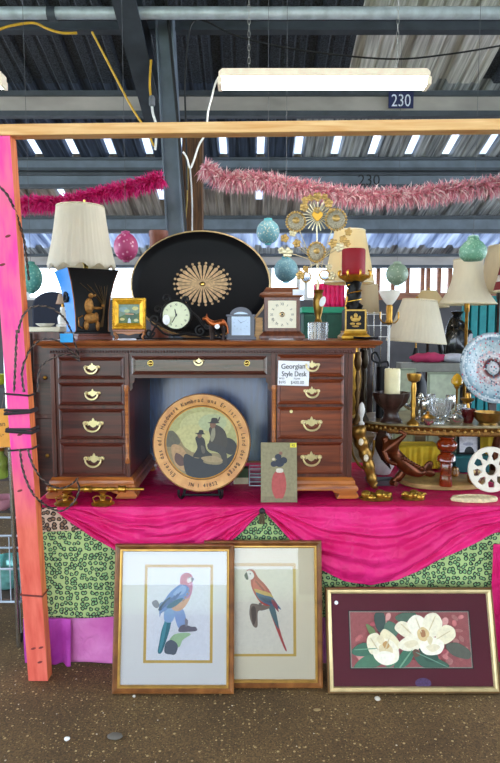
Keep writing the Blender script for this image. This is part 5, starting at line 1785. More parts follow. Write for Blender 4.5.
mb = MB(); mb.prism(T1(ell(336.5, 603.5, 2, 2, 16)), -.0052, -.0045); mb.build('round_sticker', bpy.data.materials['white_tag'], f3, smooth=0)
# stones on the asphalt
stone = mat('pale_stone', '#c9c0ae', .8, var=.2)
for i, (px, py, r_, lab, mm) in enumerate(((377.5, 700, .014, 'pale pebble lying just below the magnolia picture frame', stone), (67, 740, .012, 'small white stone chip on the asphalt at lower left', mat('white_stone', '#ece8de', .8)), (134, 697, .008, 'tiny pale pebble under the corner of the blue parrot print', stone), (115, 737, .032, 'flat grey stone set in the asphalt at lower left', mat('grey_stone', '#6d675c', .9)), (317, 710, .016, 'flat tan stone chip on the asphalt below the scarlet parrot print', mat('tan_stone', '#a58a5c', .8)))):
    b_ = (CAMZ / ((CP * 0 + (SP - (381.5 - py) / FPX * CP)) / (CP + (381.5 - py) / FPX * SP)))
    p = at(px, py, b_)
    mb = MB(); mb.ball((0, 0, 0), (r_, r_ * .7, r_ * (.7 if i < 3 else .22)), 9, 6)
    for q in mb.v: q *= 1 + .25 * noise.noise(q * 90 + Vector((i, 0, 0)))
    tag(mb.build('stone', mm, None, (p.x, p.y, r_ * (.5 if i < 3 else .12))), lab, 'stone')

# ================================================================== ORNATE LOW TABLE AT THE RIGHT
Y0 = 3.0                                      # its front edge
TT = at(440, 425, Y0).z                       # its top
k = mpp(Y0, TT)
TXc = at(462, 425, 3.28).x
ot = thing('ornate_table', 'low oval gilt-edged table with carved bronze figure legs standing on the stall', 'table', (TXc, 3.30, TZ + .007))
HT = TT - TZ - .007
ra, rb = TXc - at(353, 422, 3.25).x, .31
stone_top = mat('marbled_top', '#8d7d5c', .3, var=.45, scale=14, coat=.3)
apron_m = mat('gilt_apron', '#7a5224', .4, .75, var=.5, scale=70)
n = 72
mb = MB(); mb.v = []
e0 = ell(0, 0, ra, rb, n)
rows = [(1.0, HT - .004), (1.006, HT - .008), (1.0, HT - .016)]
v = []
for s, z in rows: v += [(x * s, y * s, z) for x, y in e0]
f = [(j * n + i, j * n + (i + 1) % n, (j + 1) * n + (i + 1) % n, (j + 1) * n + i) for j in range(2) for i in range(n)]
f += [tuple(range(n)), tuple(2 * n + i for i in range(n))]
mb.add(v, f); mb.build('tabletop', stone_top, ot, smooth=40)
mb = MB(); v = []
for s, z in ((.985, HT - .014), (.995, HT - .02), (.97, HT - .036), (.985, HT - .052), (.975, HT - .060), (.9, HT - .060), (.9, HT - .014)): v += [(x * s, y * s, z) for x, y in e0]
mb.add(v, [(j * n + i, j * n + (i + 1) % n, (j + 1) * n + (i + 1) % n, (j + 1) * n + i) for j in range(6) for i in range(n)])
ap = mb.build('apron', apron_m, ot, smooth=30)
mb = MB()
for i in range(110):
    a = 2 * PI * i / 110
    mb.ball((ra * .985 * cos(a), rb * .985 * sin(a), HT - .037 + .006 * (i % 2)), (.008, .008, .009), 7, 5)
mb.build('carved_band', mat('pale_gilt_carving', '#a8803f', .45, .6, var=.5, scale=90), ap, smooth=60)
bronze = mat('red_bronze', '#5d2d15', .28, .65, var=.5, scale=25)
giltleg = mat('gilt_leg', '#8f6a30', .35, .8, var=.5, scale=30)
cameo = mat('cream_cameo', '#e4d3b4', .5)
# front left leg: winged mermaid figure, arm raised to the apron
def T(px, py, Y=3.02):
    q = at(px, py, Y) - ot.location
    q.z = max(q.z, .042)
    return q
mer = skin_body('mermaid_leg', [tuple(T(400, 463)) + (.040,), tuple(T(394, 453)) + (.032,), tuple(T(389, 446)) + (.036,), tuple(T(386, 441)) + (.016,), tuple(T(383.5, 436)) + (.027,),
                                 tuple(T(397, 442, 2.99)) + (.017,), tuple(T(406, 434, 2.99)) + (.014,), tuple(T(398, 430.5, 3.0)) + (.011,),
                                 tuple(T(411, 470)) + (.036,), tuple(T(420, 474)) + (.026,), tuple(T(427, 470)) + (.016,),
                                 tuple(T(384, 452, 2.99)) + (.015,), tuple(T(388, 461, 2.98)) + (.012,), tuple(T(397, 465, 2.975)) + (.010,)],
                [(0, 1), (1, 2), (2, 3), (3, 4), (2, 5), (5, 6), (6, 7), (0, 8), (8, 9), (9, 10), (2, 11), (11, 12), (12, 13)], bronze, ot)
hair_m = mat('dark_bronze_hair', '#2e1a10', .4, .6, var=.5)
mb = MB()
for i in range(7):
    mb.tube(spline([T(383 + i * .6 - 2, 431, 3.02), T(378 + i, 437 + i * .5, 3.03), T(377 + i * 1.4, 447 + i, 3.05), T(382 + i * 1.4, 460 + i * 1.5, 3.06)], 4, False), [.011] * 8 + [.010, .008, .006, .004, .003], 6)
mb.build('flowing_hair', hair_m, mer, smooth=60)
for a, b, w_ in (((425, 472), (431, 462), .022), ((424, 472), (434, 474), .020)):
    mb = MB(); p, q = T(*a), T(*b); d_ = q - p
    mb.M = Matrix.Translation((p + q) / 2) @ Matrix.Rotation(math.atan2(d_.z, d_.x), 4, 'Y').inverted()
    mb.ball((0, 0, 0), (d_.length * .62, .008, w_), 16, 8); mb.build('tail_fin', bronze, mer, smooth=60)
mb = MB(); mb.tube(spline([T(404, 470, 3.03), T(398, 478, 3.03), T(392, 486, 3.03), T(396, 490, 3.0)], 5, False), [.022] * 6 + [.017] * 6 + [.013] * 4, 8)
mb.build('support_scroll', bronze, mer, smooth=60)
mb = MB()
for i in range(9):
    p = T(403 + i * 2.6, 458 + i * 1.5 + (3 if i > 5 else 0) * 0, 2.985 + .004 * i); mb.ball(p, (.013, .010, .011), 8, 6)
mb.build('drapery_folds', bronze, mer, smooth=60)
# gilt leg with cream cameos at the corner
mb = MB()
pts = [(357, 426), (360, 438), (364, 450), (368, 462), (371, 476), (374, 490), (375, 500)]
mb.tube(spline([T(x, y, 2.99) for x, y in pts], 6, False), [.032 + .012 * abs(sin(i * .55)) * (1 - i / 45) - .0004 * i for i in range(37)], 12)
leg1 = mb.build('gilt_leg', giltleg, ot, smooth=60)
for px, py in ((361, 442), (366, 458)):
    mb = MB(); q = T(px, py, 2.955); mb.ball(q, (.013, .008, .018), 14, 8); mb.build('cameo', cameo, leg1, smooth=60)
mb = MB(); mb.tube(spline([T(351, 442), T(353, 454), T(360, 466), T(369, 470)], 5, False), .007, 7); mb.tube(spline([T(374, 440), T(373, 452), T(370, 460)], 5, False), .007, 7); mb.build('scrolled_strap', giltleg, leg1)
# far legs
for px in (497, 530):
    mb = MB(); p = T(px, 430, 3.5); mb.tube([(p.x, p.y, HT - .06), (p.x + .01, p.y, HT * .6), (p.x - .01, p.y, HT * .3), (p.x, p.y, 0)], [.03, .022, .026, .03], 10); mb.build('leg', bronze, ot)
# right front leg outside of the frame
mb = MB(); p = T(540, 430, 3.1); mb.tube([(p.x, p.y, HT - .06), (p.x + .02, p.y, HT * .6), (p.x, p.y, HT * .3), (p.x, p.y, 0)], [.03, .022, .026, .03], 10); mb.build('leg', bronze, ot)
# gilded frog-like feet blocks
gl = mat('bright_gilt', '#b8923c', .3, .9, var=.4, scale=40)
for i, (px, py, w_, lab) in enumerate(((376, 500, 16.5, 'larger gilded leafy foot ornament on the cloth beside the desk foot'), (413, 499, 12, 'smaller gilded leafy ornament on the cloth under the mermaid figure'))):
    Y = 2.88
    o = at(px, py + 4, Y); kk = mpp(Y, .82)
    t = thing('gilt_ornament', lab, 'ornament', (o.x, Y, TZ + .005), group='gilded leafy ornaments')
    mb = MB(); mb.lathe([(w_ * kk, 0), (w_ * kk * 1.02, .006), (w_ * kk * .8, .016), (w_ * kk * .3, .022)], seg=28, rf=lambda a, h: 1 + .05 * sin(7 * a)); mb.M = Matrix.Diagonal((1, .5, 1, 1))
    for v_ in mb.v: v_.y *= .55
    mb.build('base', giltleg, t)
    for j in range(8 if i == 0 else 6):
        a = 2 * PI * j / (8 if i == 0 else 6) + .3
        x, y = w_ * .66 * kk * cos(a), w_ * .32 * kk * sin(a)
        mb = MB(); mb.ball((x, y, .022 + .008 * sin(j * 2.3)), (.024, .017, .014), 10, 7)
        mb.tube(spline([(x, y - .012, .02), (x + .014 * cos(a), y - .02, .034), (x + .024 * cos(a), y - .012, .026)], 4, False), .004, 6)
        mb.build('leaf', gl, t, smooth=60)

# tan slab, amber totem, owls, wheel, plate below the table
sl = thing('wooden_slab', 'round tan wooden slab lying under the ornate low table', 'slab', (at(447, 488, 3.1).x, 3.17, TZ + .005))
kk = mpp(3.1, .82)
mb = MB(); mb.lathe([(42 * kk, 0), (44 * kk, .004), (44 * kk, .026), (42.5 * kk, .03)], seg=60, rf=lambda a, h: 1 + .012 * sin(5 * a) + .006 * sin(13 * a))
for v_ in mb.v: v_.y *= .62
mb.build('slab', wood('tan_slab_wood', '#8d6a3a', '#c9a566', 4, (3, 3, 10), .5, .2), sl)
ZS = TZ + .005 + .0302
amber = mat('amber_glass', '#8a2f0c', .08, trans=.35, coat=.6, var=.35, scale=14)
Y = 3.02; kk = mpp(Y, .95)
tot = thing('glass_totem', 'amber glass totem of a globe on stacked blocks under the ornate table', 'ornament', (at(445.5, 490, Y).x, Y, ZS)); kk *= .84
mb = MB(); mb.M = Matrix.Diagonal((1.2, 1.2, 1, 1)); mb.lathe([(6.4 * kk, 0), (7 * kk, 2 * kk), (6.2 * kk, 10 * kk), (5.4 * kk, 18 * kk), (6.4 * kk, 26 * kk), (5.6 * kk, 28 * kk)], seg=24, rf=lambda a, h: 1 + .06 * sin(4 * a)); mb.build('base_block', amber, tot)
mb = MB(); mb.M = Matrix.Diagonal((1.2, 1.2, 1, 1)); mb.lathe([(6 * kk, 28 * kk), (9 * kk, 31 * kk), (8.4 * kk, 36 * kk), (5.6 * kk, 39 * kk), (6.4 * kk, 41 * kk)], seg=24, rf=lambda a, h: 1 + .08 * sin(4 * a + 1)); mb.build('middle_block', amber, tot)
mb = MB(); mb.M = Matrix.Diagonal((1.2, 1.2, 1, 1)); mb.ball((0, 0, 49 * kk), (10 * kk, 10 * kk, 9 * kk), 24, 16); mb.lathe([(6 * kk, 56.5 * kk), (8.4 * kk, 58.4 * kk), (8 * kk, 59.4 * kk), (5 * kk, 58.5 * kk)], seg=24); mb.build('globe', amber, tot)


def owl(px, py, Y, s, m, label, z):
    t = thing('owl_figurine', label, 'figurine', (at(px, py, Y).x, Y, z), group='small brown owl figurines')
    mb = MB(); mb.lathe([(.6 * s, 0), (.95 * s, .3 * s), (1.0 * s, .9 * s), (.8 * s, 1.5 * s), (.86 * s, 1.9 * s), (.7 * s, 2.3 * s), (.1 * s, 2.5 * s)], seg=18); mb.build('body', m, t)
    for q in (-1, 1):
        mb = MB(); mb.ball((q * .34 * s, -.74 * s, 1.9 * s), (.24 * s, .12 * s, .26 * s), 10, 8); mb.build('eye', mat('owl_eye', '#d9b878', .3), t)
        mb = MB(); mb.ball((q * .85 * s, -.1 * s, 1.0 * s), (.25 * s, .5 * s, .62 * s), 10, 8); mb.build('wing', m, t)
    mb = MB(); mb.lathe([(.12 * s, 0), (.02 * s, .25 * s)], (0, -.85 * s, 1.6 * s), 8); mb.build('beak', dkb, t)


owl(455, 470, 3.22, .022, mat('amber_brown', '#9a5a20', .2, trans=.2, coat=.5, var=.3), 'small amber owl figurine just behind the amber glass totem', ZS)
owl(474.5, 476, 3.06, .036, mat('dark_amber_brown', '#6d3c18', .22, coat=.5, var=.4), 'larger brown owl figurine just left of the white wheel', ZS)
Y = 2.94; kk = mpp(Y, .9)
wh = thing('wheel_ornament', 'round white openwork wheel ornament standing by the right edge under the table', 'ornament', (at(491.5, 471, Y).x, Y, TZ + .024), (rad(-6), 0, 0))
wm = mat('chalk_white', '#e6dccb', .7, var=.08)
r = 22.5 * kk
mb = MB()
for r0, r1, d_ in ((.80, 1.0, .016), (.26, .40, .018)):
    mb.lathe([(r * r0, -d_ / 2), (r * r1, -d_ / 2), (r * (r1 + .02), 0), (r * r1, d_ / 2), (r * r0, d_ / 2), (r * r0, -d_ / 2)], (0, 0, r), 48, axis='y', cap=False)
mb.build('rim', wm, wh, smooth=30)
for i in range(9):
    a = 2 * PI * i / 9 + .2
    mb = MB(); ca, sa = cos(a), sin(a)
    pf = [(.38, -.13), (.6, -.045), (.82, -.16), (.82, .16), (.6, .045), (.38, .13)]
    mb.prism([(r * (p * ca - q * sa), r + r * (p * sa + q * ca)) for p, q in pf], -.007, .007); mb.build('spoke', wm, wh, smooth=0)
Y = 2.86; kk = mpp(Y, .82)
cp_ = thing('carved_plaque', 'cream carved flat plaque lying on the fuchsia cloth before the tan slab', 'plaque', (at(474, 505, Y).x, Y, TZ + .005))
mb = MB(); mb.lathe([(23 * kk, 0), (24 * kk, .008), (22 * kk, .018), (17 * kk, .020), (16 * kk, .016), (0.01, .017)], seg=40, rf=lambda a, h: 1 + .03 * sin(8 * a))
for v_ in mb.v: v_.y *= .42
mb.build('plaque', mat('cream_carving', '#d8c79c', .6, var=.25, scale=60), cp_)
# behind and under: yellow cloth, teal box, framed print
ycl = mat('yellow_cloth', '#e0bc28', .8, var=.15)
Y = 3.62
def draped_box(name, label, cat, px0, px1, py0, Y, depth, m, zb=None):
    """cloth hanging in folds round three sides of a low stand"""
    x0, x1 = at(px0, py0, Y).x, at(px1, py0, Y).x
    zt = at(px0, py0, Y).z; zb = TZ + .008 if zb is None else zb
    t = thing(name, label, cat, ((x0 + x1) / 2, Y, zb))
    W = x1 - x0; H = zt - zb
    mb = MB()
    mb.grid(lambda u, v: (-W / 2 + W * u, .006 * sin(u * 46) * (.3 + v) + .004 * sin(u * 21), H * (1 - v) + .002), 90, 12)
    mb.grid(lambda u, v: (-W / 2 + W * u, depth * v, H + .002), 30, 4)
    mb.build('cloth', m, t, smooth=80, recalc=False, solid=.003)
    mb = MB(); mb.box(-W / 2 + .01, W / 2 - .01, .015, depth - .01, 0, H - .004); mb.build('stand', ply, t, smooth=0)
    return t


draped_box('draped_stand', 'low stand draped in yellow cloth behind the mermaid table leg', 'stand', 399, 441, 447, 3.50, .16, ycl)
Y = 3.42; kk = mpp(Y, .9)
tb_ = thing('storage_box', 'dark teal box on the stall behind the owl figurines', 'box', (at(472, 480, Y).x, Y, TZ + .008))
zt = at(472, 456, Y).z - TZ - .008
mb = MB(); mb.box(-17 * kk, 17 * kk, 0, .1, 0, zt * .86); mb.build('box', mat('teal_box', '#0f5a5e', .5), tb_, smooth=0, bevel=.002)
mb = MB(); mb.box(-17.6 * kk, 17.6 * kk, -.003, .103, zt * .862, zt); mb.build('lid', mat('teal_lid', '#14686a', .5), tb_, smooth=0, bevel=.002)
fpx = thing('small_print', 'small black framed print of a dark arch standing on the teal box', 'picture', (at(471, 456, Y).x, Y + .04, TZ + .009 + zt), (rad(-6), 0, 0))
W_, H_ = 23 * kk, 21 * kk
mb = MB(); mb.ring(W_, H_, [(0, .01), (0, -.006), (.012, -.006), (.012, .01)], -W_ / 2, 0); mb.build('frame', lacquer, fpx, smooth=0)
A = Art(.004); A.rect(-W_ / 2 + .011, W_ / 2 - .011, .011, H_ - .011, '#e6e2e8'); A.put(ell(.006, .012, .028, .034, 24)[:13], '#15151c'); A.put(ell(.0, .06, .03, .010, 16), '#b7b4c4')
A.build('print', pm, fpx, smooth=0, inks=True, recalc=False)
mb = MB(); mb.box(-W_ / 2 + .01, W_ / 2 - .01, .0045, .009, .01, H_ - .01); mb.build('backing_board', ply, fpx, smooth=0)
draped_box('draped_stand', 'low stand with yellow and pale cloth behind the small black framed print', 'stand', 462, 512, 437, 3.56, .14, mat('mustard_cloth', '#c9a41e', .8))

# ---- things on the ornate table
ZT2 = TT - .004
def on_t(px, Y): return Vector((at(px, 420, Y).x, Y, ZT2 + .0005))
dkw = mat('dark_carved_wood', '#33201a', .4, var=.5, scale=40, coat=.2)
Y = 3.12; kk = mpp(Y, 1.2)
pb = thing('pedestal_bowl', 'dark carved pedestal bowl with scalloped rim on the ornate table', 'bowl', on_t(391, Y))
mb = MB(); mb.lathe([(11 * kk, 0), (11 * kk, 2 * kk), (8 * kk, 5 * kk), (7 * kk, 10 * kk), (9 * kk, 14 * kk)], seg=28); mb.build('pedestal', dkw, pb)
mb = MB(); mb.lathe([(9 * kk, 14 * kk), (15 * kk, 20 * kk), (17.5 * kk, 27 * kk), (18 * kk, 30 * kk), (16 * kk, 30 * kk), (13 * kk, 24 * kk), (.01, 22 * kk)], seg=80, rf=lambda a, h: 1 + (.06 * cos(10 * a) if h > 19 * kk else 0)); mb.build('bowl', dkw, pb)
pc_ = thing('candle', 'cream pillar candle standing in the dark pedestal bowl', 'candle', on_t(391.5, Y) + Vector((0, 0, 23.6 * kk)))
mb = MB(); mb.lathe([(7.4 * kk, 0), (7.8 * kk, 1 * kk), (7.8 * kk, 29 * kk), (7 * kk, 30 * kk), (4 * kk, 29 * kk)], seg=32); mb.build('wax', mat('cream_wax', '#efe2b4', .4, var=.05), pc_)
mb = MB(); mb.rod((0, 0, 28 * kk), (0, 0, 32 * kk), .0014); mb.build('wick', blk, pc_)


def stick(name, label, px, Y, py_top, prof, m, cat='candlestick', group=None, z=None, dx_=0):
    kk = mpp(Y, 1.2)
    o = on_t(px, Y)
    if z is not None: o.z = z
    h = at(px, py_top, Y).z - o.z
    t = thing(name, label, cat, o, group=group)
    cut = [i for i, q in enumerate(prof) if len(q) == 3]
    a = 0
    names = ['base', 'stem', 'cup']
    for j, c in enumerate(cut + [len(prof) - 1]):
        seg = [(q[0] * kk, q[1] * h) for q in prof[a:c + 1]]
        if len(seg) > 1:
            mb = MB(); mb.lathe(seg, seg=22); mb.build(names[min(j, 2)], m, t)
        a = c
    return t


brass_d = mat('worn_brass', '#b3853a', .3, .9, var=.35, scale=40)
pewter = mat('silver_plate', '#c5c3bd', .18, .95, var=.2, scale=30)
stick_prof = [(6.5, 0), (6.2, .03), (3.5, .08), (1.8, .12, 1), (2.4, .18), (1.6, .25), (2.6, .4), (2.0, .55), (2.8, .68), (2.0, .8, 1), (5.8, .84), (7.2, .93), (7.2, .97), (4, .97), (3.6, .9)]
stick('candlestick', 'tall brass candlestick with wide cup beside the dark pedestal bowl', 413, 3.03, 372, stick_prof, brass_d)
thin = [(5, 0), (4.6, .03), (2.2, .09), (1.4, .14, 1), (2.6, .22), (1.4, .3), (2.8, .42), (1.4, .5), (2.6, .62), (1.4, .74, 1), (3.4, .8), (4.0, .88), (3.0, .94), (3.2, 1)]
for px, Y, py, lab in ((357, 3.08, 352, 'tarnished brass candlestick right against the desk, left of its twin'), (364, 3.16, 350, 'tarnished dark candlestick beside the white bulb ornament')):
    stick('candlestick', lab, px, Y, py, thin, mat('tarnished_brass_%d' % px, '#5e4422' if px < 360 else '#33281a', .45, .6, var=.4), group='tarnished candlesticks by the desk')
stick('bulb_ornament', 'small white bulb ornament standing in front of tarnished candlesticks', 361.5, 3.02, 402, [(3, 0), (3, .1), (1.2, .18, 1), (1.2, .3), (3.2, .55), (3.4, .7), (2.2, .9, 1), (1, .97), (.4, 1)], mat('white_glaze', '#dcd8d2', .3), 'ornament')
# black scissor-handled holder
bh = thing('candle_holder', 'black iron cylinder holder with a curled loop handle behind cream candle', 'candle holder', on_t(381.5, 3.28))
kk = mpp(3.24, 1.25)
mb = MB(); mb.lathe([(6 * kk, 0), (6 * kk, 52 * kk), (5 * kk, 52 * kk), (5 * kk, 20 * kk)], seg=24); mb.build('cylinder', iron, bh)
mb = MB(); mb.tube(spline([(-5 * kk, -.01, 52 * kk), (-3 * kk, -.01, 58 * kk), (-7 * kk, -.01, 66 * kk), (-11 * kk, -.01, 64 * kk), (-10 * kk, -.01, 58 * kk), (-4 * kk, -.01, 56 * kk), (4 * kk, -.01, 57 * kk), (5.5 * kk, -.01, 52 * kk)], 6, False), .006, 7); mb.build('loop_handle', iron, bh)

goblet = [(4.4, 0), (4, .04), (1.2, .10), (.9, .14, 1), (1.2, .3), (.9, .44, 1), (3.4, .52), (4.8, .7), (4.6, .98), (4.3, 1), (4.4, .72), (1, .56)]
gob = mat('crystal', '#f2f4f6', .03, trans=.92, var=.01)
for px, Y, py, m_, lab in ((424, 3.10, 400, pewter, 'silver goblet just right of the tall brass candlestick'), (430, 3.22, 394, gob, 'clear goblet behind the silver cups left of the cut glass bowl'), (450, 3.14, 395, pewter, 'dark silver goblet just right of the cut glass bowl'), (461, 3.20, 404, gob, 'clear goblet below the yellow topped ornament'), (419, 3.22, 398, pewter, 'slim silver goblet half behind the tall brass candlestick')):
    stick('goblet', lab, px, Y, py, goblet, m_, 'goblet', 'goblets on the ornate table')
bw = thing('glass_bowl', 'cut glass bowl in the middle of the ornate table top', 'bowl', on_t(440, 3.08)); kk = mpp(3.08, 1.2)
mb = MB(); mb.lathe([(5 * kk, 0), (5 * kk, 1.5 * kk), (3 * kk, 3 * kk), (8 * kk, 8 * kk), (10.5 * kk, 16 * kk), (11.5 * kk, 24 * kk), (10.8 * kk, 24 * kk), (9.4 * kk, 16 * kk), (6 * kk, 9.5 * kk), (.01, 8 * kk)], seg=72, rf=lambda a, h: 1 + .03 * cos(18 * a)); mb.build('bowl', gob, bw, smooth=20)
for px, Y, lab in ((428, 3.03, 'low silver dish with gold lid at the front left of the cut glass bowl'), (456, 3.04, 'low silver bowl at the front between cut glass and brass bowl')):
    t = thing('silver_dish', lab, 'dish', on_t(px, Y), group='silver dishes on the ornate table'); kk = mpp(Y, 1.2)
    mb = MB(); mb.lathe([(4 * kk, 0), (7.5 * kk, 4 * kk), (8 * kk, 7 * kk), (7.6 * kk, 7 * kk), (6.5 * kk, 4.5 * kk), (.01, 2 * kk)], seg=28); mb.build('dish', pewter, t)
    mb = MB(); mb.lathe([(7.4 * kk, 7.1 * kk), (4 * kk, 10 * kk), (1.2 * kk, 11 * kk), (1.8 * kk, 13 * kk), (.3 * kk, 14 * kk)], seg=24); mb.build('lid', brass_d if px < 440 else pewter, t)
t = thing('teapot', 'small silver teapot at the back left of the ornate table', 'teapot', on_t(420, 3.36)); kk = mpp(3.36, 1.2)
mb = MB(); mb.lathe([(6 * kk, 0), (10 * kk, 5 * kk), (11 * kk, 11 * kk), (8 * kk, 17 * kk), (3 * kk, 19 * kk), (2 * kk, 22 * kk), (.3 * kk, 23 * kk)], seg=28); mb.build('body', pewter, t)
mb = MB(); mb.tube(spline([(-10 * kk, 0, 8 * kk), (-15 * kk, 0, 11 * kk), (-17 * kk, 0, 18 * kk)], 5, False), [3 * kk - .0006 * i for i in range(11)], 8); mb.build('spout', pewter, t)
mb = MB(); mb.tube(spline([(10 * kk, 0, 6 * kk), (16 * kk, 0, 9 * kk), (15 * kk, 0, 17 * kk), (8 * kk, 0, 17 * kk)], 5, False), .005, 7); mb.build('handle', pewter, t)
yo = thing('yellow_ornament', 'thin stemmed ornament topped with a yellow bulb', 'ornament', on_t(456, 3.34)); kk = mpp(3.34, 1.25)
mb = MB(); mb.lathe([(5 * kk, 0), (4 * kk, 2 * kk), (1 * kk, 4 * kk), (1 * kk, 27 * kk), (3.4 * kk, 30 * kk)], seg=18); mb.build('stem', brass_d, yo)
mb = MB(); mb.lathe([(2 * kk, 30 * kk), (5.5 * kk, 33 * kk), (5.8 * kk, 37 * kk), (3 * kk, 41 * kk), (.8 * kk, 43 * kk)], seg=20); mb.build('bulb', mat('yellow_glass', '#d8a21c', .25, coat=.4), yo)
stick('candlestick', 'short brass candlestick with wide pan close to the decorative plate', 467, 3.24, 393, [(6, 0), (5, .05), (1.6, .15, 1), (2.4, .4), (1.6, .6, 1), (6, .72), (7, .8), (3, .82), (2.2, 1)], brass_d)
bb2 = thing('brass_bowl', 'low brass bowl at the front right of the ornate table', 'bowl', on_t(488, 3.06)); kk = mpp(3.06, 1.2)
mb = MB(); mb.lathe([(9 * kk, 0), (9 * kk, 1.5 * kk), (12.5 * kk, 5 * kk), (13.4 * kk, 11 * kk), (13.9 * kk, 12 * kk), (12.8 * kk, 12 * kk), (11.6 * kk, 5.5 * kk), (.01, 3 * kk)], seg=36); mb.build('bowl', mat('dark_brass', '#8d6a34', .3, .85, var=.4), bb2)
rb_ = thing('glass_dish', 'dark red glass dish below the left rim of the decorative plate', 'dish', on_t(468, 3.1)); kk = mpp(3.1, 1.2) * .7
mb = MB(); mb.lathe([(6 * kk, 0), (9 * kk, 10 * kk), (10 * kk, 20 * kk), (9.2 * kk, 20 * kk), (8 * kk, 10 * kk), (.01, 2 * kk)], seg=28); mb.build('dish', mat('ruby_glass', '#5a0c16', .06, trans=.4, coat=.5), rb_)
# patterned plate at the right edge
Y = 3.16; kk = mpp(Y, 1.4)
r = 36.5 * kk
zc = at(494, 373, Y).z - ZT2 - .0005
dp = thing('decorative_plate', 'large round plate patterned in pale blue and red standing at the right edge', 'plate', (at(497.5, 420, Y).x, Y + .02, ZT2 + .027), (rad(-12), 0, rad(6)))
m, nt, bs = new_mat('plate_glaze')
tc = nt.nodes.new('ShaderNodeTexCoord'); mp = nt.nodes.new('ShaderNodeMapping'); mp.inputs['Location'].default_value = (0, 0, -(zc)); nt.links.new(tc.outputs['Object'], mp.inputs['Vector'])
gr = nt.nodes.new('ShaderNodeVectorMath'); gr.operation = 'LENGTH'; nt.links.new(mp.outputs[0], gr.inputs[0])
dv = nt.nodes.new('ShaderNodeMath'); dv.operation = 'DIVIDE'; dv.inputs[1].default_value = r; nt.links.new(gr.outputs['Value'], dv.inputs[0])
ring_c = ramp(nt, dv.outputs[0], [(0, '#d8d4d6'), (.16, '#c8c4c8'), (.2, '#2a2426'), (.26, '#7a4444'), (.34, '#cfc8c6'), (.44, '#b08e90'), (.5, '#bcc2c6'), (.72, '#a2b4bc'), (.86, '#6d8894'), (.9, '#c9cdd0'), (.97, '#88969c')])
vo = nt.nodes.new('ShaderNodeTexVoronoi'); vo.inputs['Scale'].default_value = 75; nt.links.new(mp.outputs[0], vo.inputs['Vector'])
sc_ = nt.nodes.new('ShaderNodeSeparateColor'); nt.links.new(vo.outputs['Color'], sc_.inputs[0])
pal = ramp(nt, sc_.outputs[0], [(0, '#38506a'), (.16, '#b84a58'), (.3, '#c4ccd0'), (.55, '#8aa6ae'), (.72, '#d8d6d4'), (.85, '#5a8a94'), (.95, '#d89a90')], 'CONSTANT')
dm = ramp(nt, vo.outputs['Distance'], [(.25, (1, 1, 1)), (.5, (0, 0, 0))])
mm_ = nt.nodes.new('ShaderNodeMixRGB'); nt.links.new(ring_c, mm_.inputs[1]); nt.links.new(pal, mm_.inputs[2]); nt.links.new(dm, mm_.inputs[0])
nt.links.new(mm_.outputs[0], bs.inputs['Base Color']); bs.inputs['Roughness'].default_value = .15
mb = MB(); mb.lathe([(.01, -.012), (r * .14, -.012), (r * .16, -.004), (r * .5, .0), (r * .6, -.008), (r * .95, -.022), (r, -.022), (r, -.014), (r * .6, .004), (r * .45, .012), (.01, .012)], (0, 0, zc), 72, axis='y'); mb.build('plate', m, dp, smooth=40)
mb = MB(); mb.box(-r * .3, r * .3, -.03, .06, -.0115, -.004); mb.box(-r * .25, r * .25, -.036, -.03, -.0115, .01); mb.box(-.02, .02, .03, .045, -.0115, zc); mb.build('stand', dkw, dp, smooth=0)

# ================================================================== LAMPS AND CLUTTER BEHIND THE STALL
white_fl = mat('white_metal', '#d8d6d2', .4)
shelf_grey = mat('grey_shelf', '#8b8b86', .4, .3)
# back table standing on the ground behind the stall
BZ = .90
bt = thing('back_table', 'long dark table behind the stall carrying the spare lamps', 'table', (.6, 4.34, 0))
mb = MB(); mb.box(-1.62, 1.7, -.32, .34, BZ - .04, BZ); mb.build('tabletop', ply, bt, smooth=0)
for x in (-1.57, -.1, 1.65):
    for y in (-.28, .3):
        mb = MB(); mb.box(x - .025, x + .025, y - .025, y + .025, 0, BZ - .04); mb.build('leg', ply, bt, smooth=0)


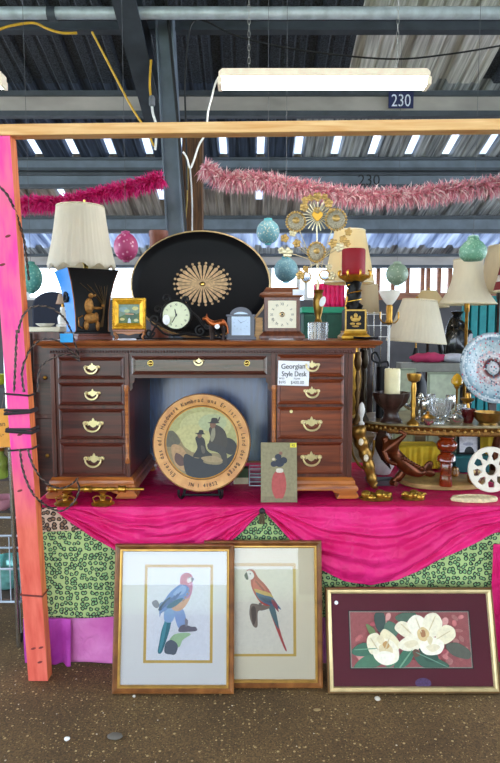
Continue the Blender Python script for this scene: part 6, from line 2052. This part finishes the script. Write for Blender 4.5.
def tall_lamp(name, label, px, Y, zbase, shade_spec, stem_px=None, m_sh=None, m_st=None, base_r=.09, pleats=0, tilt=0, bell=0, body=None, cat='lamp', wave=0):
    """shade_spec = (px left/right at bottom, py bottom, px left/right at top, py top)"""
    b0, b1, pyb, t0, t1, pyt = shade_spec
    c = at((b0 + b1) / 2, pyb, Y)
    kk = mpp(Y, c.z)
    t = thing(name, label, cat, (c.x, Y, zbase))
    zb, zt = c.z - zbase, at((t0 + t1) / 2, pyt, Y).z - zbase
    mb = MB(); mb.lathe([(base_r, 0), (base_r, .012), (base_r * .5, .03), (.014, .05)], seg=28); mb.build('base', m_st, t)
    mb = MB()
    if body: mb.lathe([(q[0], .05 + q[1] * (zb - .09)) for q in body], seg=24)
    else: mb.lathe([(.011, .04), (.011, zb - .06), (.018, zb - .05), (.018, zb + .02), (.009, zb + .04), (.009, zb + .07)], seg=14)
    mb.build('stem', m_st, t)
    mb = MB(); mb.rod((0, 0, zb - .06), (0, 0, zt + .012), .005); mb.ball((0, 0, zt + .016), .011, 10, 6); mb.build('finial', brass_d, t)
    mb = MB()
    M_ = Matrix.Translation((0, 0, zb)) @ Matrix.Rotation(rad(tilt), 4, 'Y') @ Matrix.Translation((0, 0, -zb))
    mb.M = M_
    shade(mb, (b1 - b0) / 2 * kk, (t1 - t0) / 2 * kk, zb, zt, pleats, bell, 16, 132, wave, .02)
    s = mb.build('lamp_shade', m_sh, t, smooth=80, recalc=False, solid=.002)
    for rr, zz in (((b1 - b0) / 2 * kk, zb), ((t1 - t0) / 2 * kk, zt)):
        mb = MB(); mb.M = M_; mb.tube([(rr * cos(a), rr * sin(a), zz) for a in [2 * PI * i / 48 for i in range(48)]], .005, 6, True); mb.build('binding', trim_sh, s)
    mb = MB(); mb.M = M_
    for i in range(3):
        a = 2 * PI * i / 3 + .4; mb.rod((0, 0, zt - .005), ((t1 - t0) / 2 * kk * cos(a), (t1 - t0) / 2 * kk * sin(a), zt - .005), .003, seg=5)
    mb.build('shade_spider', brass_d, s)
    return t


cream2 = shade_mat('ivory_shade', '#fbf3df', .5)
cream3 = shade_mat('yellowed_shade', '#fbebbf', .55)
cream4 = shade_mat('linen_shade', '#ecdab6', .45)
ptall = shade_mat('pleated_ivory_shade', '#f8f0dc', .42)
urn = [(.05, 0), (.07, .1), (.1, .35), (.08, .55), (.03, .75), (.03, .85), (.015, 1)]
tall_lamp('table_lamp', 'lamp with yellowed cream empire shade just behind the red candle', 351, 4.12, BZ + .001, (324, 374, 283, 334, 364, 231), m_sh=cream3, m_st=brass_d, body=urn)
tall_lamp('table_lamp', 'small lamp with short buff drum shade right of the red candlestick', 366, 4.5, BZ + .001, (353, 379, 313, 355, 377, 285), m_sh=cream4, m_st=dkw, body=urn)
tall_lamp('table_lamp', 'lamp with tilted ivory pleated shade standing behind the ornate table', 416, 4.25, BZ + .001, (387, 445, 342, 399, 432, 300), m_sh=ptall, m_st=lacquer, pleats=44, tilt=4, body=urn)
tall_lamp('table_lamp', 'tall lamp with large ivory bell shade and slim brass pole at the right', 467, 4.28, BZ + .001, (439, 495, 304, 453, 481, 260), m_sh=cream2, m_st=brass_d, base_r=.07, bell=.045)
tall_lamp('table_lamp', 'lamp with plain cream cone shade half hidden behind the ivory pleated shade', 430, 4.6, BZ + .001, (409, 448, 307, 422, 436, 291), m_sh=cream3, m_st=dkw, base_r=.05)
tall_lamp('table_lamp', 'lamp with beige linen cone shade behind the ivory bell shade', 492, 4.62, BZ + .001, (478, 520, 292, 488, 510, 246), m_sh=cream4, m_st=dkw, base_r=.055)
# white shade with a red band at the right edge
t = tall_lamp('table_lamp', 'lamp with white shade banded in dark red cut off by the right edge', 511, 4.12, BZ + .001, (495, 527, 291, 503, 519, 256), m_sh=shade_mat('white_shade', '#e8e2dc', .35), m_st=dkw, base_r=.08)
kk = mpp(4.12, 1.8)
zz = at(509, 289, 4.12).z - BZ - .001
mb = MB()
band = mat('red_band', '#7a1f24', .7)
for za, zb_ in ((.004, .06), (.105, .165)):
    H_ = at(507, 256, 4.12).z - at(507, 291, 4.12).z
    ra_, rb_ = (16 - 8 * za / H_) * kk + .004, (16 - 8 * zb_ / H_) * kk + .004
    mb.lathe([(ra_, zz - .012 + za), (rb_, zz - .012 + zb_), (rb_ - .002, zz - .012 + zb_), (ra_ - .002, zz - .012 + za), (ra_, zz - .012 + za)], seg=48, cap=False)
mb.build('red_band', band, [c for c in t.children if c.name.startswith('lamp_shade')][0], smooth=40)
# white torchiere
Y = 3.87; c = at(389.5, 305, Y); kk = mpp(Y, 1.8)
tl = thing('torchiere_lamp', 'slim floor lamp with upturned frosted white glass bowl beside pleated shade', 'lamp', (c.x, Y, .001))
mb = MB(); mb.lathe([(.06, 0), (.06, .02), (.03, .03), (.012, .05)], seg=28); mb.build('base', brass_d, tl)
mb = MB(); mb.rod((0, 0, .04), (0, 0, c.z - 18 * kk), .008, seg=12); mb.build('pole', white_fl, tl)
mb = MB(); mb.lathe([(.011, c.z - 20 * kk), (4.2 * kk, c.z - 18 * kk), (3 * kk, c.z - 14 * kk), (3.4 * kk, c.z - 2 * kk), (2.6 * kk, c.z)], seg=20); mb.build('socket', brass_d, tl)
for s in (-1, 1):
    mb = MB(); mb.tube(spline([(0, 0, c.z - 16 * kk), (s * 5 * kk, 0, c.z - 18 * kk), (s * 9 * kk, 0, c.z - 14 * kk), (s * 9 * kk, 0, c.z - 7 * kk)], 5, False), .005, 6); mb.build('arm', brass_d, tl)
mb = MB(); mb.lathe([(2.6 * kk, c.z), (6 * kk, c.z + 4 * kk), (9 * kk, c.z + 9 * kk), (11.2 * kk, c.z + 14 * kk), (10.4 * kk, c.z + 14 * kk), (8 * kk, c.z + 9 * kk), (2 * kk, c.z + 2 * kk)], seg=32); mb.build('glass_bowl', shade_mat('frosted_glass', '#fdfbf5', .5), tl)

# green shelf, pink cloth, teal shutter, black bag, grey shelf
Y = 4.30; kk = mpp(Y, 1.7)
gs = thing('green_cabinet', 'bright green painted cabinet seen behind the glass block and candlestick', 'cabinet', (at(326, 310, Y).x, Y + .12, BZ + .001))
H_ = at(326, 307, Y).z - BZ
grn = mat('green_paint', '#1fa07a', .45); grn_d = mat('dark_green_paint', '#14513f', .5)
mb = MB(); mb.box(-22 * kk, 22 * kk, -.1, .12, 0, H_ - 6 * kk); mb.build('body', grn_d, gs, smooth=0)
mb = MB(); mb.box(-24 * kk, 24 * kk, -.12, .13, H_ - 6 * kk, H_); mb.build('top', grn, gs, smooth=0, bevel=.004)
for s in (-1, 1):
    mb = MB(); mb.box(s * 11 * kk - 10 * kk, s * 11 * kk + 10 * kk, -.112, -.1, .03, H_ - 8 * kk); d_ = mb.build('door', grn_d, gs, smooth=0, bevel=.003)
    mb = MB(); mb.ball((s * 3 * kk, -.12, H_ * .6), .012, 10, 8); mb.build('knob', brass_d, d_)
pk = thing('gift_bag', 'hot pink pleated bag standing on the green cabinet behind the ornament', 'bag', (at(331, 300, Y).x, Y + .12, BZ + .001 + H_))
hp = at(331, 283, Y).z - (BZ + H_)
hotpink = mat('hot_pink', '#e8186e', .5)
mb = MB(); mb.grid(lambda u, v: ((-15 + 30 * u) * kk, -.05 + .008 * sin(u * 40), hp * v), 60, 6); mb.grid(lambda u, v: ((-15 + 30 * u) * kk, .05 + .008 * sin(u * 40), hp * v), 60, 6)
for s in (-1, 1): mb.grid(lambda u, v, s=s: (s * 15 * kk, -.05 + .1 * u, hp * v), 4, 6)
mb.box(-15 * kk, 15 * kk, -.05, .05, 0, .004)
mb.build('bag', hotpink, pk, smooth=70, recalc=False, solid=.002)
mb = MB(); mb.tube(spline([(-8 * kk, -.05, hp), (-6 * kk, -.05, hp * 1.35), (6 * kk, -.05, hp * 1.35), (8 * kk, -.05, hp)], 5, False), .004, 6); mb.build('handle', hotpink, pk)

Y = 4.95
ts = thing('louvred_shutter', 'teal louvred shutter standing at the right behind the lamps', 'shutter', (at(490, 320, Y).x, Y, .001))
zt, zb = at(490, 296, Y).z, .02
teal = mat('teal_paint', '#12858a', .5); kk = mpp(Y, 1.6)
x0, x1 = -28 * kk, 60 * kk
for a, b, c_, d_ in ((x0, x1, zt - .07, zt), (x0, x1, zb, zb + .1)):
    mb = MB(); mb.box(a, b, -.02, .02, c_, d_); mb.build('rail', teal, ts, smooth=0, bevel=.003)
mb = MB(); i = 0; x = x0
while x < x1 - .02:
    mb.box(x, x + 6.5 * kk, -.016, .016, zb + .1, zt - .07); x += 8.5 * kk
mb.build('slats', mat('teal_slat', '#159096', .5), ts, smooth=0, bevel=.003)
mb = MB(); mb.box(x0, x1, .017, .022, zb + .05, zt - .03); mb.build('backing_panel', mat('dark_teal', '#0a4a50', .6), ts, smooth=0)
Y = 4.5
bg_ = thing('bin_bag', 'glossy black plastic bag slumped behind the lamps left of the teal shutter', 'bag', (at(460, 330, Y).x, Y + .07, BZ + .001))
hb_ = at(452, 317, Y).z - BZ
mb = MB(); mb.ball((0, 0, hb_ * .5), (.15, .10, hb_ * .5), 48, 32)
for q in mb.v:
    n_ = noise.noise(q * 9) * .05 + noise.noise(q * 22) * .025
    q += Vector((q.x, q.y, q.z - hb_ * .5)).normalized() * n_
    q.z = max(q.z, 0.0)
mb.build('bag', mat('black_plastic', '#0a0a0d', .18, coat=.4), bg_, smooth=80)
mb = MB(); mb.lathe([(.03, hb_ - .03), (.02, hb_), (.05, hb_ + .04), (.01, hb_ + .05)], seg=14); mb.build('knotted_neck', bpy.data.materials['black_plastic'], bg_)
Y = 3.84
shf = thing('grey_shelf', 'grey shelf board on legs running behind the tall brass candlestick', 'shelf', (at(430, 370, Y).x, Y, .001))
zt = at(430, 363, Y).z; kk = mpp(Y, 1.4)
mb = MB(); mb.box(-30 * kk, 30 * kk, -.02, .11, zt - 9 * kk, zt); mb.build('board', shelf_grey, shf, smooth=0, bevel=.003)
for x in (-26, 27):
    for y in (0, .09):
        mb = MB(); mb.box(x * kk - .012, x * kk + .012, y - .012, y + .012, 0, zt - 9 * kk); mb.build('leg', steel_dark, shf, smooth=0)
mb = MB(); mb.box(-27 * kk, 28 * kk, .0, .09, .3, .32); mb.build('lower_shelf', shelf_grey, shf, smooth=0)
c = at(431, 360, Y)
t = thing('folded_cloth', 'crumpled red and white cloth lying on the grey shelf', 'cloth', (c.x, Y + .045, zt + .0015))
mb = MB(); mb.ball((0, 0, .03), (.13, .055, .032), 24, 14)
for q in mb.v: q += Vector((0, 0, .012 * noise.noise(q * 30)));
for q in mb.v: q.z = max(0, q.z)
mb.build('cloth', mat('raspberry_cloth', '#a82c58', .8), t, smooth=80)
mb = MB(); mb.ball((.16, -.01, .03), (.09, .06, .03), 20, 12)
for q in mb.v: q.z = max(0, q.z)
mb.build('pale_fold', mat('pale_cloth', '#b8bccb', .8), t, smooth=80)
# pale upright panels between shelf and ornate table
Y = 3.67
for x0_, x1_, y0_, lab, m_ in ((394, 416, 368, 'pale board leaning behind the tall brass candlestick', '#b9c2a8'), (428, 460, 372, 'pale green boxed panel under the grey shelf', '#c2cdb6')):
    a, b = at(x0_, y0_, Y), at(x1_, y0_, Y)
    t = thing('panel_board', lab, 'board', ((a.x + b.x) / 2, Y, TZ + .008)); W_ = b.x - a.x; H_ = a.z - TZ - .01
    mb = MB(); mb.box(-W_ / 2, W_ / 2, 0, .012, 0, H_); mb.build('board', mat('board_' + str(x0_), m_, .6, var=.15), t, smooth=0)
    mb = MB(); mb.ring(W_, H_, [(0, 0), (0, -.008), (.012, -.008), (.012, 0)], -W_ / 2, 0); mb.build('edge_strip', mat('board_edge_' + str(x0_), '#8f9a86', .6), t, smooth=0)
# white things under the ornate table at its left
Y = 3.40
t = thing('white_vase', 'white vase under the ornate table beside the gilt leg', 'vase', (at(382, 470, Y).x, Y, TZ + .008)); kk = mpp(Y, 1)
mb = MB(); mb.lathe([(8 * kk, 0), (13 * kk, 10 * kk), (14 * kk, 22 * kk), (9 * kk, 34 * kk), (6 * kk, 40 * kk), (8 * kk, 45 * kk), (7 * kk, 45 * kk), (5 * kk, 40 * kk)], seg=30); mb.build('vase', mat('white_china', '#d9d4d2', .3), t)
t = thing('grey_tray', 'low dark grey tray on the cloth below the white vase', 'tray', (at(380, 478, 3.16).x, 3.16, TZ + .008)); kk = mpp(3.16, 1)
mb = MB(); slab(mb, -14 * kk, 14 * kk, -.05, .05, [(2 * kk, 0), (0, 5 * kk), (1 * kk, 5 * kk), (2.4 * kk, 1.5 * kk)]); mb.build('tray', mat('grey_ceramic', '#5a5a5e', .35), t, smooth=0)

# ---- white wire rack right of the desk top
Y = 3.55; c = at(374, 333, Y); kk = mpp(Y, 1.6)
wr = thing('wire_rack', 'small white wire rack just right of the desk behind the leaf dish', 'rack', (c.x, Y + .1, BZ - .0))
wr.location.y = 4.1
c = at(377, 333, 4.1); wr.location.x = c.x; wr.location.z = BZ + .001; kk = mpp(4.1, 1.6)
zt = at(377, 312, 4.1).z - BZ
for x in (-10, -3, 4, 11):
    mb = MB(); mb.rod((x * kk, 0, 0), (x * kk, 0, zt), .003, seg=6); mb.build('upright', pewter, wr)
for i in range(3):
    mb = MB(); mb.rod((-10 * kk, -.005, zt * (.80 + .09 * i)), (11 * kk, -.005, zt * (.80 + .09 * i)), .003, seg=6); mb.build('crosswire', white_fl, wr)
for x in (-10, 11):
    mb = MB(); mb.rod((x * kk, 0, .004), (x * kk, .08, .004), .004, seg=6); mb.build('foot', white_fl, wr)

# ================================================================== LEFT SIDE
Y = 5.8; kk = mpp(Y, 1.7)
ch = thing('armchair', 'dark navy upholstered armchair back seen behind the table lamp', 'armchair', (at(44, 330, Y).x, Y + .3, 0.001))
navyc = mat('navy_upholstery', '#141a2e', .8)
zt = at(44, 290, Y).z
hw_ = 21 * kk
arch = [(-hw_, .35), (hw_, .35), (hw_, zt - .16)] + [(hw_ * cos(a), zt - .16 + .16 * sin(a)) for a in [PI * i / 16 for i in range(1, 16)]] + [(-hw_, zt - .16)]
mb = MB(); mb.prism(arch, -.06, .06); mb.build('backrest', navyc, ch, smooth=40, bevel=.02)
mb = MB(); mb.box(-hw_ - .02, hw_ + .02, -.55, -.06, .32, .48); mb.build('seat', navyc, ch, smooth=40, bevel=.03)
for x in (-hw_, hw_ - .05):
    for y in (-.5, .02):
        mb = MB(); mb.box(x, x + .05, y, y + .05, 0, .34); mb.build('leg', dkw, ch, smooth=0)
Y = 3.75; kk = mpp(Y, 1.6)
dr_ = thing('side_cabinet', 'dark wooden cabinet with a pale marble top left of the desk', 'cabinet', (at(33, 340, Y).x, Y + .15, .001))
zt = at(33, 327, Y).z
mb = MB(); mb.box(-28 * kk, 26 * kk, -.15, .2, .06, zt - .03); mb.build('body', mahog_v, dr_, smooth=0)
mb = MB(); mb.box(-30 * kk, 28 * kk, -.17, .22, zt - .03, zt); mb.build('marble_top', mat('cream_marble', '#ddd2b8', .3, var=.2, scale=8), dr_, smooth=0, bevel=.004)
for i in range(3):
    mb = MB(); a, b = .1 + (zt - .16) * i / 3, .08 + (zt - .16) * (i + 1) / 3; mb.box(-26 * kk, 24 * kk, -.162, -.15, a, b); d_ = mb.build('drawer', mahog, dr_, smooth=0, bevel=.004)
    for x in (-12, 12):
        mb = MB(); mb.ball((x * kk, -.172, (a + b) / 2), .013, 10, 8); mb.build('knob', brass_d, d_)
for x in (-27, 22):
    for y in (-.14, .16):
        mb = MB(); mb.box(x * kk, x * kk + .04, y, y + .03, 0, .06); mb.build('foot', mahog, dr_, smooth=0)
# little figurine lamp on its marble top
Y = 3.74; kk = mpp(Y, 1.7)
fl2 = thing('figurine_lamp', 'tiny white figurine lamp with a beige shade on the marble topped cabinet', 'lamp', (at(60, 326, Y).x, Y + .06, zt + .0015))
china = mat('white_porcelain', '#ece6dc', .3)
mb = MB(); mb.lathe([(7 * kk, 0), (7 * kk, 2 * kk), (5 * kk, 3 * kk), (5.4 * kk, 9 * kk), (3.6 * kk, 13 * kk), (2 * kk, 16 * kk), (2.6 * kk, 18 * kk), (2 * kk, 20 * kk), (1, 21 * kk)][:8], seg=18, rf=lambda a, h: 1 + .1 * sin(3 * a)); mb.build('figure', china, fl2)
mb = MB(); mb.rod((0, 0, 19 * kk), (0, 0, 29 * kk), 1.0 * kk); mb.build('stem', brass_d, fl2)
mb = MB(); shade(mb, 6.6 * kk, 3.6 * kk, 23 * kk, 33 * kk, 0, .4 * kk, 6, 40); mb.build('lamp_shade', shade_mat('beige_small_shade', '#d8b79c', .35), fl2, smooth=80, recalc=False, solid=.0015)
t = thing('china_dish', 'small pale china dish by the figurine lamp on the marble top', 'dish', (at(42, 326, Y).x, Y + .06, zt + .0015))
mb = MB(); mb.lathe([(5 * kk, 0), (9 * kk, 2.5 * kk), (9.4 * kk, 3.4 * kk), (8.6 * kk, 3.2 * kk), (.01, .8 * kk)], seg=24); mb.build('dish', china, t)
# display shelf and goods beyond the post at the far left
Y = 3.45
sh_ = thing('display_shelf', 'dark open shelf unit half hidden behind the pink post', 'shelf', (at(-6, 500, Y).x, Y + .12, .001))
dkp = mat('dark_shelf_wood', '#3a2824', .5)
xr = at(21, 480, Y).x - sh_.location.x
for i, py in enumerate((385, 478, 510)):
    z = at(0, py, Y).z
    mb = MB(); mb.box(-.3, xr, -.12, .14, z - .02, z); mb.build('shelf_board', dkp, sh_, smooth=0)
for x in (-.3, xr - .02):
    mb = MB(); mb.box(x, x + .02, .10, .14, 0, 1.6); mb.build('upright', dkp, sh_, smooth=0)
    mb = MB(); mb.box(x, x + .02, -.12, -.10, 0, at(0, 511, Y).z); mb.build('front_leg', dkp, sh_, smooth=0)
jar_g = mat('green_jar_glass', '#9ab04a', .15, trans=.3, coat=.3, var=.4)
zsh = at(0, 478, Y).z + .0025
for px, r_, h_, m_, lab in ((0, .045, .16, jar_g, 'green glass jar on the shelf left of the pink post under the orange note'), (13, .022, .20, mat('dark_bottle', '#1d2a1c', .15, coat=.4), 'dark bottle squeezed between the green jar and the pink post')):
    t = thing('glass_jar', lab, 'jar', (at(px, 470, Y).x, Y, zsh))
    mb = MB(); mb.lathe([(r_ * .9, 0), (r_, .01), (r_, h_ * .7), (r_ * .6, h_ * .85), (r_ * .6, h_)], seg=24); mb.build('body', m_, t)
    mb = MB(); mb.lathe([(r_ * .66, h_), (r_ * .66, h_ + .02), (.005, h_ + .022)], seg=20); mb.build('lid', brass_d, t)
zsh2 = at(0, 385, Y).z + .0025
t = thing('fruit_dish', 'yellow green glass dish on the shelf above the orange note', 'dish', (at(-2, 384, Y).x, Y, zsh2))
mb = MB(); mb.lathe([(.03, 0), (.05, .03), (.055, .06), (.05, .06), (.04, .03), (.01, .012)], seg=24); mb.build('dish', mat('lime_glass', '#c3cc3e', .2, trans=.2, coat=.3), t)
zsh3 = at(0, 510, Y).z + .0025
t = thing('pink_bowl', 'pink china bowl at the far left on the lowest shelf', 'bowl', (at(2, 508, Y).x, Y, zsh3))
mb = MB(); mb.lathe([(.03, 0), (.05, .015), (.075, .05), (.078, .075), (.07, .072), (.04, .02), (.005, .012)], seg=28); mb.build('bowl', mat('pink_china', '#c98a98', .3), t)
# orange price note hanging in front of shelf
Yn = 2.62; kk = mpp(Yn, 1.3)
t = thing('price_note', 'orange paper price note hanging left of the pink post', 'note', at(-2, 428, Yn))
mb = MB(); mb.box(-13 * kk, 12 * kk, -.001, .001, -19.5 * kk, 19.5 * kk); mb.build('paper', mat('orange_paper', '#e0a03c', .7, var=.06), t, smooth=0)
mb = MB(); mb.text('tan', 7 * kk, -1 * kk, 2 * kk, -.0016, 0, 'LEFT'); mb.text('8.-', 7 * kk, -1 * kk, -9 * kk, -.0016, .1, 'LEFT'); mb.build('handwriting', ink, t, smooth=0)
mb = MB(); mb.rod((4 * kk, .0015, 19.5 * kk), (8 * kk, .004, 40 * kk), .0012, seg=5); mb.build('string', twine, t)
# metal garment pole
Yp = 2.95
p = at(4, 330, Yp)
mb = MB(); mb.tube([(p.x + .02, Yp, 0), (p.x, Yp, p.z + .25)], .011, 10)
tag(mb.build('metal_pole', pewter), 'slim silver pole standing left of the pink post', 'pole')
# cart with wire basket below
Yc = 2.98
ct = thing('shopping_cart', 'grey wire cart with pale teal bowl shape inside, behind the post bottom left', 'cart', (at(0, 600, Yc).x, Yc + .1, .001))
xr = at(21, 600, Yc).x - ct.location.x
zt, zb = at(0, 536, Yc).z, at(0, 602, Yc).z
for z in (zt, (zt + zb) / 2, zb):
    mb = MB(); mb.tube([(-.3, -.1, z), (xr, -.1, z), (xr, .2, z), (-.3, .2, z)], .006, 6, True); mb.build('rim_wire', galv, ct)
for i in range(9):
    x = -.3 + (xr + .3) * i / 8
    mb = MB(); mb.rod((x, -.1, zb), (x, -.1, zt), .003, seg=6); mb.build('bar', galv, ct)
mb = MB(); mb.box(-.29, xr - .01, -.09, .19, zb, zb + .012); mb.build('tray', mat('brown_tray', '#5d4a40', .7), ct, smooth=0)
for x in (-.28, xr - .02):
    for y in (-.08, .18):
        mb = MB(); mb.rod((x, y, .05), (x, y, zb), .008); leg = mb.build('leg', galv, ct)
        mb = MB(); mb.lathe([(.01, -.012), (.025, -.01), (.025, .01), (.01, .012)], (x, y, .0255), 16, axis='x'); mb.build('wheel', blk, leg)
t = thing('teal_bowl', 'iridescent teal bowl resting in the wire cart at the far left', 'bowl', (at(-5, 560, Yc).x, Yc + .15, zb + .0145))
mb = MB(); mb.lathe([(.05, 0), (.09, .03), (.105, .09), (.11, .15), (.104, .15), (.095, .09), (.05, .02), (.005, .015)], seg=36); mb.build('bowl', mat('teal_iridescent', '#7fc4bc', .15, .4, var=.3, coat=.6), t)
